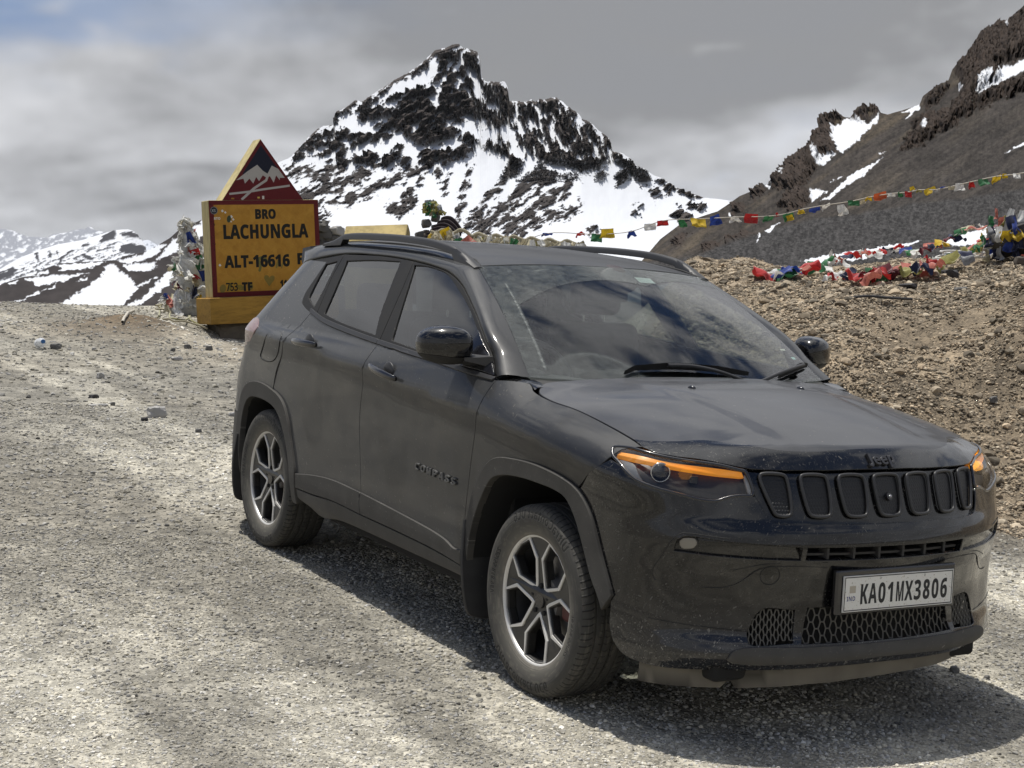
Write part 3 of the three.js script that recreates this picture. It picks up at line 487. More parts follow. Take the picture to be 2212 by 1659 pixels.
function planAt(s) {
  const a = Math.min(Math.abs(s), PLAN[PLAN.length - 1][0] - 1e-6); let lo = 0, hi = PLAN.length - 1; while (hi - lo > 1) { const m = (lo + hi) >> 1; if (PLAN[m][0] <= a) lo = m; else hi = m; }
  const t = (a - PLAN[lo][0]) / (PLAN[hi][0] - PLAN[lo][0]); return [lerp(PLAN[lo][1], PLAN[hi][1], t), lerp(PLAN[lo][2], PLAN[hi][2], t)];
}
const noseMid = T1([[0.18, -0.10], [0.25, -0.055], [0.29, -0.012], [0.325, 0.006], [0.36, -0.004], [0.40, -0.02], [0.50, -0.028], [0.58, -0.022], [0.64, -0.006], [0.69, 0.004], [0.73, -0.004], [0.77, -0.022], [0.784, -0.027], [0.853, -0.05], [0.93, -0.08], [0.96, -0.10]]);
function frontP(s, y, off = 0) {   // point of the front end at arc s (to the right side of the car), height y
  const a = Math.abs(s), sg = s < 0 ? -1 : 1, [x, z] = planAt(a), [x2, z2] = planAt(a + 0.004), [x0, z0] = planAt(Math.max(a - 0.004, 0));
  let tx = x2 - x0, tz = z2 - z0; const l = Math.hypot(tx, tz); tx /= l; tz /= l; const nx = tz, nz = -tx;
  const o = noseMid(y), w = sstep(0.62, 1.02, a), zs = bodyZ(x, y);
  const px = x + nx * o, pz = z + nz * o, m = w;
  return [lerp(px, x, m) + nx * off, y, (lerp(pz, zs, m) + nz * off) * sg];
}
const hoodMid = T1([[-0.6, 1.135], [-0.36, 1.132], [0.04, 1.122], [0.3, 1.088], [0.5, 1.052], [0.66, 1.020], [0.76, 0.998], [0.9, 0.968]]);
const EDGE_TOP = T1([[0, 0.934], [0.15, 0.933], [0.32, 0.931], [0.52, 0.929], [0.572, 0.931], [0.663, 0.943], [0.76, 0.949], [0.874, 0.954], [0.95, 0.961], [1.0, 0.967], [1.1, 0.975]]);
const NOSE = []; for (let i = 0; i <= 100; i++) { const q = i / 100, y = EDGE_TOP(q), p = frontP(q, y, -0.004); NOSE.push([p[0], p[2], y]); }
function crownY(x, z) {
  const a = Math.abs(z), e = hoodZ(Math.min(x, 0.5)), T = hoodT(Math.min(x, 0.55)) - Math.max(0, x - 0.55) * 0.16, q = a / e;
  let y = T + (hoodMid(x) - T) * (1 - Math.pow(Math.min(q, 1.15), 2.3));
  const cz = lerp(0.375, 0.325, sstep(-0.1, 0.65, x)); // raised middle with soft creases
  return y + 0.007 * (1 - sstep(cz - 0.05, cz + 0.035, a)) * sstep(-0.35, 0.0, x) * sstep(0.72, 0.5, x);
}
function noseGap(x, z) { // distance inside the front edge of the bonnet, and where along that edge
  const a = Math.abs(z); let d = 9, k = 0;
  for (let i = 0; i + 1 < NOSE.length; i++) { const dx = NOSE[i + 1][0] - NOSE[i][0], dz = NOSE[i + 1][1] - NOSE[i][1], t = clamp(((x - NOSE[i][0]) * dx + (a - NOSE[i][1]) * dz) / (dx * dx + dz * dz)), q = (x - NOSE[i][0] - t * dx) ** 2 + (a - NOSE[i][1] - t * dz) ** 2; if (q < d) { d = q; k = i + t; } }
  return [Math.sqrt(d), k];
}
const NOSE_DROP = NOSE.map(([x, z, y]) => crownY(x, z) - y);
const dropAt = (() => { const raw = NOSE_DROP, sm = raw.map((_, i) => { let v = 0, n = 0; for (let j = -6; j <= 6; j++) { v += raw[Math.min(raw.length - 1, Math.abs(i + j))]; n++; } return v / n; }); return (k) => { const i = Math.min(Math.floor(k), sm.length - 2); return lerp(sm[i], sm[i + 1], k - i); }; })();
function hoodY(x, z) { const [d, k] = noseGap(x, z); return crownY(x, z) - dropAt(k) * Math.pow(clamp(1 - d / 0.085), 1.7); }
function screenP(w, t) { // windscreen: w -1..1 across, t 0 at the cowl to 1 at the roof
  const b = 1 - w * w, xb = -0.375 + 0.135 * b, xt = -1.087 + 0.06 * b;
  return [lerp(xb, xt, t) + 0.012 * Math.sin(Math.PI * t) * 0.6, lerp(1.113 - 0.01 * b, 1.503 + 0.026 * b, t) + 0.02 * Math.sin(Math.PI * t), w * lerp(0.727, 0.588, t)];
}
const roofMid = T1([[-3.3, 1.475], [-3.15, 1.508], [-3.0, 1.535], [-2.7, 1.572], [-2.3, 1.594], [-1.9, 1.598], [-1.6, 1.592], [-1.3, 1.57], [-1.12, 1.547], [-1.02, 1.528], [-0.9, 1.5]]);
const roofY = (x, z) => roofMid(x) - 0.034 * Math.pow(Math.abs(z) / 0.56, 2.4);
// ------------------------------------------------------------------ building panels on those surfaces
// a smooth closed outline; a point with a third entry is a corner
function loop(pts, step = 0.02) {
  const n = pts.length, out = [], closed = (i) => pts[(i + n) % n];
  for (let i = 0; i < n; i++) {
    const b = closed(i), c = closed(i + 1), a = b[2] ? [2 * b[0] - c[0], 2 * b[1] - c[1]] : closed(i - 1), d = c[2] ? [2 * c[0] - b[0], 2 * c[1] - b[1]] : closed(i + 2), len = Math.hypot(c[0] - b[0], c[1] - b[1]), k = Math.max(1, Math.round(len / step));
    const kt = (p, q) => Math.max(Math.sqrt(Math.hypot(q[0] - p[0], q[1] - p[1])), 1e-4), t1 = kt(a, b), t2 = kt(b, c), t3 = kt(c, d);
    for (let j = 0; j < k; j++) {
      const t = j / k, f = (q) => { const m1 = b[q] - a[q], m2 = c[q] - b[q], m3 = d[q] - c[q], s1 = t2 * (m1 / t1 - (m1 + m2) / (t1 + t2) + m2 / t2), s2 = t2 * (m2 / t2 - (m2 + m3) / (t2 + t3) + m3 / t3); return (2 * b[q] - 2 * c[q] + s1 + s2) * t ** 3 + (-3 * b[q] + 3 * c[q] - 2 * s1 - s2) * t * t + s1 * t + b[q]; };
      out.push([f(0), f(1)]);
    }
  }
  return out;
}
const C = (x, y) => [x, y, 1];
const area2 = (p) => { let s = 0; for (let i = 0, j = p.length - 1; i < p.length; j = i++) s += p[j][0] * p[i][1] - p[i][0] * p[j][1]; return s; };
function inset(p, d) { // shrink a closed outline (counter-clockwise or not) by d
  const sg = area2(p) > 0 ? 1 : -1, n = p.length;
  return p.map((q, i) => { const a = p[(i + n - 1) % n], b = p[(i + 1) % n]; let tx = b[0] - a[0], ty = b[1] - a[1]; const l = Math.hypot(tx, ty) || 1; return [q[0] - ty / l * d * sg, q[1] + tx / l * d * sg]; });
}
// lay an outline with holes on map(u, v) -> [x, y, z]; edges turn inwards by `depth`
function panel(outer, map, o = {}) {
  const cell = o.cell ?? 0.03, off = o.off ?? 0, depth = o.depth ?? 0.014, outF = typeof o.out === 'function' ? o.out : null, out = new THREE.Vector3(...(outF ? [0, 0, 1] : o.out ?? [0, 0, 1]));
  const fine = (p) => { const r = []; for (let i = 0; i < p.length; i++) { const a = p[i], b = p[(i + 1) % p.length], k = Math.max(1, Math.ceil(Math.hypot(a[0] - b[0], a[1] - b[1]) / (cell * 0.9))); for (let j = 0; j < k; j++) r.push([lerp(a[0], b[0], j / k), lerp(a[1], b[1], j / k)]); } return r; };
  let ring = fine(outer); if (area2(ring) < 0) ring.reverse();
  const holes = (o.holes ?? []).map((h) => { const r = fine(h); if (area2(r) > 0) r.reverse(); return r; });
  const V = (q) => new THREE.Vector2(q[0], q[1]), tri = THREE.ShapeUtils.triangulateShape(ring.map(V), holes.map((h) => h.map(V))), all = ring.concat(...holes);
  const P = [], N = [], UV = [], COL = [], idx = [], key = new Map(), A = new THREE.Vector3(), B = new THREE.Vector3();
  const frame = (u, v) => {
    const e = 0.0015, p = map(u, v), pu = map(u + e, v), pv = map(u, v + e), mu = map(u - e, v), mv = map(u, v - e);
    A.set(pu[0] - mu[0], pu[1] - mu[1], pu[2] - mu[2]); B.set(pv[0] - mv[0], pv[1] - mv[1], pv[2] - mv[2]); const n = new THREE.Vector3().crossVectors(A, B).normalize(); if (outF) out.set(...outF(u, v)); if (n.dot(out) < 0) n.negate();
    return [new THREE.Vector3(...p), n];
  };
  const vert = (u, v) => {
    const k = Math.round(u * 2e5) + ',' + Math.round(v * 2e5); let i = key.get(k); if (i !== undefined) return i;
    const [p, n] = frame(u, v), h = typeof off === 'function' ? off(u, v) : off; p.addScaledVector(n, h);
    i = P.length / 3; P.push(p.x, p.y, p.z); N.push(n.x, n.y, n.z); UV.push(u, v); const c = o.tint ? o.tint(u, v) : 1; COL.push(c, c, c); key.set(k, i); return i;
  };
  const cut = (poly, ax) => { // split a convex polygon by all grid lines of one axis
    let parts = [], lo = Infinity, hi = -Infinity; for (const q of poly) { lo = Math.min(lo, q[ax]); hi = Math.max(hi, q[ax]); }
    let rest = poly; for (let k = Math.floor(lo / cell) + 1; k * cell < hi; k++) {
      const c = k * cell, L = [], R = []; for (let i = 0; i < rest.length; i++) { const a = rest[i], b = rest[(i + 1) % rest.length], da = a[ax] - c, db = b[ax] - c; if (da <= 0) L.push(a); if (da >= 0) R.push(a); if (da * db < 0) { const t = da / (da - db), m = [lerp(a[0], b[0], t), lerp(a[1], b[1], t)]; m[ax] = c; L.push(m); R.push(m); } }
      if (L.length > 2) parts.push(L); rest = R; if (rest.length < 3) break;
    }
    if (rest.length > 2) parts.push(rest); return parts;
  };
  for (const t of tri) for (const a of cut(t.map((i) => all[i]), 0)) for (const b of cut(a, 1)) { const ids = b.map((q) => vert(q[0], q[1])); for (let i = 1; i + 1 < ids.length; i++) idx.push(ids[0], ids[i], ids[i + 1]); }
  if (depth) for (const r of [ring, ...holes]) {
    const base = P.length / 3, n = r.length;
    r.forEach((q, i) => {
      const a = r[(i + n - 1) % n], b = r[(i + 1) % n], [p, nn] = frame(q[0], q[1]), pa = new THREE.Vector3(...map(a[0], a[1])), pb = new THREE.Vector3(...map(b[0], b[1])), tan = pb.sub(pa).normalize(), side = new THREE.Vector3().crossVectors(tan, nn).normalize(), c = (o.tint ? o.tint(q[0], q[1]) : 1) * (o.edgeTint ?? 1), h = typeof off === 'function' ? off(q[0], q[1]) : off;
      // face the rim away from the panel
      const mid = frame(q[0] + (b[1] - a[1]) * 0.01, q[1] - (b[0] - a[0]) * 0.01)[0].sub(p); if (side.dot(mid) < 0) side.negate();
      const w = Math.min(0.003, depth * 0.3), rows = [[0, 0, 0.15], [w * 0.6, -w * 0.45, 0.7], [w, -w * 1.3, 1], [w, -depth, 1]];
      for (const [s, d, f] of rows) { const v = p.clone().addScaledVector(nn, h + d).addScaledVector(side, s), m = nn.clone().multiplyScalar(1 - f).addScaledVector(side, f).normalize(); P.push(v.x, v.y, v.z); N.push(m.x, m.y, m.z); UV.push(q[0], q[1]); COL.push(c, c, c); }
    });
    for (let i = 0; i < n; i++) for (let k = 0; k < 3; k++) { const a = base + i * 4 + k, b = base + ((i + 1) % n) * 4 + k; idx.push(a, b, a + 1, b, b + 1, a + 1); }
  }
  const g = new THREE.BufferGeometry(); g.setAttribute('position', new THREE.Float32BufferAttribute(P, 3)); g.setAttribute('normal', new THREE.Float32BufferAttribute(N, 3)); g.setAttribute('uv', new THREE.Float32BufferAttribute(UV, 2)); if (o.tint) g.setAttribute('color', new THREE.Float32BufferAttribute(COL, 3)); g.setIndex(idx);
  for (let i = 0; i < idx.length; i += 3) { const n = new THREE.Vector3().fromArray(N, idx[i] * 3), p = (k) => new THREE.Vector3().fromArray(P, idx[i + k] * 3); if (p(1).sub(p(0)).cross(p(2).sub(p(0))).dot(n) < 0) { const t = g.index.array[i + 1]; g.index.array[i + 1] = g.index.array[i + 2]; g.index.array[i + 2] = t; } }
  return g;
}
function mirrored(g) {
  const h = g.clone(), p = h.attributes.position, n = h.attributes.normal; for (let i = 0; i < p.count; i++) { p.setZ(i, -p.getZ(i)); n.setZ(i, -n.getZ(i)); }
  if (h.index) { const a = h.index.array; for (let i = 0; i < a.length; i += 3) { const t = a[i + 1]; a[i + 1] = a[i + 2]; a[i + 2] = t; } } else for (const at of Object.values(h.attributes)) { const w = at.itemSize; for (let i = 0; i < at.count; i += 3) for (let c = 0; c < w; c++) { const t = at.array[(i + 1) * w + c]; at.array[(i + 1) * w + c] = at.array[(i + 2) * w + c]; at.array[(i + 2) * w + c] = t; } }
  return h;
}
// a strip lofted between rails: rows of points -> surface with smooth normals
function loft(rows, o = {}) {
  const n = rows.length, m = rows[0].length, P = [], UV = [], COL = [], idx = [];
  rows.forEach((r, i) => r.forEach((p, j) => { P.push(...p); o.grid ? UV.push(i * o.grid, j * o.grid) : UV.push(p[0], o.uvY ? p[o.uvY] : p[1]); const c = o.tint ? o.tint(p) : 1; COL.push(c, c, c); }));
  const wrap = o.closed ? m : m - 1; for (let i = 0; i < n - 1; i++) for (let j = 0; j < wrap; j++) { const a = i * m + j, b = i * m + (j + 1) % m; idx.push(a, b, a + m, b, b + m, a + m); }
  if (o.caps) for (const [i0, s] of [[0, 1], [(n - 1) * m, -1]]) for (let j = 1; j + 1 < m; j++) s > 0 ? idx.push(i0, i0 + j + 1, i0 + j) : idx.push(i0, i0 + j, i0 + j + 1);
  const g = new THREE.BufferGeometry(); g.setAttribute('position', new THREE.Float32BufferAttribute(P, 3)); g.setAttribute('uv', new THREE.Float32BufferAttribute(UV, 2)); if (o.tint) g.setAttribute('color', new THREE.Float32BufferAttribute(COL, 3)); g.setIndex(idx);
  if (o.crease) return toCreasedNormals(g, o.crease); g.computeVertexNormals(); return g;
}
function tubeAlong(pts, r, seg = 6, closed = false) { return new THREE.TubeGeometry(new THREE.CatmullRomCurve3(pts.map((p) => (p.isVector3 ? p : new THREE.Vector3(...p))), closed, 'centripetal'), Math.max(8, pts.length * 3), r, seg, closed); }
function plain(g) { const h = g.index ? g.toNonIndexed() : g; for (const k of Object.keys(h.attributes)) if (!['position', 'normal', 'uv'].includes(k)) h.deleteAttribute(k); if (!h.attributes.uv) h.setAttribute('uv', new THREE.Float32BufferAttribute(new Float32Array(h.attributes.position.count * 2), 2)); return h; }
const join = (list) => mergeGeometries(list.map(plain));

// ------------------------------------------------------------------ the car's materials: black paint under road dust
const cn1 = tileNoise(512, 4, 5, 501), cn2 = tileNoise(512, 16, 4, 611);
function dustTexture(seed, base, dust, cover, specks, len, specTone) { // one metre square; base paint, dust film, thrown specks
  const N = 1024, a = new Float32Array(N * N), r = rngOf(seed);
  for (let i = 0; i < specks; i++) { // short light strokes thrown back and down
    const x = r() * N, y = r() * N, big = Math.pow(r(), 7), l = (0.4 + len * r() * r()) * (1 + big), th = r() < 0.6 ? -0.5 + (r() - 0.5) * 1.2 : r() * 3.14, w = 0.2 + 1.6 * big + 0.5 * r() * r(), v = 0.15 + 0.75 * r() * r();
    const dx = Math.cos(th), dy = Math.sin(th), R = Math.ceil(l + w + 1);
    for (let j = -R; j <= R; j++) for (let k = -R; k <= R; k++) { const s = Math.abs(k * dx + j * dy), t = Math.abs(-k * dy + j * dx), d = Math.max(s - l, 0) + t; if (d < w + 0.7) { const q = ((Math.round(y) + j + N) % N) * N + (Math.round(x) + k + N) % N; a[q] = Math.max(a[q], v * clamp(w + 0.7 - d)); } }
  }
  const film = (i, x, y) => clamp(cover * (1 + 0.38 * cn1[((y >> 1) << 9) + (x >> 1)] + 0.3 * cn2[((y >> 1) << 9) + (x >> 1)]));
  const enc = (v) => (v <= 0.0031308 ? v * 12.92 : 1.055 * Math.pow(v, 1 / 2.4) - 0.055);
  const map = tex(N, (i, x, y) => { const f = film(i, x, y), s = a[i]; return [0, 1, 2].map((c) => enc(lerp(lerp(base[c], dust[c], f), specTone[c], s * 0.9))); });
  const rough = tex(N, (i, x, y) => { const f = film(i, x, y), v = clamp(0.12 + 0.75 * Math.pow(f, 0.6) + 0.5 * a[i], 0, 0.95), q = clamp(1 - 1.1 * f - a[i]); return [q, v, 0]; }, false);
  return { map, rough };
}
const SPEC = [0.25, 0.24, 0.215], BLACK = [0.006, 0.0062, 0.0075];
function paint(name, seed, dust, cover, specks, len, coat) {
  const t = dustTexture(seed, BLACK, dust, cover, specks, len, SPEC);
  return new THREE.MeshPhysicalMaterial({ name, map: t.map, roughness: 1, roughnessMap: t.rough, clearcoat: coat, clearcoatMap: t.rough, clearcoatRoughness: 0.07, vertexColors: true, specularIntensity: name.startsWith('black') ? 0.3 : 0.5 });
}
const MAT = {
  side: paint('dusty_black_paint', 11, [0.080, 0.083, 0.085], 0.36, 3400, 6, 1.0),
  hood: paint('dusty_black_bonnet_paint', 12, [0.105, 0.109, 0.120], 0.42, 1700, 3.5, 0.8),
  roof: paint('dusty_black_roof_paint', 13, [0.078, 0.082, 0.090], 0.5, 200, 2, 0.5),
  front: paint('black_paint_with_specks', 14, [0.035, 0.035, 0.034], 0.06, 9000, 4.0, 1.0),
  lower: paint('dusty_black_plastic', 15, [0.105, 0.101, 0.092], 0.55, 2600, 4.5, 0),
  trim: paint('weathered_black_plastic', 16, [0.09, 0.088, 0.084], 0.45, 500, 4, 0),
  gloss: new THREE.MeshPhysicalMaterial({ name: 'gloss_black', color: rgb(0.008, 0.008, 0.01), roughness: 0.22, clearcoat: 0.6, clearcoatRoughness: 0.05 }),
  rubber: new THREE.MeshStandardMaterial({ name: 'black_rubber', color: rgb(0.012, 0.012, 0.012), roughness: 0.75 }),
  satin: new THREE.MeshStandardMaterial({ name: 'satin_black', color: rgb(0.025, 0.025, 0.026), roughness: 0.45 }),
  dark: new THREE.MeshStandardMaterial({ name: 'dark_inside', color: rgb(0.01, 0.01, 0.01), roughness: 0.9 }),
  cabin: new THREE.MeshStandardMaterial({ name: 'cabin_trim', color: rgb(0.02, 0.02, 0.021), roughness: 0.8 }),
  glass: new THREE.MeshPhysicalMaterial({ name: 'window_glass', color: rgb(0.36, 0.40, 0.40), transmission: 1, thickness: 0, roughness: 0.02, ior: 1.75 }),
  screen: new THREE.MeshPhysicalMaterial({ name: 'windscreen_glass', color: rgb(0.62, 0.68, 0.66), transmission: 1, thickness: 0, roughness: 0.0, ior: 1.6 }),
  lens: new THREE.MeshPhysicalMaterial({ name: 'clear_lens', color: rgb(0.8, 0.8, 0.8), transmission: 1, thickness: 0, roughness: 0.03, ior: 1.5 }),
  silver: new THREE.MeshStandardMaterial({ name: 'machined_alloy', color: rgb(0.66, 0.65, 0.62), metalness: 0.35, roughness: 0.45 }),
  chrome: new THREE.MeshStandardMaterial({ name: 'chrome', color: rgb(0.7, 0.7, 0.7), metalness: 1, roughness: 0.15 }),
  mud: new THREE.MeshStandardMaterial({ name: 'dried_mud', color: rgb(0.15, 0.137, 0.112), roughness: 0.95 }),
  amber: new THREE.MeshPhysicalMaterial({ name: 'lit_amber_lens', color: rgb(0.85, 0.32, 0.03), emissive: rgb(1.0, 0.36, 0.02), emissiveIntensity: 0.42, roughness: 0.25 }),
};
const car = thing('car', 'dusty black sport utility car parked on the gravel road', 'car');
CAR.decompose(car.position, car.quaternion, car.scale);
const side = (x, y) => [x, y, bodyZ(x, y)];
const both = (name, geometry, material, opt = {}) => [1, -1].map((s) => part(opt.parent ? opt.parent[s > 0 ? 0 : 1] : car, name, s > 0 ? geometry : mirrored(geometry), material, opt.label));
const sideTint = (x, y) => { const low = sstep(0.62, 0.30, y), top = sstep(1.0, 1.15, y), rear = sstep(-1.9, -2.8, x); return 0.75 + 0.62 * low + 0.1 * top + 0.7 * rear; };
const GAP = 0.0028;
// doors
const F_GAP = [[-0.533, 0.358], [-0.518, 0.432], [-0.522, 0.59], [-0.512, 0.75], [-0.488, 0.887], [-0.46, 0.966], [-0.448, 1.03]];
const B_GAP = [[-1.486, 1.134], [-1.486, 1.09], [-1.497, 1.026], [-1.523, 0.904], [-1.531, 0.80], [-1.521, 0.72], [-1.495, 0.614], [-1.463, 0.481], [-1.448, 0.385]];
const frontDoorLine = loop([C(-0.448, 1.094), [-0.62, 1.103], [-0.9, 1.113], [-1.134, 1.12], [-1.3, 1.126], C(-1.486, 1.134), ...B_GAP.slice(1, -1), C(-1.448, 0.385), [-1.075, 0.382], [-0.745, 0.374], C(-0.533, 0.358), ...F_GAP.slice(1)]);
const R_ARCH = [[-2.197, 0.372], [-2.195, 0.441], [-2.228, 0.51], [-2.283, 0.60], [-2.335, 0.685], [-2.40, 0.752], [-2.47, 0.785], [-2.565, 0.804]];
const rearDoorLine = loop([C(-1.486, 1.134), [-1.625, 1.140], [-1.87, 1.154], [-2.137, 1.174], C(-2.335, 1.208), [-2.375, 1.145], [-2.412, 1.07], [-2.46, 0.99], [-2.522, 0.90], C(-2.565, 0.804), ...R_ARCH.slice(0, -1).reverse().slice(0, -1), C(-2.197, 0.372), [-1.971, 0.378], [-1.755, 0.389], C(-1.448, 0.385), ...B_GAP.slice(1, -1).reverse()]);
const mkDoor = (line) => panel(inset(line, GAP), side, { cell: 0.03, tint: sideTint });
const frontDoors = both('front_door', mkDoor(frontDoorLine), MAT.side), rearDoors = both('rear_door', mkDoor(rearDoorLine), MAT.side);
// dusty lower mouldings on the doors
const mould = (p) => panel(inset(loop(p), GAP * 1.2), side, { cell: 0.03, off: 0.009, depth: 0.012, tint: sideTint });
both('door_moulding', mould([C(-1.452, 0.484), [-1.076, 0.468], [-0.742, 0.449], [-0.647, 0.436], [-0.585, 0.419], C(-0.521, 0.425), C(-0.533, 0.362), [-0.745, 0.378], [-1.075, 0.386], C(-1.446, 0.388), [-1.458, 0.44]]), MAT.lower, { parent: frontDoors });
both('door_moulding', mould([C(-2.192, 0.445), [-1.97, 0.474], [-1.761, 0.488], C(-1.462, 0.484), [-1.456, 0.43], C(-1.45, 0.388), [-1.755, 0.393], [-1.971, 0.382], C(-2.193, 0.376)]), MAT.lower, { parent: rearDoors });
// wing, quarter panel with arches cut out
const A_OUT = [[-0.518, 0.36], [-0.503, 0.43], [-0.488, 0.53], [-0.458, 0.658], [-0.408, 0.741], [-0.352, 0.795], [-0.288, 0.82], [-0.166, 0.833], [-0.049, 0.837], [0.062, 0.832], [0.164, 0.818], [0.236, 0.798], [0.285, 0.768], [0.33, 0.72], [0.374, 0.64], [0.42, 0.553], [0.462, 0.475], [0.49, 0.425]];
const A_IN = [[-0.478, 0.34], [-0.462, 0.44], [-0.441, 0.545], [-0.385, 0.665], [-0.328, 0.736], [-0.25, 0.764], [-0.12, 0.778], [0.017, 0.779], [0.121, 0.773], [0.186, 0.757], [0.24, 0.71], [0.30, 0.626], [0.365, 0.514], [0.408, 0.455], [0.425, 0.42]];
const H_EDGE = [[-0.257, 1.078], [-0.212, 1.066], [-0.118, 1.054], [0.036, 1.043], [0.257, 1.012], [0.405, 0.985], [0.455, 0.972]];
const wing = panel(inset(loop([C(-0.446, 1.094), [-0.38, 1.10], [-0.30, 1.098], ...H_EDGE.slice(0, -1), C(0.455, 0.973), C(0.40, 0.955), [0.385, 0.925], [0.367, 0.897], [0.316, 0.862], C(0.24, 0.797), ...A_OUT.slice(1, 11).reverse(), C(-0.518, 0.36), ...F_GAP.slice(1)]), GAP), side, { cell: 0.025, tint: (x, y) => lerp(sideTint(x, y), 0.34 + 0.3 * sstep(0.6, 0.4, y), sstep(-0.35, 0.1, x)) });
const wings = both('front_wing', wing, MAT.side);
both('cowl_corner', loft([[[-0.452, 1.094], [-0.38, 1.100], [-0.30, 1.098], [-0.256, 1.079]].map(([x, y]) => [x, y - 0.001, bodyZ(x, y) - 0.001]), [[-0.44, 1.108, 0.775], [-0.38, 1.106, 0.765], [-0.31, 1.103, 0.758], [-0.258, 1.088, 0.757]], [[-0.42, 1.108, 0.71], [-0.37, 1.105, 0.71], [-0.31, 1.098, 0.71], [-0.27, 1.088, 0.72]]], { tint: () => 0.5 }), MAT.front, { parent: wings });
const RA_OUT = [[-2.197, 0.30], ...R_ARCH, [-2.66, 0.816], [-2.771, 0.818], [-2.88, 0.806], [-2.965, 0.778], [-3.02, 0.735], [-3.052, 0.655], [-3.065, 0.56], [-3.07, 0.45], [-3.075, 0.34]];
const RA_IN = [[-2.245, 0.30], [-2.25, 0.40], [-2.272, 0.48], [-2.325, 0.57], [-2.395, 0.65], [-2.46, 0.70], [-2.53, 0.728], [-2.64, 0.742], [-2.78, 0.742], [-2.88, 0.73], [-2.95, 0.69], [-2.985, 0.62], [-2.998, 0.53], [-3.0, 0.42], [-3.0, 0.32]];
const tail = (y) => rearX(y) + 0.035;
const quarter = panel(inset(loop([C(-2.335, 1.208), [-2.375, 1.145], [-2.412, 1.07], [-2.46, 0.99], [-2.522, 0.90], C(-2.565, 0.804), ...RA_OUT.slice(9, -1), C(-3.075, 0.34), C(-3.30, 0.36), [tail(0.55), 0.55], [tail(0.75), 0.75], [tail(0.95), 0.95], [tail(1.1), 1.1], [tail(1.25), 1.25], C(tail(1.38), 1.38), [-2.95, 1.425], [-2.80, 1.447], C(-2.69, 1.452), C(-2.50, 1.452), [-2.515, 1.36], [-2.525, 1.29], [-2.505, 1.25], [-2.42, 1.222]]), GAP), side, { cell: 0.03, tint: sideTint, off: (x, y) => 0.012 * Math.exp(-(((x + 2.78) / 0.3) ** 2) - (((y - 0.92) / 0.1) ** 2)) });
const quarters = both('quarter_panel', quarter, MAT.side);
const flapGeo = (d) => panel(loop([[-2.745, 0.955], [-2.66, 1.055], [-2.62, 1.088], [-2.50, 1.09], [-2.462, 1.07], [-2.53, 0.967], [-2.585, 0.943], [-2.70, 0.94]], 0.012), side, { cell: 0.03, off: 0.0035, depth: 0.006, tint: (x, y) => sideTint(x, y) * 1.1 });
const flap = part(quarters[0], 'fuel_flap', flapGeo(), MAT.side); part(flap, 'flap_seam', tubeAlong(loop([[-2.745, 0.955], [-2.66, 1.055], [-2.62, 1.088], [-2.50, 1.09], [-2.462, 1.07], [-2.53, 0.967], [-2.585, 0.943], [-2.70, 0.94]], 0.03).map(([x, y]) => [x, y, bodyZ(x, y) + 0.013 * Math.exp(-(((x + 2.78) / 0.3) ** 2) - (((y - 0.92) / 0.1) ** 2))]), 0.0032, 5, true), MAT.rubber);
// wheel-arch cladding
const arch = (o, i) => panel(loop([C(...o[0]), ...o.slice(1, -1), C(...o[o.length - 1]), C(...i[i.length - 1]), ...i.slice(1, -1).reverse(), C(...i[0])]), side, { cell: 0.03, off: 0.014, depth: 0.03, tint: (x, y) => 0.9 + 0.4 * sstep(0.65, 0.35, y) });
both('wheel_arch_trim', arch(A_OUT.slice(0, -1), A_IN), MAT.lower); both('wheel_arch_trim', arch(RA_OUT, RA_IN), MAT.lower);
// dark liners inside the arches and dusty flaps behind the wheels
const liner = (line) => loft(line.map(([x, y]) => [0, 0.25, 0.5, 0.75, 1].map((t) => [x, y, lerp(bodyZ(x, y) - 0.012, 0.48, t)])));
both('wheel_arch_liner', join([liner(A_IN), loft([A_IN.map(([x, y]) => [x, y, 0.48]), A_IN.map(([x]) => [x, 0.2, 0.48])])]), MAT.dark); both('wheel_arch_liner', join([liner(RA_IN), loft([RA_IN.map(([x, y]) => [x, y, 0.48]), RA_IN.map(([x]) => [x, 0.2, 0.48])])]), MAT.dark);
const mudflap = (x0, y0, pts) => { const g = new THREE.ExtrudeGeometry(new THREE.Shape(loop(pts, 0.01).map(([a, b]) => new THREE.Vector2(a, b))), { depth: 0.012, bevelEnabled: true, bevelSize: 0.003, bevelThickness: 0.003, bevelSegments: 1 }); g.rotateY(Math.PI / 2); return g; };
const flapShape = [C(-0.90, 0.545), C(-0.655, 0.53), [-0.655, 0.22], [-0.67, 0.185], [-0.72, 0.168], [-0.85, 0.172], [-0.888, 0.188], [-0.905, 0.24], [-0.915, 0.40]];
const mf = mudflap(0, 0, flapShape); mf.rotateZ(0.16); mf.translate(-0.475 + 0.16 * 0.35, 0.005, 0);
both('mud_flap', mf, MAT.trim);
const mr = mudflap(0, 0, flapShape.map(([a, b, c]) => [a, b * 0.95 - 0.01, c])); mr.translate(-3.03, 0.01, -0.01); both('mud_flap', mr, MAT.trim);
// sill
const sill = panel(loop([C(-2.205, 0.368), [-1.971, 0.373], [-1.755, 0.386], [-1.448, 0.380], [-1.075, 0.377], [-0.745, 0.369], C(-0.52, 0.353), [-0.535, 0.29], [-0.60, 0.30], [-0.753, 0.305], [-1.085, 0.306], [-1.449, 0.305], [-1.669, 0.298], [-1.88, 0.272], [-2.03, 0.25], [-2.12, 0.26], [-2.17, 0.30]]), side, { cell: 0.03, off: (x, y) => 0.004 - 0.05 * sstep(0.34, 0.25, y), depth: 0.03, tint: (x, y) => 1.15 + 0.3 * sstep(0.34, 0.27, y) + 0.35 * sstep(-1.7, -2.1, x) });
both('sill_trim', sill, MAT.lower);
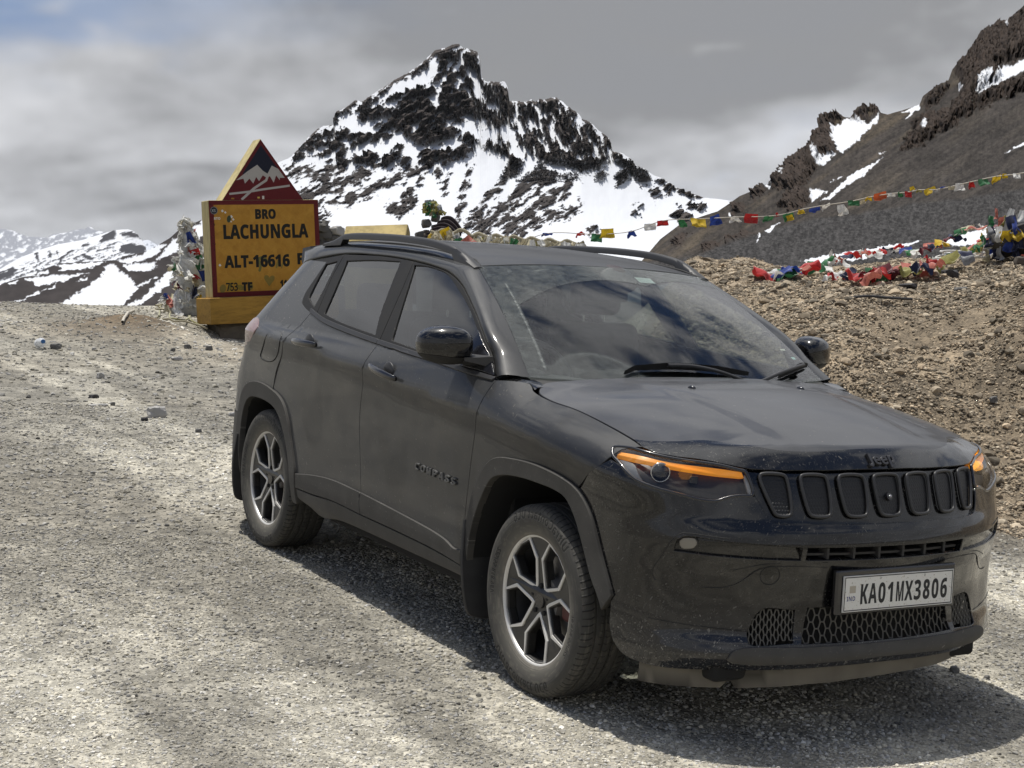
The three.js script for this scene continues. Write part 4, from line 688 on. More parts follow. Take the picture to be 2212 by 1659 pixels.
// side glass, frames and belt mouldings
const glassPanel = (pts, off = -0.006) => panel(loop(pts, 0.02), side, { cell: 0.05, off, depth: 0 });
const W_F = [C(-1.382, 1.150), [-1.444, 1.275], [-1.535, 1.43], C(-1.572, 1.483), [-1.474, 1.486], [-1.350, 1.479], [-1.231, 1.463], [-1.071, 1.412], [-0.876, 1.338], C(-0.720, 1.262), C(-0.70, 1.118), [-1.0, 1.130]];
const W_R = [C(-2.185, 1.204), [-2.212, 1.302], [-2.255, 1.41], C(-2.284, 1.468), [-2.0, 1.486], C(-1.722, 1.493), [-1.677, 1.394], [-1.61, 1.25], C(-1.553, 1.158), [-1.834, 1.173], [-2.019, 1.186]];
const W_Q = [C(-2.335, 1.232), [-2.34, 1.30], [-2.362, 1.39], C(-2.382, 1.462), C(-2.495, 1.440), [-2.482, 1.36], C(-2.462, 1.272), [-2.40, 1.25]];
both('side_window', glassPanel(W_F), MAT.glass, { parent: frontDoors }); both('side_window', glassPanel(W_R), MAT.glass, { parent: rearDoors }); both('side_window', glassPanel(W_Q), MAT.glass, { parent: quarters });
const FRAME = [[-0.455, 1.104], [-0.701, 1.268], [-0.91, 1.367], [-1.061, 1.427], [-1.218, 1.466], [-1.398, 1.486], [-1.59, 1.498], [-1.719, 1.503], [-1.959, 1.506], [-2.352, 1.495], [-2.52, 1.478]];
const frameGeo = (outer, win) => panel(inset(loop(outer), 0.002), side, { cell: 0.03, off: 0, depth: 0.012, holes: [loop(win)], tint: () => 0.42 });
both('window_frame', frameGeo([C(-0.452, 1.098), ...FRAME.slice(1, 6), C(-1.60, 1.4985), [-1.555, 1.40], [-1.51, 1.25], C(-1.486, 1.137), [-1.3, 1.129], [-1.134, 1.123], [-0.9, 1.116], [-0.62, 1.106]], W_F.map((p) => (p[1] < 1.16 ? [p[0], p[1] + 0.008, p[2]] : p))), MAT.trim, { parent: frontDoors });
both('window_frame', frameGeo([C(-1.604, 1.4988), ...FRAME.slice(7, 9), C(-2.352, 1.496), [-2.33, 1.38], [-2.29, 1.28], C(-2.262, 1.192), [-2.137, 1.178], [-1.87, 1.157], [-1.625, 1.143], C(-1.49, 1.137), [-1.514, 1.25], [-1.559, 1.40]], W_R.map((p) => (p[1] < 1.21 ? [p[0], p[1] + 0.008, p[2]] : p))), MAT.trim, { parent: rearDoors });
both('window_frame', frameGeo([C(-2.356, 1.4955), C(-2.69, 1.448), C(-2.503, 1.448), [-2.518, 1.36], [-2.528, 1.29], [-2.508, 1.247], C(-2.42, 1.219), C(-2.266, 1.195), [-2.294, 1.28], [-2.334, 1.38]], W_Q.map((p) => [p[0] + (p[0] < -2.45 ? 0.0 : 0), p[1], p[2]])), MAT.trim, { parent: quarters });
const belt = (pts) => panel(loop(pts), side, { cell: 0.03, off: 0.008, depth: 0.012 });
both('belt_moulding', belt([C(-0.455, 1.100), [-0.70, 1.116], [-1.0, 1.128], [-1.16, 1.135], C(-1.49, 1.150), C(-1.488, 1.133), [-1.16, 1.12], [-0.9, 1.112], C(-0.46, 1.09)]), MAT.satin, { parent: frontDoors });
both('belt_moulding', belt([C(-1.495, 1.150), [-1.647, 1.157], [-1.894, 1.172], [-2.163, 1.193], C(-2.35, 1.224), C(-2.338, 1.206), [-2.137, 1.174], [-1.87, 1.153], C(-1.493, 1.133)]), MAT.satin, { parent: rearDoors });
// door handles
for (const [hx, hy, parent, rise] of [[-1.275, 1.022, frontDoors, 0.03], [-2.15, 1.064, rearDoors, -0.005]]) {
  const rows = [], n = 22; for (let i = 0; i <= n; i++) { const t = i / n, x = hx - 0.135 + 0.27 * t, k = Math.sin(Math.PI * clamp(t * 0.98 + 0.01)), y = hy + 0.012 - rise * (t - 0.5), z = bodyZ(x, y) + 0.012 + 0.024 * Math.pow(k, 0.5), r = [0.010 + 0.008 * Math.pow(k, 0.6), 0.008 + 0.005 * k]; rows.push(Array.from({ length: 12 }, (_, j) => { const a = j / 12 * 6.2832; return [x, y + Math.cos(a) * r[0], z + Math.sin(a) * r[1]]; })); }
  const h = both('door_handle', loft(rows, { closed: true, caps: true }), MAT.gloss, { parent });
  const cup = (cx, cy) => { const g = new THREE.SphereGeometry(0.048, 20, 12); g.scale(1.1, 0.95, 0.24); g.translate(cx, cy, bodyZ(cx, cy) - 0.004); return g; };
  both('handle_recess', cup(hx + 0.02, hy + 0.012), MAT.satin, { parent: h });
}
// roof side rail and windscreen pillar as one run, roof, screen
const runTop = (k) => { if (k < 0.34) return screenP(1.0, Math.pow(k / 0.34, 1.0)); const x = lerp(-1.087, -2.98, (k - 0.34) / 0.66), z = lerp(0.588, 0.55, clamp((k - 0.34) / 0.1)); return [x, roofY(x, z), z]; };
const frameAt = (() => { const P = [[-0.452, 1.098], [-0.56, 1.176], [-0.701, 1.270], [-0.91, 1.369], [-1.061, 1.429], [-1.218, 1.468], [-1.398, 1.488], [-1.59, 1.500], [-1.719, 1.505], [-1.959, 1.508], [-2.352, 1.498], [-2.69, 1.452], [-2.88, 1.42]], c = new THREE.CatmullRomCurve3(P.map(([x, y]) => new THREE.Vector3(x, y, 0)), false, 'centripetal'); return (k) => { const x = lerp(-0.452, -2.88, k < 0.34 ? k / 0.34 * 0.30 : 0.30 + (k - 0.34) / 0.66 * 0.70); let a = 0, b = 1; for (let i = 0; i < 30; i++) { const m = (a + b) / 2; if (c.getPoint(m).x > x) a = m; else b = m; } const q = c.getPoint(a); return [q.x, q.y]; }; })();
const run = []; for (let i = 0; i <= 90; i++) {
  const k = i / 90, [fx, fy] = frameAt(k), P0 = new THREE.Vector3(fx, fy, bodyZ(fx, fy)), P3 = new THREE.Vector3(...runTop(k)), up = new THREE.Vector3(0, 1, (bodyZ(fx, fy + 0.01) - bodyZ(fx, fy)) / 0.01).normalize(), d = P0.distanceTo(P3), pill = 1 - sstep(0.30, 0.42, k);
  const t0 = new THREE.Vector3(lerp(0.05, 0.55, pill), lerp(1, 0.55, pill), lerp(-0.45, 0.1, pill)).normalize(), t3 = new THREE.Vector3(lerp(0, 0.2, pill), lerp(0.25, -0.05, pill), lerp(-1, -1, pill)).normalize();
  const cv = new THREE.CubicBezierCurve3(P0, P0.clone().addScaledVector(t0, d * 0.36), P3.clone().addScaledVector(t3, -d * 0.36), P3); const inn = P0.clone(); inn.z -= 0.02; run.push([inn.toArray(), ...Array.from({ length: 12 }, (_, j) => cv.getPoint(j / 11).toArray())]);
}
both('roof_side', loft(run, { grid: 0.033,  tint: (p) => lerp(0.8, 0.45, sstep(-0.9, -0.4, p[0])) }), MAT.side);
const roofLine = loop([...Array.from({ length: 13 }, (_, i) => { const w = 1 - i / 6, s = screenP(w, 1); return i % 12 === 0 ? C(s[0] - 0.012, s[2] * 0.985) : [s[0] - 0.012, s[2]]; }).map((p) => [p[0], p[1], p[2]]), [-1.3, -0.549], C(-2.98, -0.549), C(-2.98, 0.549), [-1.3, 0.549]]);
part(car, 'roof', panel(roofLine, (x, z) => [x, roofY(x, z), z], { cell: 0.06, depth: 0.02, out: [0, 1, 0], tint: () => 0.9 }), MAT.roof);
const roofSeam = both('roof_seam', tubeAlong([[-1.085, 1.503, 0.575], [-1.15, 1.522, 0.552], [-1.4, 1.546, 0.549], [-1.9, 1.567, 0.549], [-2.6, 1.545, 0.549], [-2.95, 1.51, 0.549]], 0.006), MAT.rubber);
// rails: raised bars with feet
{
  const rows = [], P = spline1([[-2.68, 0.004], [-2.58, 0.012], [-2.42, 0.044], [-2.2, 0.05], [-1.9, 0.052], [-1.5, 0.054], [-1.32, 0.05], [-1.2, 0.032], [-1.12, 0.012], [-1.07, 0.002]]);
  for (let i = 0; i <= 60; i++) { const x = lerp(-2.68, -1.07, i / 60), z = 0.588 + 0.008 * Math.sin((x + 2.68) / 1.61 * Math.PI), base = roofY(x, z) - 0.002, top = base + P(x) + 0.002, gap = x > -2.44 && x < -1.27 ? Math.max(base + 0.018, top - 0.032) : base - 0.01, w = 0.017 + 0.008 * sstep(-1.35, -1.12, x) + 0.006 * sstep(-2.4, -2.6, x); rows.push([[x, gap, z - w], [x, lerp(gap, top, 0.7), z - w], [x, top, z - w * 0.55], [x, top + 0.001, z], [x, top, z + w * 0.55], [x, lerp(gap, top, 0.7), z + w], [x, gap, z + w]]); }
  both('roof_rail', loft(rows, { closed: true, caps: true, crease: 0.9 }), MAT.satin);
}
// windscreen with wiped arc of dust round the edge
const screenN = 64, scr = []; for (let j = 0; j <= 24; j++) scr.push(Array.from({ length: screenN + 1 }, (_, i) => screenP(-1 + 2 * i / screenN, j / 24)));
const screenGeo = loft(scr); part(car, 'windscreen', screenGeo, MAT.screen);
const grimeA = tileNoise(512, 6, 5, 901), grimeB = tileNoise(512, 60, 3, 902);
// ------------------------------------------------------------------ bonnet, bumper, grille, lamps
const hoodRear = [[-0.262, 0.742], [-0.30, 0.70], [-0.30, 0.55], [-0.285, 0.35], [-0.275, 0.15], [-0.272, 0]];
const nosePt = (i) => [NOSE[i][0] - 0.003, NOSE[i][1]];
const hoodHalf = [[-0.225, 0.766], [-0.15, 0.7745], [-0.10, 0.775], [0.036, 0.765], [0.257, 0.761], C(0.395, 0.760), C(0.455, 0.763), nosePt(94), nosePt(86), nosePt(76), nosePt(66), nosePt(57), nosePt(48), nosePt(40), nosePt(30), nosePt(18), nosePt(0)];
const flipZ = (p) => p.map(([x, z, c]) => (c ? [x, -z, c] : [x, -z]));
const hoodLine = loop([...hoodRear.slice().reverse(), ...hoodHalf, ...flipZ(hoodHalf.slice(0, -1)).reverse(), ...flipZ(hoodRear.slice(0, -1))]);
const hoodMap = (x, z) => [x, hoodY(x, z), z];
const DUSTEDGE = [[0.440, 0.72], [0.485, 0.655], [0.525, 0.56], [0.60, 0.485], [0.672, 0.40], [0.715, 0.28], [0.728, 0.15], [0.730, 0]];
const hoodTint = (x, z) => 1.05 - 0.2 * sstep(0.2, 0.7, x) - 0.35 * sstep(0.66, 0.74, Math.abs(z)) * sstep(-0.1, 0.2, x);
const dustyLine = loop([...hoodRear.slice().reverse(), ...hoodHalf.slice(0, 5), C(0.395, 0.760), ...DUSTEDGE, ...flipZ(DUSTEDGE.slice(0, -1)).reverse(), C(0.395, -0.760), ...flipZ(hoodHalf.slice(0, 5)).reverse(), ...flipZ(hoodRear.slice(0, -1))]);
const lipLine = loop([C(0.395, 0.760), C(0.455, 0.763), ...hoodHalf.slice(7), ...flipZ(hoodHalf.slice(7, -1)).reverse(), C(0.455, -0.763), C(0.395, -0.760), ...flipZ(DUSTEDGE), ...DUSTEDGE.slice(0, -1).reverse()]);
const hood = part(car, 'bonnet', panel(dustyLine, hoodMap, { cell: 0.022, depth: 0.022, out: [0.2, 1, 0], tint: hoodTint }), MAT.hood);
part(hood, 'bonnet_lip', panel(lipLine, hoodMap, { cell: 0.018, depth: 0.022, out: [0.4, 1, 0], tint: () => 0.6 }), MAT.front, 'clean gloss black front edge of the bonnet');
for (const s of [1, -1]) { const y = hoodY(0.03, 0.262 * s), g = new THREE.SphereGeometry(0.016, 14, 8, 0, 6.2832, 0, 1.5708); g.scale(1.25, 0.75, 0.8); g.translate(0.03, y - 0.001, 0.262 * s); part(hood, 'washer_nozzle', g, MAT.gloss); }
const font = await new FontLoader().loadAsync('fonts/droid/droid_sans_bold.typeface.json');
// letters set on a surface: map(s, y, off) with the letters' x running along -s (left to right seen from outside)
function letters(text, size, depth, width, place) {
  const g = new TextGeometry(text, { font, size, depth, curveSegments: 5, bevelEnabled: true, bevelThickness: 0.0012, bevelSize: 0.0010, bevelSegments: 1 }); g.computeBoundingBox(); const b = g.boundingBox, k = width / (b.max.x - b.min.x), cx = (b.min.x + b.max.x) / 2, p = g.attributes.position;
  for (let i = 0; i < p.count; i++) { const q = place((p.getX(i) - cx) * k, p.getY(i), p.getZ(i)); p.setXYZ(i, q[0], q[1], q[2]); }
  g.deleteAttribute('normal'); g.computeVertexNormals(); return g;
}
const badgeMat = new THREE.MeshPhysicalMaterial({ name: 'dark_chrome_badge', color: rgb(0.05, 0.05, 0.053), metalness: 0.5, roughness: 0.35 }), doorBadge = new THREE.MeshStandardMaterial({ name: 'dusty_badge', color: rgb(0.075, 0.075, 0.073), roughness: 0.5 });
part(hood, 'badge', letters('Jeep', 0.040, 0.009, 0.122, (u, v, w) => { const z = -u, x = 0.784 - (v + 0.004) * 0.66 - u * u * 1.6, y = hoodY(x, z); return [x + w * 0.8, y + w * 0.6, z]; }), badgeMat);
[...'COMPASS'].forEach((ch, i) => part(frontDoors[0], 'badge', letters(ch, 0.027, 0.006, 0.039, (u, v, w) => { const x = -0.943 + i * 0.0525 + u, y = 0.668 + v - i * 0.0013; return [x, y, bodyZ(x, y) + 0.001 + w]; }), doorBadge));

const mirrorS = (p) => p.map(([s, y, c]) => (c ? [-s, y, c] : [-s, y])).reverse();
const wide = (half) => [...half, ...mirrorS(half).filter(([q]) => Math.abs(q) > 1e-6)];
const front = (s, y) => frontP(s, y);
const frontOut = (s) => { const a = Math.abs(s), [x2, z2] = planAt(a + 0.004), [x0, z0] = planAt(Math.max(a - 0.004, 0)); return [z2 - z0, 0, (x0 - x2) * (s < 0 ? -1 : 1)]; };
const HEAD_LOW = [C(0.537, 0.846), [0.60, 0.842], [0.636, 0.834], [0.669, 0.822], [0.715, 0.823], [0.795, 0.838], [0.873, 0.852], [0.946, 0.871], [1.024, 0.908]];
const bumperHalf = [[0, 0.763], [0.259, 0.762], [0.445, 0.763], [0.483, 0.772], [0.512, 0.806], ...HEAD_LOW, C(1.074, 0.921), [1.104, 0.897], [1.155, 0.862], C(1.215, 0.80), [1.149, 0.73], [1.086, 0.62], [1.03, 0.51], [1.012, 0.44], [1.018, 0.35], [0.985, 0.285], [0.90, 0.262], [0.795, 0.256], [0.705, 0.258], [0.45, 0.27], [0, 0.285]];
const intakeHole = loop(wide([C(0.357, 0.692), C(0.357, 0.645)].map((p) => p)).map((p) => p), 0.03);
const meshHoleHalf = [C(0.0, 0.484), C(0.32, 0.482), C(0.345, 0.366), C(0.0, 0.366)];
const meshHole = loop([C(0.322, 0.484), C(0.346, 0.364), C(-0.346, 0.364), C(-0.322, 0.484)], 0.03);
const sideMesh = (sg) => loop([C(0.365, 0.476), [0.49, 0.476], [0.525, 0.43], [0.538, 0.392], [0.533, 0.364], C(0.372, 0.366)].map(([s, y, c]) => (c ? [s * sg, y, c] : [s * sg, y])), 0.02);
const bumperOff = () => 0;
const RECESS = [C(0.372, 0.692), [0.50, 0.699], [0.64, 0.7035], [0.73, 0.711], [0.765, 0.709], [0.785, 0.694], C(0.793, 0.655), [0.66, 0.649], C(0.372, 0.6445)];
const recess = (sg) => loop(RECESS.map(([q, y, c]) => (c ? [q * sg, y, c] : [q * sg, y])), 0.02);
const bumperTint = (s, y) => 0.62 + 1.5 * sstep(0.52, 0.30, y) + 0.25 * sstep(0.9, 1.15, Math.abs(s));
const bumper = part(car, 'front_bumper', panel(loop(wide(bumperHalf)), front, { cell: 0.02, depth: 0.02, out: frontOut, holes: [intakeHole, meshHole, sideMesh(1), sideMesh(-1), recess(1), recess(-1)], off: bumperOff, tint: bumperTint }), MAT.front);
// fix the outward sense on both flanks by rebuilding normals is not needed: the surface turns less than a right angle
part(bumper, 'bumper_core', loft([[-1.0, 0.30], [-0.8, 0.30], [-0.4, 0.34], [0, 0.34], [0.4, 0.34], [0.8, 0.30], [1.0, 0.30]].map(([s]) => [0.28, 0.45, 0.6, 0.75, 0.9].map((y) => frontP(s, y, -0.085)))), MAT.dark);
for (const sg of [1, -1]) part(bumper, 'lamp_recess', panel(inset(recess(sg), -0.006), front, { cell: 0.02, off: (q, y) => -0.03 + 0.022 * sstep(0.69, 0.65, y), depth: 0, out: frontOut, tint: () => 0.45 }), MAT.front);
// intake bars
for (const s of [-0.27, -0.16, -0.05, 0.06, 0.17, 0.275]) { const p = frontP(s, 0.668, -0.03), g = new RoundedBoxGeometry(0.04, 0.05, 0.011, 2, 0.003); g.rotateY(Math.atan2(-(frontP(s + 0.01, 0.668)[0] - frontP(s - 0.01, 0.668)[0]), 0.02)); g.translate(...p); part(bumper, 'intake_bar', g, MAT.trim); }
part(bumper, 'intake_bar', loft([-0.35, -0.2, 0, 0.2, 0.35].map((s) => [[0.004, -0.04], [0.004, -0.02], [-0.004, -0.02], [-0.004, -0.04]].map(([dy, o]) => frontP(s, 0.664 + dy, o))), { closed: true, crease: 0.5 }), MAT.trim);
// wire lattices
function lattice(outlinePts, w, h, r, off) {
  const inside = outline(outlinePts), segs = []; let x0 = 9, x1 = -9, y0 = 9, y1 = -9; for (const [x, y] of outlinePts) { x0 = Math.min(x0, x); x1 = Math.max(x1, x); y0 = Math.min(y0, y); y1 = Math.max(y1, y); }
  const add = (a, b) => { const ia = inside(a[0], a[1], 0.01) > -0.004, ib = inside(b[0], b[1], 0.01) > -0.004; if (ia && ib) segs.push([a, b]); };
  for (let j = 0, y = y0; y < y1 + h; y += h, j++) for (let x = x0 + (j % 2 ? w / 2 : 0) - w; x < x1 + w; x += w) { const a = [x + w * 0.16, y], b = [x + w * 0.34, y + h * 0.5], c = [x + w * 0.66, y + h * 0.5], l = [x - w * 0.16, y]; add(l, a); add(a, [x + w * 0.34, y + h]); add([x + w * 0.66, y + h], [x + w * 0.84, y]); }
  const parts = segs.map(([a, b]) => { const n = 3, P = new THREE.Vector3(...frontP(a[0], a[1], off)), Q = new THREE.Vector3(...frontP(b[0], b[1], off)), d = Q.clone().sub(P), g = new THREE.CylinderGeometry(r, r, d.length() * 1.06, 5, 1, true); g.applyQuaternion(new THREE.Quaternion().setFromUnitVectors(new THREE.Vector3(0, 1, 0), d.clone().normalize())); g.scale(1.0, 1, 1); g.translate(...P.add(Q).multiplyScalar(0.5).toArray()); return g; });
  return join(parts);
}
const wireMat = new THREE.MeshStandardMaterial({ name: 'dusty_grille_wire', color: rgb(0.10, 0.095, 0.083), roughness: 0.85 });
part(bumper, 'mesh_grille', lattice(meshHole, 0.0445, 0.0225, 0.0028, -0.012), wireMat, 'wide honeycomb lower grille');
for (const s of [1, -1]) part(bumper, 'mesh_grille', lattice(sideMesh(s), 0.026, 0.0165, 0.0028, -0.010), wireMat);
// chin strip, seams, towing eye cover
part(bumper, 'chin_strip', panel(loop([[0.60, 0.313], [0.585, 0.336], [0.55, 0.348], [0.31, 0.353], [0, 0.356], [-0.31, 0.353], [-0.55, 0.348], [-0.585, 0.336], [-0.60, 0.313], [-0.56, 0.302], [-0.4, 0.303], [0, 0.316], [0.4, 0.303], [0.56, 0.302]]), front, { cell: 0.03, off: 0.009, depth: 0.016, out: frontOut, tint: () => 1.05 }), MAT.lower);
const seam = (pts, r = 0.0017) => tubeAlong(pts.map(([s, y]) => frontP(s, y, 0.0002)), r, 5);
const seams = [[[1.012, 0.436], [0.842, 0.421], [0.673, 0.409], [0.554, 0.405]], [[0.849, 0.552], [0.683, 0.540], [0.615, 0.546], [0.567, 0.570], [0.509, 0.615], [0.407, 0.626], [0.27, 0.622]], [[0.849, 0.552], [0.862, 0.575], [0.83, 0.635], [0.80, 0.69], [0.775, 0.716], [0.73, 0.7185], [0.64, 0.712], [0.37, 0.699]], [[0.60, 0.605], [0.49, 0.632], [0.27, 0.64]]];
for (const c of seams) for (const s of [1, -1]) part(bumper, 'panel_seam', seam(c.map(([a, y]) => [a * s, y])), MAT.rubber);
part(bumper, 'panel_seam', seam(Array.from({ length: 17 }, (_, i) => [0.472 + 0.034 * Math.cos(i / 16 * 6.2832), 0.592 + 0.032 * Math.sin(i / 16 * 6.2832)])), MAT.rubber);
// fog lamps
for (const s of [1, -1]) { const L = loop([[0.775, 0.688], [0.766, 0.699], [0.728, 0.701], [0.722, 0.69], [0.73, 0.669], [0.768, 0.666]].map(([a, y]) => [a * s, y]), 0.01); const f = part(car, 'fog_lamp', panel(inset(L, -0.006), front, { cell: 0.02, off: -0.022, depth: 0.01, out: frontOut }), MAT.satin); part(f, 'lamp_lens', panel(L, front, { cell: 0.02, off: -0.012, depth: 0.012, out: frontOut }), new THREE.MeshPhysicalMaterial({ name: 'cloudy_lamp_lens', color: rgb(0.20, 0.185, 0.155), roughness: 0.25, clearcoat: 0.7 })); }
// grille: black band with seven framed openings
const grilleLine = loop(wide([[0, 0.932], [0.322, 0.928], [0.52, 0.926], C(0.567, 0.927), [0.545, 0.87], [0.512, 0.806], [0.481, 0.771], [0.445, 0.762], [0.259, 0.761], [0, 0.762]]));
const hexN = 256, hexTex = tex(hexN, (i, x, y) => { const gx = x / hexN * 8, gy = y / hexN * 9.24, row = Math.floor(gy), fx = gx + (row % 2 ? 0.5 : 0), d = Math.hypot((fx - Math.floor(fx)) - 0.5, (gy - row) - 0.5); const v = d < 0.33 ? 0.1 : 0.9; return [v, v, v]; }, false); hexTex.repeat.set(11, 9.5);
const hexMat = new THREE.MeshStandardMaterial({ name: 'black_mesh_insert', color: rgb(0.011, 0.011, 0.012), roughness: 0.4, bumpMap: hexTex, bumpScale: 0.004 });
const grille = part(car, 'grille', panel(inset(grilleLine, 0.002), front, { cell: 0.03, off: -0.012, depth: 0.012, out: frontOut, tint: () => 0.5 }), MAT.front);
for (let i = -3; i <= 3; i++) {
  const c = i * 0.1525, top = i * 0.004, e = Math.abs(i) === 3 ? 1 : 0, sg = Math.sign(i) || 1;
  const shape = [[0.050, 0.916], [-0.050, 0.916], [-0.057, 0.906], [-0.050, 0.812], [-0.040, 0.793], [-0.024, 0.788], [0.024, 0.788], [0.040, 0.793], [0.050, 0.812], [0.057, 0.906]].map(([s, y]) => [c + s * (1 - 0.04 * Math.abs(i)) + top * ((y - 0.85) / 0.06) + (e && y < 0.82 && s * sg > 0 ? -0.018 * sg : 0), y]);
  const L = loop(shape, 0.008), f = part(grille, 'slot_frame', tubeAlong(L.map(([s, y]) => frontP(s, y, -0.003)), 0.0062, 7, true), MAT.satin);
  part(f, 'slot_mesh', panel(inset(L, 0.004), front, { cell: 0.03, off: -0.009, depth: 0, out: frontOut }), hexMat);
}
{ const p = frontP(0.0, 0.848, -0.004), g = new THREE.CylinderGeometry(0.012, 0.014, 0.012, 20); g.rotateZ(-Math.PI / 2 + 0.35); g.translate(...p); const camP = part(grille, 'parking_camera', g, MAT.gloss); const l = new THREE.SphereGeometry(0.006, 12, 8); l.translate(p[0] + 0.007, p[1] + 0.002, p[2]); part(camP, 'lens', l, new THREE.MeshPhysicalMaterial({ name: 'camera_lens', color: rgb(0.25, 0.25, 0.27), roughness: 0.1, clearcoat: 1 })); }
// headlamps
for (const s of [1, -1]) {
  const F = (pts) => pts.map(([a, y, c]) => (c ? [a * s, y, c] : [a * s, y])), out = frontOut;
  const line = [[1.112, 0.958], [1.06, 0.966], [1.0, 0.963], [0.874, 0.950], [0.663, 0.939], C(0.572, 0.926), [0.552, 0.895], ...HEAD_LOW, [1.09, 0.935]];
  const L = loop(F(line), 0.012), lamp = part(car, 'headlamp', panel(inset(L, 0.002), front, { cell: 0.02, off: -0.045, depth: 0, out }), MAT.satin, s > 0 ? 'headlamp with its amber turn signal lit' : undefined);
  part(lamp, 'lamp_gasket', tubeAlong(inset(L, 0.003).filter((_, i) => i % 2 === 0).map(([a, y]) => frontP(a, y, -0.004)), 0.0065, 7, true), MAT.gloss);
  part(lamp, 'lamp_lens', panel(inset(L, 0.006), front, { cell: 0.02, off: -0.002, depth: 0, out }), MAT.lens);
  part(lamp, 'turn_signal', panel(loop(F([C(1.095, 0.951), [1.0, 0.951], [0.871, 0.9385], [0.663, 0.9275], C(0.586, 0.921), C(0.58, 0.908), [0.663, 0.911], [0.846, 0.9275], [0.982, 0.940], C(1.09, 0.9445)]), 0.012), front, { cell: 0.02, off: -0.008, depth: 0.02, out }), MAT.amber, 'lit amber turn signal strip');
  part(lamp, 'reflector', panel(loop(F([C(1.073, 0.936), [1.03, 0.935], [0.99, 0.927], C(0.917, 0.866), [0.955, 0.874], [1.017, 0.906]]), 0.012), front, { cell: 0.02, off: -0.022, depth: 0.012, out }), new THREE.MeshPhysicalMaterial({ name: 'grey_reflector', color: rgb(0.20, 0.21, 0.22), roughness: 0.4, metalness: 0.2 }));
  part(lamp, 'light_guide', panel(loop(F([C(0.573, 0.914), C(0.563, 0.905), C(0.547, 0.856), C(0.556, 0.855), C(0.572, 0.9)]), 0.01), front, { cell: 0.02, off: -0.010, depth: 0.01, out }), new THREE.MeshStandardMaterial({ name: 'frosted_light_guide', color: rgb(0.42, 0.44, 0.45), roughness: 0.4 }));
  const glow = new THREE.PointLight(rgb(1, 0.42, 0.05), 0.006); glow.position.set(...frontP(0.8 * s, 0.935, 0.045)); glow.castShadow = true; glow.shadow.radius = 1.5; glow.name = 'turn_signal_light'; lamp.add(glow);
  const c = new THREE.Vector3(...frontP(0.882 * s, 0.899, -0.03)), q = new THREE.Quaternion().setFromUnitVectors(new THREE.Vector3(0, 0, 1), new THREE.Vector3(0.9, 0, 0.42 * s).normalize());
  const ring = new THREE.TorusGeometry(0.031, 0.003, 8, 36); ring.applyQuaternion(q); ring.translate(c.x, c.y, c.z); const proj = part(lamp, 'projector_ring', ring, MAT.chrome); const bulb = new THREE.SphereGeometry(0.029, 24, 16); bulb.scale(1, 1, 0.45); bulb.applyQuaternion(q); bulb.translate(c.x, c.y, c.z); part(proj, 'projector_lens', bulb, new THREE.MeshPhysicalMaterial({ name: 'projector_glass', color: rgb(0.02, 0.022, 0.025), roughness: 0.08, clearcoat: 1 }));
  const l2 = new THREE.Vector3(...frontP(0.76 * s, 0.885, -0.03)), box = new RoundedBoxGeometry(0.03, 0.026, 0.03, 2, 0.004); box.applyQuaternion(q); box.translate(l2.x, l2.y, l2.z); part(lamp, 'projector_lens', box, MAT.gloss);
}
// number plate in its holder
{
  const cv = document.createElement('canvas'); cv.width = 1024; cv.height = 256; const g = cv.getContext('2d');
  g.fillStyle = '#d6d5cf'; g.fillRect(0, 0, 1024, 256); g.strokeStyle = '#16181c'; g.lineWidth = 7; g.strokeRect(10, 9, 1004, 238);
  g.fillStyle = '#a9a293'; g.fillRect(52, 70, 56, 52); g.fillStyle = '#27306a'; g.font = 'bold 46px sans-serif'; g.save(); g.translate(30, 178); g.scale(0.92, 1); g.fillText('IND', 0, 0); g.restore();
  g.fillStyle = '#14161a'; g.font = 'bold 196px sans-serif'; const t = 'KA01MX3806', w0 = 838 / t.length; for (let i = 0; i < t.length; i++) { const m = g.measureText(t[i]).width, k = Math.min((w0 - (t[i] === 'M' ? 0 : 9)) / m, 0.66); g.save(); g.translate(140 + w0 * (i + 0.5), 204); g.scale(k, 1.0); g.lineWidth = 5; g.strokeStyle = '#14161a'; g.fillText(t[i], -m / 2, 0); g.strokeText(t[i], -m / 2, 0); g.restore(); }
  const rr = rngOf(77); for (let i = 0; i < 420; i++) { const a = rr(); g.fillStyle = `rgba(${120 + 40 * a},${112 + 36 * a},${96 + 26 * a},${0.25 + 0.5 * rr()})`; const r = 1 + 4 * rr() * rr(), e = rr(); g.beginPath(); g.ellipse(rr() * 1024, 20 + rr() * 225, r * (1 + e), r, rr() * 3, 0, 7); g.fill(); }
  for (const x of [330, 745]) { g.fillStyle = '#8a8a86'; g.beginPath(); g.arc(x, 26, 9, 0, 7); g.fill(); g.fillStyle = '#c9c8c2'; g.beginPath(); g.arc(x, 26, 5, 0, 7); g.fill(); }
  const map = new THREE.CanvasTexture(cv); map.colorSpace = THREE.SRGBColorSpace;
  const plate = new THREE.Group(); plate.name = 'number_plate'; car.add(plate); plate.position.set(0.873, 0.534, -0.035); plate.rotation.set(0, Math.PI / 2, 0); plate.rotateX(-0.03);
  const holder = new RoundedBoxGeometry(0.545, 0.152, 0.024, 3, 0.008); part(plate, 'plate_holder', holder.translate(-0.005, 0.004, -0.011), MAT.gloss);
  const body = new RoundedBoxGeometry(0.504, 0.122, 0.004, 2, 0.002); part(plate, 'plate_base', body.translate(0, 0, 0.004), new THREE.MeshStandardMaterial({ name: 'plate_edge', color: rgb(0.5, 0.5, 0.48), roughness: 0.5 }));
  part(plate, 'plate_face', new THREE.PlaneGeometry(0.5, 0.12).translate(0, 0, 0.0072), new THREE.MeshStandardMaterial({ name: 'plate_print', map, roughness: 0.55 }), 'white plate reading KA01MX3806');
}
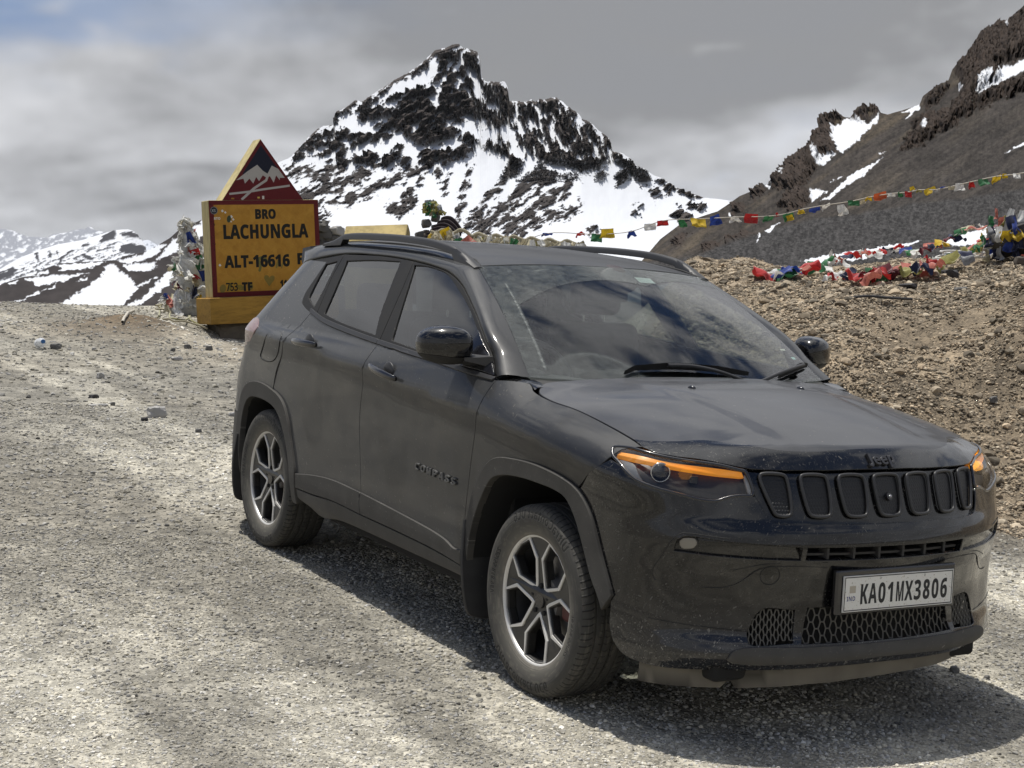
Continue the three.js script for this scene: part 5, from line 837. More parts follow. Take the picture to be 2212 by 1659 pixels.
// mud-caked lower flap below the bumper
{
  const top = (s) => frontP(s, 0.268, -0.045), rows = []; for (let i = 0; i <= 60; i++) { const s = lerp(-0.86, 0.93, i / 60), low = lerp(0.215, 0.186, sstep(-0.2, 0.9, s)) + 0.003 * noise3(s * 9, 1, 1) + (s > 0.565 && s < 0.595 ? 0.03 : 0); const a = top(s), b = frontP(s, 0.268, -0.068); rows.push([[a[0], 0.285, a[2]], [a[0] + 0.004, lerp(low, 0.285, 0.5), a[2]], [a[0], low, a[2]], [b[0], low, b[2]], [b[0], 0.285, b[2]]]); }
  const tintN = (p) => { const n = fbm(p[1] * 14, p[2] * 9, 3, 4); return n > 0.05 && p[2] > 0.35 ? 0.35 : 1 + 0.5 * n; };
  const m = MAT.mud.clone(); m.vertexColors = true; part(car, 'chin_flap', loft(rows, { tint: tintN, crease: 0.6 }), m, 'mud-caked flap under the bumper');
}
// cowl, wipers
part(car, 'cowl', loft(Array.from({ length: 31 }, (_, i) => { const w = -1 + i / 15, a = screenP(w * 1.0, 0.015); const z = a[2], xr = -0.30 + 0.01 * (1 - w * w); return [[a[0] - 0.02, a[1] - 0.012, z * 1.0], [a[0] + 0.005, a[1] - 0.012, z], [lerp(a[0], xr, 0.6), a[1] - 0.022, z * 1.005], [xr + 0.03, hoodY(xr, z) - 0.035, z * 1.01]]; })), MAT.trim);
{
  const wiper = (pts, blade) => { const arm = tubeAlong(pts.map(([w, t, h]) => { const p = screenP(w, t); return [p[0] + h * 0.5, p[1] + h, p[2]]; }), 0.0075, 7); const o = part(car, 'wiper', arm, MAT.satin); const rows = blade.map(([w, t, h]) => { const p = screenP(w, t), r = h * 0.5; return [[p[0] + 0.004, p[1] + 0.004, p[2] - 0.006], [p[0] + 0.008 + r, p[1] + 0.016 + h, p[2] - 0.004], [p[0] + 0.010 + r, p[1] + 0.018 + h, p[2] + 0.004], [p[0] + 0.004, p[1] + 0.004, p[2] + 0.006]]; }); part(o, 'wiper_blade', loft(rows, { closed: true, caps: true, crease: 0.6 }), MAT.rubber); };
  wiper([[-0.30, 0.005, 0.012], [-0.12, 0.035, 0.035], [0.05, 0.075, 0.035], [0.2, 0.085, 0.03]], [[0.47, 0.055, 0.002], [0.40, 0.085, 0.008], [0.2, 0.10, 0.014], [0.05, 0.10, 0.014], [-0.15, 0.088, 0.012], [-0.36, 0.06, 0.004]]);
  wiper([[-0.42, 0.005, 0.012], [-0.62, 0.03, 0.035], [-0.78, 0.06, 0.035], [-0.88, 0.08, 0.03]], [[-0.60, 0.035, 0.002], [-0.72, 0.06, 0.012], [-0.84, 0.085, 0.018], [-0.92, 0.10, 0.012], [-0.96, 0.105, 0.004]]);
}
{
  const N = 512, cv = new Uint8Array(N * N * 4), r = rngOf(88), sp = new Float32Array(N * N); for (let i = 0; i < 5200; i++) { const x = (r() * N) | 0, y = (r() * N) | 0, k = 0.3 + 0.7 * r(); sp[y * N + x] = k; if (r() < 0.4) sp[y * N + (x + 1) % N] = k; }
  for (let y = 0; y < N; y++) for (let x = 0; x < N; x++) {
    const w = -1 + 2 * x / (N - 1), t = y / (N - 1), i = y * N + x, n = grimeA[i], m = grimeB[i];
    // driver's side blade sweeps from its pivot; the passenger blade leaves the middle clear; both reach up to a curved edge
    const q1 = Math.hypot((w - 0.10) * 0.68, t * 0.80 + 0.08), q2 = Math.hypot((w + 0.70) * 0.68, t * 0.80 + 0.08), edge = lerp(0.905, 0.875, t) + 0.004 * n;
    const clear = Math.max((w < edge && q1 < 0.76 + 0.01 * n && t > 0.085 + 0.05 * Math.abs(w - 0.7) ) ? 1 : 0, q2 < 0.80 && q2 > 0.07 && t > 0.02 ? 1 : 0);
    const rim = Math.exp(-(((w - edge) / 0.010) ** 2)) * sstep(0.84, 0.78, t) * sstep(0.03, 0.08, t) * (0.7 + 0.5 * m);
    const arc = Math.exp(-(((Math.hypot((w - 0.62) / 0.30, (t + 0.10) / 0.30) - 1) / 0.05) ** 2)) * 0.12, inside = Math.hypot((w - 0.62) / 0.30, (t + 0.10) / 0.30) < 1 ? 0.16 : 0;
    let a = clear ? 0.006 + 0.008 * m + sp[i] * 0.07 + arc + inside * (0.8 + 0.5 * m) : 0.20 + 0.14 * n + 0.12 * m + sp[i] * 0.28; a = Math.max(a, rim * 0.75);
    const o = i * 4; cv[o] = cv[o + 1] = cv[o + 2] = clamp(a) * 255; cv[o + 3] = 255;
  }
  const am = new THREE.DataTexture(cv, N, N, THREE.RGBAFormat); am.magFilter = THREE.LinearFilter; am.needsUpdate = true;
  const g = loft(scr.map((row) => row.map((p) => [p[0] + 0.0016, p[1] + 0.0022, p[2]]))), uv = g.attributes.uv; for (let j = 0; j <= 24; j++) for (let i = 0; i <= screenN; i++) uv.setXY(j * (screenN + 1) + i, i / screenN, j / 24);
  part(car, 'dust_film', g, new THREE.MeshStandardMaterial({ name: 'windscreen_dust', color: rgb(0.24, 0.26, 0.25), roughness: 0.95, alphaMap: am, transparent: true }), 'dust left on the windscreen outside the wiped area');
}
// wheels: tyre, alloy with five grooved double spokes
{
  const prof = [], R = 0.349, W = 0.1125, bead = 0.232; // half profile from outer bead over tread to inner bead: [radius, axial]
  const outerSide = [[bead, 0.088], [bead + 0.006, 0.096], [0.252, 0.101], [0.272, 0.108], [0.29, 0.112], [0.305, 0.1125], [0.32, 0.110], [0.332, 0.104], [0.340, 0.096]];
  const tread = [[0.3445, 0.087], [0.3462, 0.078]]; const groove = (c) => tread.push([0.348 - 0.4 * c * c, c + 0.0052], [0.3405, c + 0.0042], [0.3405, c - 0.0042], [0.348 - 0.4 * c * c, c - 0.0052]);
  for (const c of [0.056, 0.019, -0.019, -0.056]) { groove(c); if (c > -0.05) tread.push([0.3485 - 0.3 * (c - 0.018) ** 2, c - 0.018]); }
  tread.push([0.3462, -0.078], [0.3445, -0.087]);
  const P = [...outerSide, ...tread, ...outerSide.slice().reverse().map(([r, a]) => [r, -a])], len = [0]; for (let i = 1; i < P.length; i++) len.push(len[i - 1] + Math.hypot(P[i][0] - P[i - 1][0], P[i][1] - P[i - 1][1]));
  const L = len[len.length - 1], seg = 120, pos = [], uv = [], idx = [];
  for (let i = 0; i <= seg; i++) for (let j = 0; j < P.length; j++) { const a = i / seg * 2 * Math.PI; pos.push(Math.cos(a) * P[j][0], Math.sin(a) * P[j][0], P[j][1]); uv.push(i / seg, len[j] / L); }
  for (let i = 0; i < seg; i++) for (let j = 0; j < P.length - 1; j++) { const a = i * P.length + j, b = a + P.length; idx.push(a, b, a + 1, b, b + 1, a + 1); }
  let tyreG = new THREE.BufferGeometry(); tyreG.setAttribute('position', new THREE.Float32BufferAttribute(pos, 3)); tyreG.setAttribute('uv', new THREE.Float32BufferAttribute(uv, 2)); tyreG.setIndex(idx); tyreG = toCreasedNormals(tyreG, 0.65);
  // printed relief: sipes on the tread, ribs and lettering on the flank
  const cw = 2048, ch = 512, mk = () => { const c = document.createElement('canvas'); c.width = cw; c.height = ch; return [c, c.getContext('2d')]; }, [cb, b] = mk(), [cc, d] = mk();
  const Y = (m) => ch - m / L * ch; b.fillStyle = '#808080'; b.fillRect(0, 0, cw, ch); d.fillStyle = '#3d3c39'; d.fillRect(0, 0, cw, ch);
  const t0 = len[9], t1 = len[P.length - 10], tr = rngOf(9);
  b.strokeStyle = '#101010'; d.strokeStyle = '#191918';
  for (let i = 0; i < 84; i++) { const x = (i + 0.2 * (tr() - 0.5)) / 84 * cw; for (const [q, lw] of [[b, 6], [d, 4]]) { q.lineWidth = lw; q.beginPath(); q.moveTo(x, Y(t0 - 0.022)); q.lineTo(x + 4, Y(t0 + 0.012)); q.lineTo(x + 10, Y(t0 + 0.024)); q.stroke(); q.beginPath(); q.moveTo(x + 10, Y(t1 + 0.022)); q.lineTo(x, Y(t1 - 0.024)); q.stroke(); q.lineWidth = lw * 0.5; for (const c of [0.06, 0.097, 0.134]) { q.beginPath(); q.moveTo(x + 12, Y(t0 + c)); q.quadraticCurveTo(x + 4, Y(t0 + c + 0.012), x + 14, Y(t0 + c + 0.024)); q.stroke(); } } }
  for (let i = 0; i < 2600; i++) { const x = tr() * cw, y = tr() * ch, k = tr(); d.fillStyle = `rgba(${110 + 50 * k},${106 + 46 * k},${96 + 36 * k},${0.05 + 0.13 * tr()})`; d.beginPath(); d.ellipse(x, y, 3 + 22 * tr(), 1 + 6 * tr(), 0, 0, 7); d.fill(); }
  const band = d.createLinearGradient(0, Y(0.01), 0, Y(0.085)); band.addColorStop(0, 'rgba(150,145,132,0.50)'); band.addColorStop(0.55, 'rgba(120,116,106,0.22)'); band.addColorStop(1, 'rgba(100,98,92,0.05)'); d.fillStyle = band; d.fillRect(0, Y(0.09), cw, Y(0) - Y(0.09));
  b.strokeStyle = '#a8a8a8'; b.lineWidth = 2; for (const m of [0.014, 0.022, 0.075]) { b.beginPath(); b.moveTo(0, Y(m)); b.lineTo(cw, Y(m)); b.stroke(); }
  for (const [q, col] of [[b, '#e8e8e8'], [d, 'rgba(24,24,23,0.75)']]) { q.fillStyle = col; q.font = 'bold 50px sans-serif'; for (const [tx, x] of [['UltraContact UC6', 250], ['UltraContact UC6', 1270]]) { q.save(); q.translate(x, Y(0.036)); q.scale(1.0, -1); q.translate(0, 34); q.scale(1, -1); q.fillText(tx, 0, 0); q.restore(); } q.font = 'bold 30px sans-serif'; for (const x of [840, 1860]) q.fillText('225/55 R18 98V', x, Y(0.046)); }
  const bump = new THREE.CanvasTexture(cb), colr = new THREE.CanvasTexture(cc); for (const t of [bump, colr]) { t.wrapS = THREE.RepeatWrapping; } colr.colorSpace = THREE.SRGBColorSpace;
  const tyreMat = new THREE.MeshStandardMaterial({ name: 'dusty_tyre_rubber', map: colr, bumpMap: bump, bumpScale: 0.004, roughness: 0.85 });
  // rim plate with five openings
  const opening = (k, grow) => { const a = Math.PI / 2 + Math.PI / 5 + k * 2 * Math.PI / 5 , c = Math.cos(a), s = Math.sin(a), pts = [[0.060 - grow * 1.25, 0], [0.067 - grow * 0.9, 0.008 + grow * 0.5], [0.133, 0.0655 + grow], [0.212 + grow * 0.2, 0.0655 + grow * 0.6], [0.2235, 0.0], [0.212 + grow * 0.2, -0.0655 - grow * 0.6], [0.133, -0.0655 - grow], [0.067 - grow * 0.9, -0.008 - grow * 0.5]]; return pts.map(([r, t]) => new THREE.Vector2(r * c - t * s, r * s + t * c)); };
  const plate = new THREE.Shape(); plate.absarc(0, 0, 0.2275, 0, 2 * Math.PI); for (let k = 0; k < 5; k++) plate.holes.push(new THREE.Path(opening(k, 0)));
  const plateG = new THREE.ExtrudeGeometry(plate, { depth: 0.026, bevelEnabled: true, bevelSize: 0.004, bevelThickness: 0.006, bevelSegments: 2, curveSegments: 48 });
  plateG.translate(0, 0, 0.048); // dish: sink towards the hub
  const dish = (g) => { const p = g.attributes.position; for (let i = 0; i < p.count; i++) { const r = Math.hypot(p.getX(i), p.getY(i)); p.setZ(i, p.getZ(i) - 0.016 * (1 - sstep(0.03, 0.2, r))); } g.computeVertexNormals(); return g; };
  dish(plateG);
  const faceG = (k) => { const s = new THREE.Shape(opening(k, 0.0125)); s.holes.push(new THREE.Path(opening(k, 0.0005))); return dish(new THREE.ExtrudeGeometry(s, { depth: 0.006, bevelEnabled: true, bevelSize: 0.0012, bevelThickness: 0.0015, bevelSegments: 1 }).translate(0, 0, 0.078)); };
  const lip = new THREE.LatheGeometry([[0.2255, 0.078], [0.2275, 0.087], [0.234, 0.0915], [0.2395, 0.089], [0.241, 0.082], [0.236, 0.07]].map(([r, y]) => new THREE.Vector2(r, y)), 96).rotateX(Math.PI / 2);
  const barrel = new THREE.LatheGeometry([[0.228, 0.08], [0.222, 0.04], [0.205, 0.01], [0.205, -0.06], [0.225, -0.09]].map(([r, y]) => new THREE.Vector2(r, y)), 72).rotateX(Math.PI / 2);
  const disc = new THREE.CylinderGeometry(0.155, 0.155, 0.022, 64).rotateX(Math.PI / 2).translate(0, 0, 0.0), bellG = new THREE.CylinderGeometry(0.085, 0.09, 0.05, 40).rotateX(Math.PI / 2).translate(0, 0, 0.025);
  const cal = new RoundedBoxGeometry(0.09, 0.15, 0.07, 3, 0.02).translate(0.135, 0.02, 0.005);
  const cap = new THREE.CylinderGeometry(0.029, 0.031, 0.014, 32).rotateX(Math.PI / 2).translate(0, 0, 0.068);
  const nut = new THREE.CylinderGeometry(0.0095, 0.0095, 0.016, 6).rotateX(Math.PI / 2), cupN = new THREE.CylinderGeometry(0.0135, 0.0135, 0.004, 20).rotateX(Math.PI / 2);
  const alloyDark = new THREE.MeshPhysicalMaterial({ name: 'dusty_black_alloy', map: MAT.lower.map, color: rgb(0.34, 0.34, 0.34), roughness: 0.45, clearcoat: 0.3 }), steel = new THREE.MeshStandardMaterial({ name: 'brake_steel', color: rgb(0.35, 0.34, 0.33), metalness: 0.8, roughness: 0.5 }), calMat = new THREE.MeshStandardMaterial({ name: 'brake_caliper', color: rgb(0.10, 0.035, 0.03), roughness: 0.6 });
  const wheel = (x, z, turn) => {
    const w = new THREE.Group(); w.name = 'wheel'; car.add(w); w.position.set(x, R - 0.002, z); if (z < 0) w.rotation.y = Math.PI; w.rotateZ(turn);
    part(w, 'tyre', tyreG, tyreMat); part(w, 'rim_lip', lip, MAT.silver); part(w, 'rim_barrel', barrel, MAT.satin); part(w, 'spoke_plate', plateG, alloyDark);
    for (let k = 0; k < 5; k++) part(w, 'spoke_face', faceG(k), MAT.silver);
    part(w, 'brake_disc', join([disc, bellG]), steel); part(w, 'brake_caliper', cal.clone().rotateZ(-turn + (z < 0 ? Math.PI : 0)), calMat); part(w, 'hub_cap', cap, MAT.gloss);
    for (let k = 0; k < 5; k++) { const a = k * 2 * Math.PI / 5 + 0.3, g = join([nut.clone(), cupN.clone().translate(0, 0, -0.004)]); part(w, 'wheel_nut', g.translate(Math.cos(a) * 0.052, Math.sin(a) * 0.052, 0.066), MAT.dark); }
    return w;
  };
  wheel(0, 0.775, 0.04); wheel(-2.636, 0.775, 0.05); wheel(0, -0.775, 0.5); wheel(-2.636, -0.775, 0.9);
}
// wing mirrors
{
  const sup = (v, n) => Math.sign(v) * Math.pow(Math.abs(v), n), shell = (lo, hi, nI, nJ) => { const rows = []; for (let i = 0; i <= nI; i++) { const b = lerp(lo, hi, i / nI); rows.push(Array.from({ length: nJ }, (_, j) => { const a = j / nJ * 2 * Math.PI, ca = sup(Math.cos(a), 0.72), sa = sup(Math.sin(a), 0.72), cb = sup(Math.cos(b), 0.7), sb = sup(Math.sin(b), 0.75); let x = ca * cb * 0.092, z = sa * cb * 0.10, y = sb * 0.076; x *= 1 - 0.25 * sstep(0, 0.1, z); if (x < 0) x *= 0.85; y *= 1 - 0.14 * sstep(-0.02, 0.1, z); return [-0.695 + x - 0.25 * z, 1.203 + y + 0.0 * z, 0.935 + z]; })); } return loft(rows, { closed: true, tint: () => 0.5 }); };
  const up = both('wing_mirror', shell(-0.45, 1.5707, 22, 40), MAT.front), low = both('mirror_base', shell(-1.5707, -0.48, 12, 40), MAT.trim, { parent: up });
  const arm = loft([[[-0.60, 1.150, 0.89], [-0.60, 1.163, 0.89], [-0.70, 1.163, 0.89], [-0.70, 1.135, 0.89]], [[-0.56, 1.142, 0.845], [-0.56, 1.168, 0.845], [-0.67, 1.168, 0.845], [-0.67, 1.125, 0.845]], [[-0.53, 1.128, 0.80], [-0.53, 1.175, 0.80], [-0.66, 1.175, 0.80], [-0.66, 1.12, 0.80]]], { closed: true, crease: 0.5 }); both('mirror_arm', arm, MAT.satin, { parent: up });
  const sail = panel(loop([C(-0.712, 1.262), C(-0.47, 1.108), [-0.58, 1.118], C(-0.70, 1.122)]), side, { cell: 0.03, off: 0.006, depth: 0.02 }); both('mirror_foot', sail, MAT.gloss, { parent: up });
}
// rear: tailgate, lamps, spoiler, rear bumper
{
  const rearZ = (y) => { const x = tail(y); return [x, bodyZ(x, y)]; };
  const rows = [0.40, 0.55, 0.75, 0.95, 1.05, 1.12, 1.25, 1.38, 1.45].map((y) => { const [x, z] = rearZ(y); return Array.from({ length: 15 }, (_, j) => { const t = -1 + j / 7; return [x - 0.06 * (1 - t * t), y, z * t]; }); });
  const tg = part(car, 'tailgate', loft(rows.slice(0, 6)), MAT.roof.clone()); tg.material.vertexColors = false;
  part(tg, 'rear_window', loft(rows.slice(5)), MAT.glass);
  const tl = panel(loop([[-2.916, 1.125], [-3.02, 1.124], [-3.09, 1.09], [-3.10, 1.0], [-3.03, 0.955], [-2.965, 0.985], [-2.907, 1.025], [-2.835, 1.083]]), side, { cell: 0.02, off: 0.004, depth: 0.02 });
  both('tail_lamp', tl, new THREE.MeshPhysicalMaterial({ name: 'tail_lamp_plastic', color: rgb(0.24, 0.15, 0.145), roughness: 0.25, clearcoat: 0.6 }));
  const sp = []; for (let i = 0; i <= 24; i++) { const w = -1 + i / 12, z = w * 0.585, k = 0.02 * (1 - w * w), e = 1 - Math.pow(Math.abs(w), 6); sp.push([[-2.90, roofY(-2.90, z * 0.93) - 0.002, z], [-3.0 - k, roofY(-3.0, z * 0.9) - 0.004, z], [-3.10 * e - 3.01 * (1 - e) - k, 1.462 - 0.015 * w * w, z], [-3.09 * e - 3.00 * (1 - e) - k, 1.435 - 0.012 * w * w, z], [-2.86, 1.42, z * 1.0]]); }
  part(car, 'spoiler', loft(sp, { closed: true, caps: true, crease: 0.7, tint: () => 0.9 }), MAT.roof);
  const rb = [0.30, 0.36, 0.45, 0.56, 0.62].map((y) => { const yy = Math.max(y, 0.42), R = [-3.085, -3.15, -3.22, -3.30, -3.38, -3.44].map((x) => [x, y, bodyZ(x, yy) + 0.004]); return [...R, [-3.52, y, 0], ...R.slice().reverse().map(([x, q, z]) => [x, q, -z])]; });
  part(car, 'rear_bumper', loft(rb, { tint: () => 1.1 }), MAT.lower);
}
// underside and cabin
{
  const box = (name, w, h, d, x, y, z, m, r = 0.02, parent = car) => part(parent, name, new RoundedBoxGeometry(w, h, d, 2, r).translate(x, y, z), m);
  box('underbody', 1.62, 0.14, 1.52, -1.32, 0.30, 0, MAT.dark); box('underbody', 0.84, 0.16, 1.2, 0.30, 0.30, 0, MAT.dark); box('underbody', 0.85, 0.2, 1.0, -2.95, 0.34, 0, MAT.dark); box('underbody', 0.5, 0.5, 0.94, 0.3, 0.6, 0, MAT.dark);
  box('cabin_floor', 2.6, 0.06, 1.45, -1.75, 0.42, 0, MAT.cabin); box('firewall', 0.05, 0.65, 1.5, -0.42, 0.75, 0, MAT.dark, 0.01);
  const dash = loft(Array.from({ length: 21 }, (_, i) => { const z = -0.72 + i * 0.072, hump = 0.035 * Math.exp(-(((z - 0.37) / 0.18) ** 2)); return [[-0.44, 1.06, z], [-0.62, 1.062 + hump * 0.6, z], [-0.80, 1.045 + hump, z], [-0.90, 1.0 + hump, z], [-0.93, 0.9, z], [-0.9, 0.7, z]]; })); part(car, 'dashboard', dash, MAT.cabin);
  for (const s of [1, -1]) {
    const seat = new THREE.Group(); seat.name = 'front_seat'; car.add(seat); seat.position.set(-1.33, 0.42, 0.37 * s);
    box('seat_cushion', 0.52, 0.2, 0.5, 0.12, 0.22, 0, MAT.cabin, 0.07, seat); const bk = box('seat_back', 0.14, 0.66, 0.48, -0.20, 0.55, 0, MAT.cabin, 0.06, seat); bk.geometry.rotateZ(0.18).translate(0.05, 0, 0);
    const hr = box('headrest', 0.10, 0.19, 0.27, -0.30, 0.96, 0, MAT.cabin, 0.045, seat); for (const q of [-0.06, 0.06]) part(seat, 'headrest_post', new THREE.CylinderGeometry(0.006, 0.006, 0.16, 8).translate(-0.30, 0.84, q), MAT.chrome);
  }
  const rs = new THREE.Group(); rs.name = 'rear_seat'; car.add(rs); rs.position.set(-2.15, 0.42, 0); box('seat_cushion', 0.5, 0.2, 1.3, 0.1, 0.22, 0, MAT.cabin, 0.07, rs); box('seat_back', 0.14, 0.62, 1.3, -0.2, 0.5, 0, MAT.cabin, 0.06, rs); for (const q of [-0.42, 0, 0.42]) box('headrest', 0.1, 0.16, 0.24, -0.22, 0.86, q, MAT.cabin, 0.04, rs);
  const wheelRim = new THREE.TorusGeometry(0.185, 0.016, 12, 48); wheelRim.rotateY(Math.PI / 2); wheelRim.rotateZ(0.42); wheelRim.translate(-0.93, 1.03, 0.37); const st = part(car, 'steering_wheel', wheelRim, MAT.satin);
  const hub = new THREE.SphereGeometry(0.07, 20, 12); hub.scale(0.45, 1, 1.1); hub.rotateZ(0.42); hub.translate(-0.92, 1.025, 0.37); part(st, 'steering_hub', hub, MAT.cabin); for (const a of [0, Math.PI, -Math.PI / 2]) { const b = new RoundedBoxGeometry(0.016, 0.03, 0.14, 2, 0.006); b.translate(0, 0, 0.11); b.rotateX(-a); b.rotateZ(0.42); b.translate(-0.93, 1.03, 0.37); part(st, 'steering_spoke', b, MAT.cabin); }
  const sens = screenP(-0.13, 0.93); const rm = new THREE.Group(); rm.name = 'inside_mirror'; car.add(rm); rm.position.set(sens[0] - 0.05, sens[1] - 0.02, sens[2]); const pod = new THREE.SphereGeometry(0.09, 20, 12); pod.scale(1.1, 0.45, 1.0); part(rm, 'sensor_pod', pod.rotateZ(-0.5), new THREE.MeshStandardMaterial({ name: 'sensor_cover', color: rgb(0.035, 0.026, 0.032), roughness: 0.6 })); part(rm, 'mirror_back', new RoundedBoxGeometry(0.03, 0.065, 0.24, 3, 0.014).translate(-0.09, -0.075, 0), MAT.cabin);
  part(car, 'headliner', loft(Array.from({ length: 20 }, (_, i) => { const x = lerp(-1.14, -3.0, i / 19); return Array.from({ length: 9 }, (_, j) => { const z = -0.53 + j * 0.1325; return [x, roofY(x, z) - 0.03, z]; }); })), MAT.cabin);
  const stk = (w0, t0, w1, t1, m) => part(car, 'screen_sticker', loft([0, 0.5, 1].map((a) => [0, 0.5, 1].map((b) => { const p = screenP(lerp(w0, w1, a), lerp(t0, t1, b)); return [p[0] - 0.003, p[1] - 0.003, p[2]]; }))), m);
  stk(-0.215, 0.917, -0.36, 0.862, new THREE.MeshStandardMaterial({ name: 'pale_sticker', color: rgb(0.62, 0.70, 0.66), roughness: 0.6 })); stk(-0.93, 0.2, -0.965, 0.18, new THREE.MeshStandardMaterial({ name: 'small_sticker', color: rgb(0.35, 0.55, 0.5), roughness: 0.6 })); stk(-0.90, 0.27, -0.95, 0.255, new THREE.MeshStandardMaterial({ name: 'small_sticker_tan', color: rgb(0.5, 0.48, 0.4), roughness: 0.6 }));
}
// ------------------------------------------------------------------ things round the pass
function onGround(px, py, d0 = 4, d1 = 34) { // where the ground lies along that line of sight
  let d = d0, prev = d0; for (; d < d1; d += 0.05) { const p = at(px, py, d); if (groundY(p.x, p.z) >= p.y) { let a = prev, b = d; for (let i = 0; i < 18; i++) { const m = (a + b) / 2, q = at(px, py, m); if (groundY(q.x, q.z) >= q.y) b = m; else a = m; } return at(px, py, b); } prev = d; }
  const q = at(px, py, 24); q.y = groundY(q.x, q.z); return q;
}
const mm = (px, d) => px * d / CAM_F; // grid length to metres at a depth
const mat = (name, c, rough = 0.9, extra = {}) => new THREE.MeshStandardMaterial({ name, color: c, roughness: rough, side: THREE.DoubleSide, ...extra });
const grime = tileNoise(512, 4, 6, 811), grime2 = tileNoise(512, 24, 3, 823);
const stoneTex = tex(512, (i) => { const v = 0.93 + 0.16 * grime[i] + 0.12 * grime2[i]; return [v, v, v]; });

// ---- the summit sign
{
  const yaw = 0.52, W = 1.80, H = 1.48, D = 0.33, TH = 0.93;
  const corner = at(459.5, 643.5, 24.0), sign = thing('summit_sign', 'yellow and maroon pass sign with triangular top on a yellow plinth', 'sign', [0, 0, 0]);
  sign.rotation.set(0, yaw, 0.004, 'YXZ'); sign.updateMatrix();
  const fl = new THREE.Vector3(-W / 2, 0.42, D / 2).applyMatrix4(sign.matrix); sign.position.copy(corner).sub(fl);
  const noiseDab = (g, w, h, n, cols, r, seed) => { const q = rngOf(seed); for (let i = 0; i < n; i++) { g.fillStyle = cols[(q() * cols.length) | 0]; g.beginPath(); const s = r * (0.2 + q() * q()); g.ellipse(q() * w, q() * h, s * (0.5 + q()), s * (0.3 + 0.7 * q()), q() * 3, 0, 7); g.fill(); } };
  const cv = document.createElement('canvas'); cv.width = 1096; cv.height = 900; const g = cv.getContext('2d');
  g.fillStyle = '#b0822f'; g.fillRect(0, 0, 1096, 900);
  noiseDab(g, 1096, 900, 900, ['rgba(150,104,24,0.10)', 'rgba(205,160,70,0.09)', 'rgba(120,80,20,0.07)'], 70, 3); noiseDab(g, 1096, 900, 500, ['rgba(96,66,20,0.25)', 'rgba(214,170,90,0.25)'], 5, 4);
  g.fillStyle = '#5c1418'; g.fillRect(0, 0, 1096, 40); g.fillRect(0, 0, 46, 900); g.fillRect(1050, 0, 46, 900); g.fillRect(0, 854, 1096, 46); noiseDab(g, 46, 900, 60, ['rgba(40,10,12,0.4)', 'rgba(120,50,45,0.3)'], 16, 5);
  // rubbed-out green under-painting and stains
  g.strokeStyle = 'rgba(84,92,52,0.75)'; g.lineWidth = 26; g.lineCap = 'round'; g.beginPath(); g.arc(500, 588, 48, 3.4, 6.0); g.stroke(); g.beginPath(); g.moveTo(452, 560); g.quadraticCurveTo(500, 600, 470, 660); g.stroke(); g.fillStyle = 'rgba(96,98,50,0.6)'; g.beginPath(); g.moveTo(520, 755); g.bezierCurveTo(490, 700, 560, 690, 565, 735); g.bezierCurveTo(590, 690, 650, 720, 600, 770); g.lineTo(560, 815); g.fill();
  g.fillStyle = 'rgba(88,94,52,0.55)'; for (const [x, y, w, h] of [[70, 780, 60, 80], [150, 770, 40, 70], [230, 790, 90, 50], [340, 780, 60, 60], [640, 560, 24, 90], [690, 590, 18, 60]]) { g.beginPath(); g.ellipse(x + w / 2, y + h / 2, w / 2, h / 2, 0.3, 0, 7); g.fill(); }
  g.fillStyle = 'rgba(150,132,20,0.25)'; g.fillRect(130, 740, 150, 110);
  const write = (t, x, y, size, w, col = '#171712') => { g.save(); g.font = `bold ${size}px sans-serif`; const m = g.measureText(t).width; g.translate(x, y); g.scale(w / m, 1); g.fillStyle = col; g.strokeStyle = col; g.lineWidth = 9; g.lineJoin = 'round'; g.fillText(t, 0, 0); g.strokeText(t, 0, 0); g.restore(); };
  write('BRO', 445, 172, 118, 215); write('LACHUNGLA', 120, 356, 176, 858); write('ALT-16616', 130, 626, 150, 650); write('FT', 850, 610, 140, 150); write('TF', 290, 846, 104, 104); write('1115 BRTF', 672, 836, 104, 330);
  g.save(); g.font = '98px sans-serif'; g.fillStyle = '#17170f'; g.strokeStyle = '#17170f'; g.lineWidth = 6; g.translate(132, 842); g.scale(0.72, 1); g.fillText('753', 0, 0); g.strokeText('753', 0, 0); g.restore();
  g.fillStyle = '#22262c'; g.beginPath(); g.arc(48, 92, 36, 0, 7); g.fill(); g.strokeStyle = '#8a8f92'; g.lineWidth = 4; g.beginPath(); g.arc(48, 92, 33, 0, 7); g.stroke(); g.fillStyle = '#9a9fa2'; g.font = 'bold 36px sans-serif'; g.fillText('XS', 24, 106); g.fillStyle = '#d8d8d4'; g.font = 'bold 34px sans-serif'; g.fillText('RTO', 42, 178);
  g.fillStyle = '#d6d4cc'; for (const [x, y, r] of [[130, 96, 14], [158, 110, 12], [215, 150, 16], [232, 176, 13], [210, 196, 9], [82, 600, 14]]) { g.beginPath(); g.moveTo(x - r, y); g.lineTo(x, y - r); g.lineTo(x + r, y + r * 0.3); g.lineTo(x - r * 0.2, y + r); g.fill(); } g.fillStyle = '#3a4432'; g.beginPath(); g.ellipse(190, 172, 20, 34, 0.2, 0, 7); g.fill();
  const panelMap = new THREE.CanvasTexture(cv); panelMap.colorSpace = THREE.SRGBColorSpace;
  const c2 = document.createElement('canvas'); c2.width = 1024; c2.height = 740; const t = c2.getContext('2d');
  t.fillStyle = '#5a1016'; t.fillRect(0, 0, 1024, 740); t.fillStyle = '#12182a'; t.beginPath(); t.moveTo(512, 40); t.lineTo(170, 420); t.lineTo(860, 430); t.fill();
  t.fillStyle = '#5a1016'; t.beginPath(); t.moveTo(512, -40); t.lineTo(-40, 740); t.lineTo(40, 740); t.lineTo(512, 70); t.lineTo(984, 740); t.lineTo(1064, 740); t.fill();
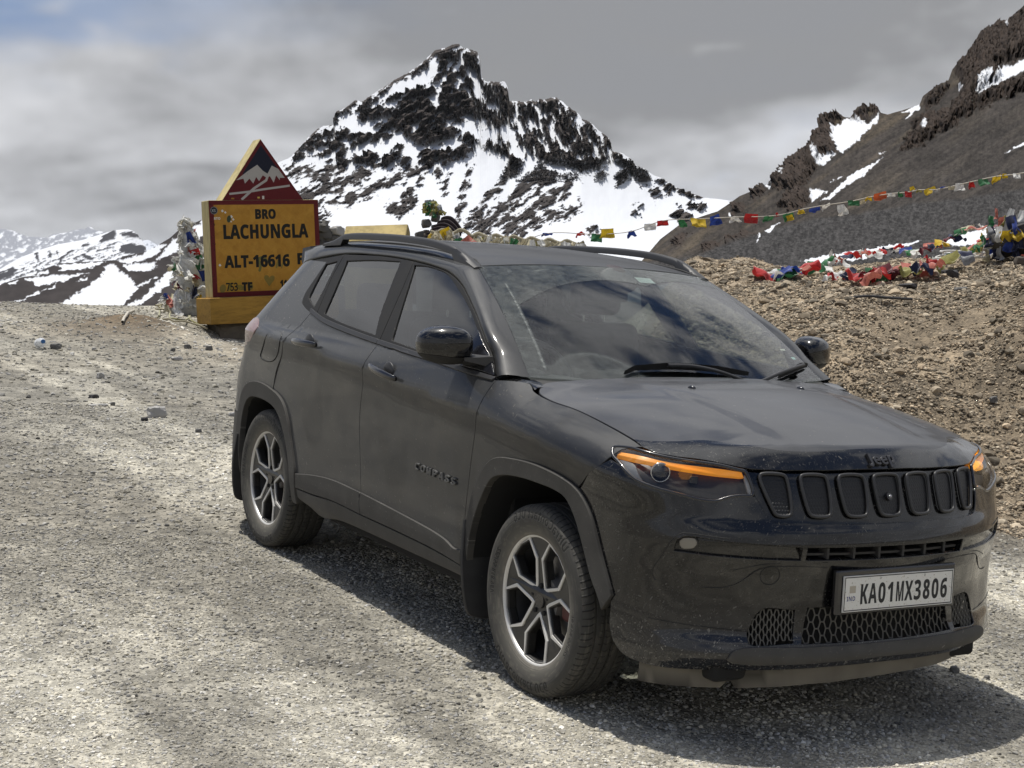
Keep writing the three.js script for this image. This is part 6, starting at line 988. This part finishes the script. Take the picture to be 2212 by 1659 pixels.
  t.fillStyle = '#a9a6a0'; t.beginPath(); for (const [x, y] of [[180, 500], [330, 390], [455, 310], [520, 380], [580, 420], [640, 320], [720, 360], [800, 470], [735, 470], [735, 500], [690, 440], [655, 530], [610, 450], [570, 470], [520, 440], [470, 510], [435, 460], [395, 540], [350, 480], [290, 540], [275, 480]]) t.lineTo(x, y); t.fill();
  noiseDab(t, 1024, 740, 300, ['rgba(30,20,20,0.25)', 'rgba(190,180,160,0.12)'], 7, 8);
  t.strokeStyle = '#a8a59f'; t.lineCap = 'butt'; t.lineWidth = 26; t.beginPath(); t.moveTo(90, 665); t.lineTo(330, 640); t.lineTo(520, 610); t.lineTo(860, 566); t.stroke(); t.lineWidth = 30; t.beginPath(); t.moveTo(240, 735); t.lineTo(400, 600); t.lineTo(560, 500); t.lineTo(585, 440); t.stroke(); t.fillStyle = '#b9a24a'; t.fillRect(440, 700, 30, 22); t.fillStyle = '#c9c4ba'; t.fillRect(500, 690, 26, 40); t.fillStyle = '#8f6a20'; t.fillRect(110, 712, 40, 18);
  const triMap = new THREE.CanvasTexture(c2); triMap.colorSpace = THREE.SRGBColorSpace;
  const cream = mat('cream_masonry_paint', rgb(0.50, 0.42, 0.21), 0.9, { map: stoneTex }), must = mat('mustard_paint', rgb(0.36, 0.205, 0.035), 0.9, { map: stoneTex });
  const slab = new RoundedBoxGeometry(W, H, D, 2, 0.012).translate(0, 0.42 + H / 2, 0); part(sign, 'board', slab, cream);
  const inn = 0.004; part(sign, 'board_face', new THREE.PlaneGeometry(W - 0.01, H - 0.01).translate(0, 0.42 + H / 2, D / 2 + inn), new THREE.MeshStandardMaterial({ name: 'painted_board', map: panelMap, roughness: 0.85 }), 'mustard board lettered BRO LACHUNGLA ALT-16616 FT');
  const tw = 0.66, tx = -0.015, y0 = 0.42 + H, sh = new THREE.Shape([[tx - tw, 0], [tx + tw, 0], [tx, TH]].map(([a, b]) => new THREE.Vector2(a, b)));
  part(sign, 'gable', new THREE.ExtrudeGeometry(sh, { depth: D - 0.03, bevelEnabled: true, bevelSize: 0.008, bevelThickness: 0.01, bevelSegments: 1 }).translate(0, y0 - 0.004, -D / 2 + 0.015), cream);
  const tri = new THREE.ShapeGeometry(sh), uvs = tri.attributes.uv, ps = tri.attributes.position; for (let i = 0; i < uvs.count; i++) uvs.setXY(i, (ps.getX(i) - tx + tw) / (2 * tw), ps.getY(i) / TH); part(sign, 'gable_face', tri.translate(0, y0, D / 2 + 0.002), new THREE.MeshStandardMaterial({ name: 'painted_gable', map: triMap, roughness: 0.85 }), 'maroon gable painted with white peaks and a road');
  part(sign, 'plinth', new RoundedBoxGeometry(W + 0.30, 0.40, D + 0.34, 2, 0.015).translate(0.03, 0.22, 0.06), must);
  // broken footing under the plinth
  const foot = new THREE.BoxGeometry(W + 0.12, 0.75, D + 0.05, 26, 12, 8), fp = foot.attributes.position; for (let i = 0; i < fp.count; i++) { const x = fp.getX(i), y = fp.getY(i), z = fp.getZ(i), k = 0.10 * ridged(x * 2.2, y * 3, z * 3 + 4, 4) * (y < 0.37 ? 1 : 0), q = clamp(0.37 - y) * 0.3; fp.setXYZ(i, x * (1 - q * 0.25) + k, y + 0.03 * noise3(x * 4, z * 4, 1), z * (1 - q * 0.3) + k); }
  part(sign, 'footing', flat(foot.translate(0.03, -0.34, 0.02)), mat('dirty_concrete', rgb(0.10, 0.088, 0.072), 0.95, { map: stoneTex }), 'undercut concrete footing');
}
// ---- cloth
function clothGeo(seed, w, h, fold, nx = 12, ny = 10) { // hangs from its top edge, gathered and rippling more towards the free end
  const r = rngOf(seed), o = [r() * 90, r() * 90, r() * 90], g = new THREE.PlaneGeometry(w, h, nx, ny), p = g.attributes.position, gather = 0.25 + 0.45 * r();
  for (let i = 0; i < p.count; i++) { const u = p.getX(i) / w + 0.5, v = 0.5 - p.getY(i) / h, a = fold * (0.2 + v), rip = Math.sin((u + 0.25 * v * noise3(o[0], v * 2, 1)) * (9 + 5 * r() * 0) + o[0]); const x = (u - 0.5) * w * (1 - gather * fold * (1 - v * 0.4)) + a * 0.16 * w * noise3(u * 1.5 + o[0], v * 1.5, o[1]), y = -v * h * (1 - 0.25 * fold * v) + 0.10 * a * h * noise3(u * 2 + o[1], v, o[2]), z = a * 0.13 * h * rip + a * 0.42 * h * noise3(u * 1.2 + o[2], v * 1.3 + o[0], 3) + 0.05 * a * h * noise3(u * 7, v * 6, o[1]); p.setXYZ(i, x, y, z); }
  g.computeVertexNormals(); return g;
}
const FLAG = {}; const flagMat = (k, c) => (FLAG[k] = new THREE.MeshPhysicalMaterial({ name: k + '_flag_cloth', color: c, roughness: 0.95, transmission: 0.3, thickness: 0, map: stoneTex, side: THREE.DoubleSide }));
flagMat('white', rgb(0.74, 0.74, 0.71)); flagMat('cream', rgb(0.52, 0.47, 0.33)); flagMat('red', rgb(0.45, 0.02, 0.02)); flagMat('orange', rgb(0.52, 0.10, 0.03)); flagMat('green', rgb(0.03, 0.16, 0.06)); flagMat('yellow', rgb(0.62, 0.43, 0.02)); flagMat('blue', rgb(0.015, 0.045, 0.26)); flagMat('grey', rgb(0.30, 0.31, 0.33)); flagMat('maroon', rgb(0.13, 0.015, 0.025)); flagMat('salmon', rgb(0.50, 0.16, 0.12)); flagMat('navy', rgb(0.012, 0.018, 0.06)); flagMat('olive', rgb(0.28, 0.26, 0.07));
const ropeMat = mat('pale_cord', rgb(0.45, 0.42, 0.36));
const clothKinds = [11, 12, 13, 14, 15, 16, 17, 18].map((s) => clothGeo(s, 1, 1, 0.9 + (s % 3) * 0.2)), flyKinds = [31, 32, 33, 34, 35, 36].map((s) => clothGeo(s, 1, 1, 0.55 + (s % 3) * 0.2));
function flagAt(parent, origin, p, w, h, kind, k, rx, ry, rz, fly) { const m = part(parent, 'flag', (fly ? flyKinds : clothKinds)[k % (fly ? 6 : 8)], FLAG[kind]); m.position.copy(p).sub(origin); m.scale.set(w, h, (w + h) / 2); m.rotation.set(rx, ry, rz); return m; }
// the flag line across the slope: [x, y, width, colour] along it
{
  const L = [[1183, 511, 26, 'blue'], [1252, 510, 34, 'red'], [1290, 513, 26, 'green'], [1312, 502, 34, 'yellow'], [1363, 507, 34, 'blue'], [1404, 491, 28, 'white'], [1431, 484, 30, 'red'], [1471, 482, 34, 'green'], [1508, 480, 34, 'yellow'], [1543, 473, 36, 'blue'], [1586, 476, 36, 'white'], [1624, 470, 34, 'red'], [1661, 474, 34, 'green'], [1678, 467, 14, 'red'], [1702, 468, 30, 'green'], [1703, 473, 22, 'yellow'], [1729, 460, 30, 'yellow'], [1760, 456, 28, 'blue'], [1784, 450, 28, 'white'], [1816, 450, 38, 'white'], [1844, 441, 28, 'green'], [1863, 440, 16, 'cream'], [1877, 433, 22, 'yellow'], [1901, 424, 30, 'orange'], [1926, 425, 22, 'white'], [1944, 422, 20, 'green'], [1962, 422, 18, 'red'], [1969, 411, 15, 'yellow'], [1985, 417, 18, 'olive'], [2007, 414, 28, 'yellow'], [2020, 417, 15, 'grey'], [2038, 411, 18, 'blue'], [2055, 410, 15, 'cream'], [2073, 404, 30, 'white'], [2097, 400, 25, 'red'], [2122, 394, 30, 'green'], [2153, 388, 28, 'yellow'], [2170, 383, 24, 'yellow'], [2196, 383, 20, 'white'], [2224, 378, 26, 'blue'], [2252, 372, 26, 'green']];
  const depth = (px) => lerp(23.5, 17, clamp((px - 1170) / 1080)), o = at(1150, 520, depth(1150)), g = thing('prayer_flag_line', 'long line of small bright prayer flags strung across the slope above the car', 'prayer flags', o.toArray(), undefined);
  const cord = L.filter((_, i) => i % 2 === 0).map(([x, y]) => at(x, y - 7, depth(x)).sub(o)); cord.unshift(at(1130, 520, depth(1130)).sub(o)); part(g, 'cord', tubeAlong(cord, 0.006, 5), ropeMat);
  L.forEach(([x, y, w, c], i) => { const d = depth(x), r = rngOf(300 + i); flagAt(g, o, at(x, y - 8, d), mm(w, d) * (0.85 + 0.3 * r()), mm(w * (0.45 + 0.35 * r()), d), c, i, (r() - 0.3) * 1.5, (r() - 0.5) * 0.9, (r() - 0.3) * 0.5, true); });
}
// fallen flag lines and the heap on the level ground to the right
{
  const cols = ['salmon', 'blue', 'white', 'yellow', 'salmon', 'navy', 'green', 'yellow', 'cream', 'red', 'grey', 'maroon', 'green', 'white', 'navy', 'olive'];
  const lineOf = (label, group, pts, n, seed, h, list = cols) => {
    const r = rngOf(seed), curve = new THREE.CatmullRomCurve3(pts.map(([x, y, up]) => { const p = onGround(x, y, 13, 33); p.y += up ?? 0.05; return p; })), o = curve.getPoint(0).clone(), g = thing('fallen_prayer_flags', label, 'prayer flags', o.toArray());
    part(g, 'cord', new THREE.TubeGeometry(new THREE.CatmullRomCurve3(curve.getPoints(40).map((p) => p.clone().sub(o).add(new THREE.Vector3(0, 0.02, 0)))), 60, 0.009, 5), ropeMat);
    for (let i = 0; i < n; i++) { const p = curve.getPoint((i + 0.3 + 0.4 * r()) / n), s = (0.17 + 0.17 * r()) * h; p.y += 0.03 + 0.05 * r(); p.z += (r() - 0.5) * 0.25; flagAt(g, o, p, s * 1.25, s * 0.8, list[(r() * list.length) | 0], i, -0.9 - r() * 0.6, (r() - 0.5) * 1.2, (r() - 0.5) * 0.5, r() < 0.5); }
    return g;
  };
  lineOf('fallen flag line of salmon, navy and yellow cloths lying in front of the snow patch', 0, [[1640, 603, 0.02], [1720, 598, 0.05], [1790, 590, 0.08], [1850, 575, 0.14], [1920, 562, 0.17], [1985, 548, 0.16]], 26, 41, 1.0, ['salmon', 'blue', 'white', 'yellow', 'navy', 'green', 'yellow', 'red', 'white']);
  lineOf('flag line of yellow, maroon and blue cloths rising to the right from the snow patch', 0, [[1985, 548, 0.16], [2040, 538, 0.26], [2085, 526, 0.34], [2150, 510, 0.38], [2240, 500, 0.4]], 15, 42, 1.05, ['yellow', 'maroon', 'navy', 'white', 'salmon', 'cream', 'yellow', 'green']);
  lineOf('tangled flag line of pale, green and red cloths trailing over bare ground', 0, [[1790, 608, 0.02], [1860, 607, 0.03], [1930, 601, 0.06], [1990, 596, 0.08], [2050, 586, 0.12], [2110, 570, 0.2], [2170, 552, 0.3], [2240, 530, 0.4]], 40, 43, 0.9, ['white', 'green', 'grey', 'salmon', 'cream', 'navy', 'white', 'maroon', 'olive', 'red']);
  const o = onGround(2207, 562, 13, 33), heap = thing('prayer_flag_heap', 'dark heap of knotted prayer flags and cloths at the right edge', 'prayer flags', o.toArray()), r = rngOf(77);
  const core = stoneGeometry(71, 3, 0.4); core.scale(0.30, 0.20, 0.26); part(heap, 'stone_core', flat(core.translate(0.05, 0.26, 0)), mat('dark_stone', rgb(0.05, 0.047, 0.045)));
  for (let i = 0; i < 60; i++) { const a = r() * 6.28, y = 0.10 + r() * 0.44, q = 0.36 - Math.abs(y - 0.28) * 0.5, p = o.clone().add(new THREE.Vector3(Math.cos(a) * q * 1.15, y, Math.sin(a) * q * 0.8)); flagAt(heap, o, p, 0.12 + 0.13 * r(), 0.10 + 0.15 * r(), ['grey', 'navy', 'maroon', 'green', 'white', 'salmon', 'yellow', 'navy', 'cream', 'olive', 'blue'][(r() * 11) | 0], i, (r() - 0.5) * 1.2, -a + 1.57 + (r() - 0.5), (r() - 0.5) * 0.9, false); }
}
// ---- bundle of white prayer flags left of the sign
{
  const o = at(415, 652, 25.6); o.y = Math.min(o.y, groundY(o.x, o.z)) - 0.02; const g = thing('prayer_flag_bundle', 'tall leaning bundle of weathered white prayer flags beside the left end of the sign', 'prayer flags', o.toArray()), r = rngOf(55), top = at(401, 474, 25.6).sub(o), base = new THREE.Vector3(0.12, 0, 0);
  part(g, 'pole', tubeAlong([base, top.clone().multiplyScalar(0.5).add(base.clone().multiplyScalar(0.5)), top], 0.03, 7), mat('weathered_pole', rgb(0.1, 0.09, 0.08)));
  const core = []; for (let i = 0; i <= 14; i++) { const t = i / 14, c = base.clone().lerp(top, t), w = lerp(0.48, 0.02, Math.pow(t, 0.9)) * (1 + 0.25 * noise3(t * 5, 1, 2)); core.push(Array.from({ length: 14 }, (_, j) => { const a = j / 14 * 6.28, k = 1 + 0.3 * noise3(Math.cos(a) * 2, t * 6, Math.sin(a) * 2); return [c.x + Math.cos(a) * w * k, c.y, c.z + Math.sin(a) * w * k * 0.8]; })); }
  part(g, 'cloth_core', loft(core, { closed: true }), FLAG.white);
  for (let i = 0; i < 150; i++) { const t = Math.pow(r(), 1.2) * 0.97, a = r() * 6.28, w = lerp(0.58, 0.03, Math.pow(t, 0.9)), c = base.clone().lerp(top, t).add(new THREE.Vector3(Math.cos(a) * w, 0.1, Math.sin(a) * w * 0.8)).add(o), low = t < 0.35 && Math.cos(a) > -0.2; const kind = r() < (low ? 0.6 : 0.94) ? (r() < 0.8 ? 'white' : 'cream') : ['blue', 'red', 'green', 'navy', 'yellow', 'green', 'salmon', 'maroon'][(r() * 8) | 0]; flagAt(g, o, c, 0.10 + 0.14 * r(), 0.12 + 0.26 * r(), kind, i, -0.25 - 0.8 * r(), -a + 1.57 + (r() - 0.5) * 1.0, 0.5 + (r() - 0.5) * 1.0, false); }
  for (const [y, a, kind] of [[0.80, 1.3, 'blue'], [0.62, 1.0, 'red'], [0.55, 0.9, 'green'], [0.44, 0.6, 'blue'], [0.36, 0.4, 'red']]) { const t = y, w = lerp(0.36, 0.05, t), c = base.clone().lerp(top, t).add(new THREE.Vector3(Math.cos(a) * w, 0.1, Math.sin(a) * w + 0.08)).add(o); flagAt(g, o, c, 0.2, 0.26, kind, (y * 20) | 0, 0.1, 0.2, 0.3, true); }
  // cords and dropped cloths at its foot
  for (let k = 0; k < 6; k++) { const q = rngOf(500 + k), P = []; for (let i = 0; i < 9; i++) { const p = onGround(335 + i * 13 + 8 * q(), 657 + k * 3 + 3 * q(), 18, 30); p.y += 0.03 + 0.05 * q(); P.push(p.sub(o)); } part(g, 'trailing_cord', tubeAlong(P, 0.010 + 0.008 * q(), 6), FLAG[k === 1 ? 'olive' : 'cream']); }
}
// ---- stones piled right of the sign, a second sign block, a stone post with cloths behind the car
const rockKinds = [1, 2, 3, 4, 5, 6].map((s) => { const g = stoneGeometry(s * 7 + 1, 2, 0.42); const p = g.attributes.position; for (let i = 0; i < p.count; i++) { const q = (v) => (Math.abs(v) > 0.62 ? Math.sign(v) * (0.62 + (Math.abs(v) - 0.62) * 0.3) : v); p.setXYZ(i, q(p.getX(i)), q(p.getY(i)), q(p.getZ(i))); } return toCreasedNormals(g, 0.55); });
const rockMats = { grey: mat('grey_rock', rgb(0.16, 0.156, 0.148), 0.95, { map: stoneTex }), pale: mat('pale_rock', rgb(0.44, 0.43, 0.41), 0.95, { map: stoneTex }), dark: mat('dark_slate', rgb(0.055, 0.053, 0.055), 0.9, { map: stoneTex }), brown: mat('brown_rock', rgb(0.12, 0.10, 0.08), 0.95, { map: stoneTex }) };
function pile(name, label, category, base, stones) { const g = thing(name, label, category, base.toArray()); stones.forEach(([x, y, z, sx, sy, sz, k, m, ry], i) => { const s = part(g, 'stone', rockKinds[k % 6], rockMats[m]); s.position.set(x, y, z); s.scale.set(sx, sy, sz); s.rotation.set(0.15 * Math.sin(i * 3), ry ?? i, 0.12 * Math.cos(i * 5)); }); return g; }
{
  const o = at(712, 560, 25.2), r = rngOf(31), L = []; o.y = groundY(o.x, o.z); const H = at(712, 480, 25.2).y - o.y;
  for (let i = 0; i < 34; i++) { const t = i / 34, w = lerp(0.55, 0.10, t); L.push([(r() - 0.4) * w * 2 + (t < 0.7 ? 0.2 : -0.06), t * H, (r() - 0.5) * w, 0.13 + 0.12 * r(), 0.08 + 0.06 * r(), 0.13 + 0.1 * r(), i, r() < 0.5 ? 'grey' : r() < 0.6 ? 'brown' : 'pale']); }
  const g = pile('stone_cairn', 'loose cairn of grey stones and pale cloths right of the sign', 'cairn', o, L); for (let i = 0; i < 22; i++) { const p = o.clone().add(new THREE.Vector3((r() - 0.3) * 1.0, H * (0.25 + 0.5 * r()), 0.25 + 0.3 * r())); flagAt(g, o, p, 0.18, 0.14, r() < 0.6 ? 'cream' : 'white', i, (r() - 0.5) * 2, r() * 6, r(), false); }
}
{
  const d = 23.5, o = at(815, 540, d); o.y = groundY(o.x, o.z); const H = at(815, 488, d).y - o.y, w = mm(131, d), g = thing('sign_block', 'faded yellow sign block with sloping top showing above the car roof', 'sign', o.toArray()); g.rotation.y = -0.06;
  const sh = new THREE.Shape([[-0.30, 0], [0.30, 0], [0.30, H - 0.22], [-0.02, H], [-0.10, H], [-0.30, H - 0.1]].map(([a, b]) => new THREE.Vector2(a, b))); part(g, 'block', new THREE.ExtrudeGeometry(sh, { depth: w, bevelEnabled: true, bevelSize: 0.01, bevelThickness: 0.01, bevelSegments: 1 }).rotateY(-Math.PI / 2).translate(w / 2, 0, 0), mat('faded_yellow_paint', rgb(0.42, 0.33, 0.14), 0.9, { map: stoneTex }));
  const cv = document.createElement('canvas'); cv.width = 512; cv.height = 128; const q = cv.getContext('2d'); q.fillStyle = '#cdb273'; q.fillRect(0, 0, 512, 128); const rr = rngOf(5); for (let i = 0; i < 300; i++) { q.fillStyle = `rgba(${180 + 60 * rr()},${150 + 60 * rr()},${90 + 50 * rr()},0.25)`; q.beginPath(); q.ellipse(rr() * 512, rr() * 128, 3 + 20 * rr(), 2 + 8 * rr(), 0, 0, 7); q.fill(); } q.fillStyle = 'rgba(160,120,40,0.55)'; q.font = 'bold 70px sans-serif'; q.fillText('B l o o m', 30, 80); const m = new THREE.CanvasTexture(cv); m.colorSpace = THREE.SRGBColorSpace;
  const a = Math.atan2(0.32, 0.22), pl = new THREE.PlaneGeometry(w * 0.98, 0.36).rotateX(-a + 0.0).translate(0, H - 0.108, 0.144); part(g, 'sloping_face', pl, new THREE.MeshStandardMaterial({ name: 'worn_print', map: m, roughness: 0.9 }));
}
{
  const d = 24, o = at(940, 545, d); o.y = groundY(o.x, o.z); const H = at(930, 462, d).y - o.y, r = rngOf(19), L = []; const wd = mm(36, d);
  for (let i = 0; i < 22; i++) { const t = i / 22, s = i % 2 ? 1 : -1; L.push([-0.05 + s * wd * 0.27, 0.06 + t * H * 0.98, (r() - 0.5) * 0.1, wd * 0.36, H / 20, wd * 0.5, i, r() < 0.7 ? 'grey' : 'brown', r() * 0.3]); }
  L.push([-wd * 0.75, H * 0.82, 0, 0.13, 0.11, 0.12, 3, 'grey'], [-wd * 0.9, H * 0.5, 0, 0.14, 0.16, 0.14, 2, 'brown']);
  const g = pile('stone_post', 'square stone post capped with green and cream cloths behind the car', 'stone post', o, L);
  for (let i = 0; i < 26; i++) { const a = r() * 6.28, t = r(), p = o.clone().add(new THREE.Vector3(-0.04 + Math.cos(a) * wd * 0.55 * (1 - t * 0.7), H + 0.04 + t * 0.18, Math.sin(a) * wd * 0.5 * (1 - t * 0.7))); flagAt(g, o, p, 0.14 + 0.08 * r(), 0.12 + 0.08 * r(), ['olive', 'cream', 'green', 'grey', 'olive'][(r() * 5) | 0], i, (r() - 0.5) * 1.6, r() * 6, r() - 0.5, false); }
  // dark quilted cover slumped against it
  const q0 = at(955, 530, d - 0.4), rows = []; for (let i = 0; i <= 30; i++) { const t = i / 30, c0 = at(lerp(912, 958, t), lerp(520, 470, t), d - 0.3), c1 = at(lerp(985, 1002, t), lerp(535, 500, t), d - 0.7); const rib = 0.03 * Math.abs(Math.sin(t * 3.14 * 6)); rows.push(Array.from({ length: 9 }, (_, j) => { const u = j / 8, p = c0.clone().lerp(c1, u); return [p.x - q0.x, p.y - q0.y + rib + 0.10 * Math.sin(u * 3.14), p.z - q0.z + rib * 2]; })); }
  const tarp = loft(rows); single('quilted_cover', tarp, mat('plum_quilt', rgb(0.035, 0.025, 0.028)), 'dark plum quilted cover slumped beside the stone post', 'cover', q0.toArray());
  const hr = o.clone().add(new THREE.Vector3(0, 0, 0)), row = thing('prayer_flag_row', 'matted row of cream and yellow prayer flags just above the car roof', 'prayer flags', hr.toArray());
  for (let i = 0; i < 120; i++) { const t = i / 119, px = lerp(925, 1262, Math.pow(t, 0.95)), top = px < 1010 ? lerp(512, 488, 1 - Math.abs(px - 960) / 50) : lerp(502, 521, (px - 1010) / 250), p = at(px + (r() - 0.5) * 6, top + 8 + 12 * r() * r() - 3, d - 0.8 - r() * 0.5); flagAt(row, hr, p, 0.12 + 0.14 * r(), 0.14 + 0.16 * r(), r() < 0.55 ? 'cream' : r() < 0.6 ? 'white' : ['yellow', 'olive', 'yellow', 'grey', 'green', 'salmon'][(r() * 6) | 0], i, (r() - 0.5) * 1.4, (r() - 0.5) * 2.4, (r() - 0.5) * 1.6, false); }
  const rope = []; for (let i = 0; i <= 26; i++) { const px = lerp(930, 1262, i / 26), y = px < 1010 ? 500 : lerp(506, 526, (px - 1010) / 250); rope.push(at(px, y + 4 * Math.sin(i * 2.1), d - 1.0).sub(hr)); } part(row, 'cord', tubeAlong(rope, 0.03, 6), FLAG.cream);
  const mound = []; for (let i = 0; i <= 20; i++) { const px = lerp(900, 1290, i / 20), top = at(px, px < 1010 ? 520 : lerp(518, 536, (px - 1010) / 250), d - 0.8); mound.push([-0.5, -0.2, 0, 0.2, 0.5].map((z, j) => { const p = top.clone(); p.y = j === 0 || j === 4 ? groundY(p.x, p.z) - 0.1 : p.y - Math.abs(z) * 0.5; return [p.x - hr.x, p.y - hr.y, p.z + z * 1.6 - hr.z]; })); } part(row, 'stone_core', loft(mound), rockMats.grey);
}
// ---- single stones, a bottle and litter
const loose = (label, px, py, w, hgt, k, m, ry = 0.4, d0 = 4) => { const p = onGround(px, py, d0), d = -p.z, s = single('rock', rockKinds[k], rockMats[m], label, 'rock', [p.x, p.y + mm(hgt, d) * 0.36, p.z]); s.scale.set(mm(w, d) * 0.62, mm(hgt, d) * 0.70, mm(w, d) * 0.45); s.rotation.y = ry; return s; };
loose('big pale block of rock on the road left of the rear wheel', 339, 901, 46, 27, 0, 'pale', 0.3);
loose('small black stone right in front of the big pale block', 312, 909, 17, 9, 1, 'dark');
loose('grey brick-shaped rock beside the clear bottle', 121, 754, 26, 14, 2, 'grey', 0.1);
loose('flat dark slate pointing right, alone on the road', 202, 860, 24, 9, 3, 'dark', 1.1);
loose('thin white slab of stone lying flat below the dark slate', 214, 876, 44, 4, 4, 'pale');
loose('little grey stone at the end of the thin white slab', 244, 876, 11, 9, 5, 'grey');
loose('dark grey stone on the road near the rear wheel arch', 429, 934, 15, 9, 2, 'grey');
loose('white stone half hidden behind the rear bumper', 501, 899, 16, 10, 1, 'pale');
loose('lumpy pale grey stone halfway along the road to the sign', 217, 817, 18, 14, 3, 'pale', 0.9);
loose('white stone lying below the brown heap', 204, 757, 11, 7, 4, 'pale');
loose('dark round stone below the footing, nearest the heap', 374, 760, 11, 10, 5, 'grey');
loose('angular grey stone under the corner of the footing', 405, 753, 17, 11, 0, 'grey', 0.8);
loose('cream slab of stone on the ground before the sign', 384, 778, 26, 8, 4, 'pale', 0.5);
loose('grey stone in the shade under the sign footing', 452, 757, 16, 12, 2, 'grey');
loose('dark slate boulder on the level ground below the fallen flags', 2050, 600, 40, 20, 3, 'dark', 0.3, 12);
loose('flat black slate left of the dark boulder', 1965, 622, 52, 11, 4, 'dark', 0.9, 12);
loose('grey slate slab at the foot of the lump on the right', 2075, 628, 30, 9, 1, 'grey', 0.2, 12);
loose('grey boulder at the very right edge below the flag heap', 2206, 572, 30, 20, 2, 'brown', 0.2, 12);
loose('round grey stone lying low on the gravel bank', 2146, 868, 18, 14, 5, 'grey', 0.2, 8);
loose('pale stone sitting mid-way up the gravel bank', 2060, 1010, 14, 9, 1, 'pale', 0.2, 6);
loose('stone in the front shadow of the car, right of the plate', 2061, 1452, 24, 16, 0, 'grey', 0.6, 3.2);
loose('small stone at the sunny edge of the shadow', 2132, 1467, 14, 10, 5, 'grey', 0.6, 3.2);
loose('broken pale chip under the front lip of the car', 1855, 1423, 14, 14, 3, 'pale', 0.6, 3.2);
{
  const p = onGround(83, 752, 4), prof = [[0.001, 0], [0.030, 0.002], [0.034, 0.012], [0.034, 0.05], [0.031, 0.06], [0.034, 0.07], [0.034, 0.13], [0.032, 0.15], [0.020, 0.178], [0.013, 0.19], [0.013, 0.205]].map(([a, b]) => new THREE.Vector2(a * 1.5, b * 1.25));
  const b = thing('plastic_bottle', 'crumpled clear plastic bottle with a blue cap lying on the road', 'bottle', [p.x, p.y + 0.05, p.z]); b.rotation.set(1.45, 0.5, 0, 'YXZ');
  part(b, 'body', new THREE.LatheGeometry(prof, 28), new THREE.MeshPhysicalMaterial({ name: 'clear_plastic', color: rgb(0.88, 0.9, 0.92), transmission: 0.55, thickness: 0, roughness: 0.25, ior: 1.45 })); part(b, 'cap', new THREE.CylinderGeometry(0.023, 0.023, 0.026, 20).translate(0, 0.26, 0), mat('blue_cap', rgb(0.03, 0.12, 0.3), 0.5)); part(b, 'label_band', new THREE.CylinderGeometry(0.0525, 0.0525, 0.05, 28, 1, true).translate(0, 0.118, 0), mat('white_label', rgb(0.7, 0.72, 0.74), 0.6));
  const P = [[265, 702], [268, 694], [271, 690], [275, 684], [282, 679], [289, 676]].map(([x, y]) => { const q = onGround(x, y, 10); q.y += 0.04; return q; }), o = P[0].clone(); single('rope', tubeAlong(P.map((q) => q.clone().sub(o)), 0.02, 7), ropeMat, 'knotted pale rope lying over the brown heap', 'rope', o.toArray());
  const S = [[1632, 605], [1680, 603], [1758, 598]].map(([x, y]) => { const q = onGround(x, y, 13); q.y += 0.03; return q; }), s0 = S[0].clone(); single('stick', tubeAlong(S.map((q) => q.clone().sub(s0)), 0.022, 7), mat('bleached_wood', rgb(0.36, 0.29, 0.19)), 'pale wooden stick lying left of the fallen flags', 'stick', s0.toArray());
  const c = onGround(2085, 566, 13), loopPts = []; for (let i = 0; i < 40; i++) { const a = i * 0.55, k = 0.16 + 0.05 * Math.sin(i * 1.3); loopPts.push([Math.cos(a) * k * 1.7, 0.05 + 0.045 * (1 + Math.sin(i * 0.9)), Math.sin(a) * k]); } single('cable_coil', tubeAlong(loopPts, 0.013, 6), FLAG.white, 'loose coil of white cord beside the tangled flags', 'cord', c.toArray());
  const tw = onGround(1890, 652, 12), tg = tubeAlong([[-0.3, 0.02, 0], [-0.1, 0.05, 0.02], [0.12, 0.03, 0], [0.3, 0.015, 0.05]], 0.013, 6); single('twig', tg, rockMats.dark, 'dark twig lying on the tan gravel of the bank', 'twig', tw.toArray());
}
renderer.render(scene, camera);
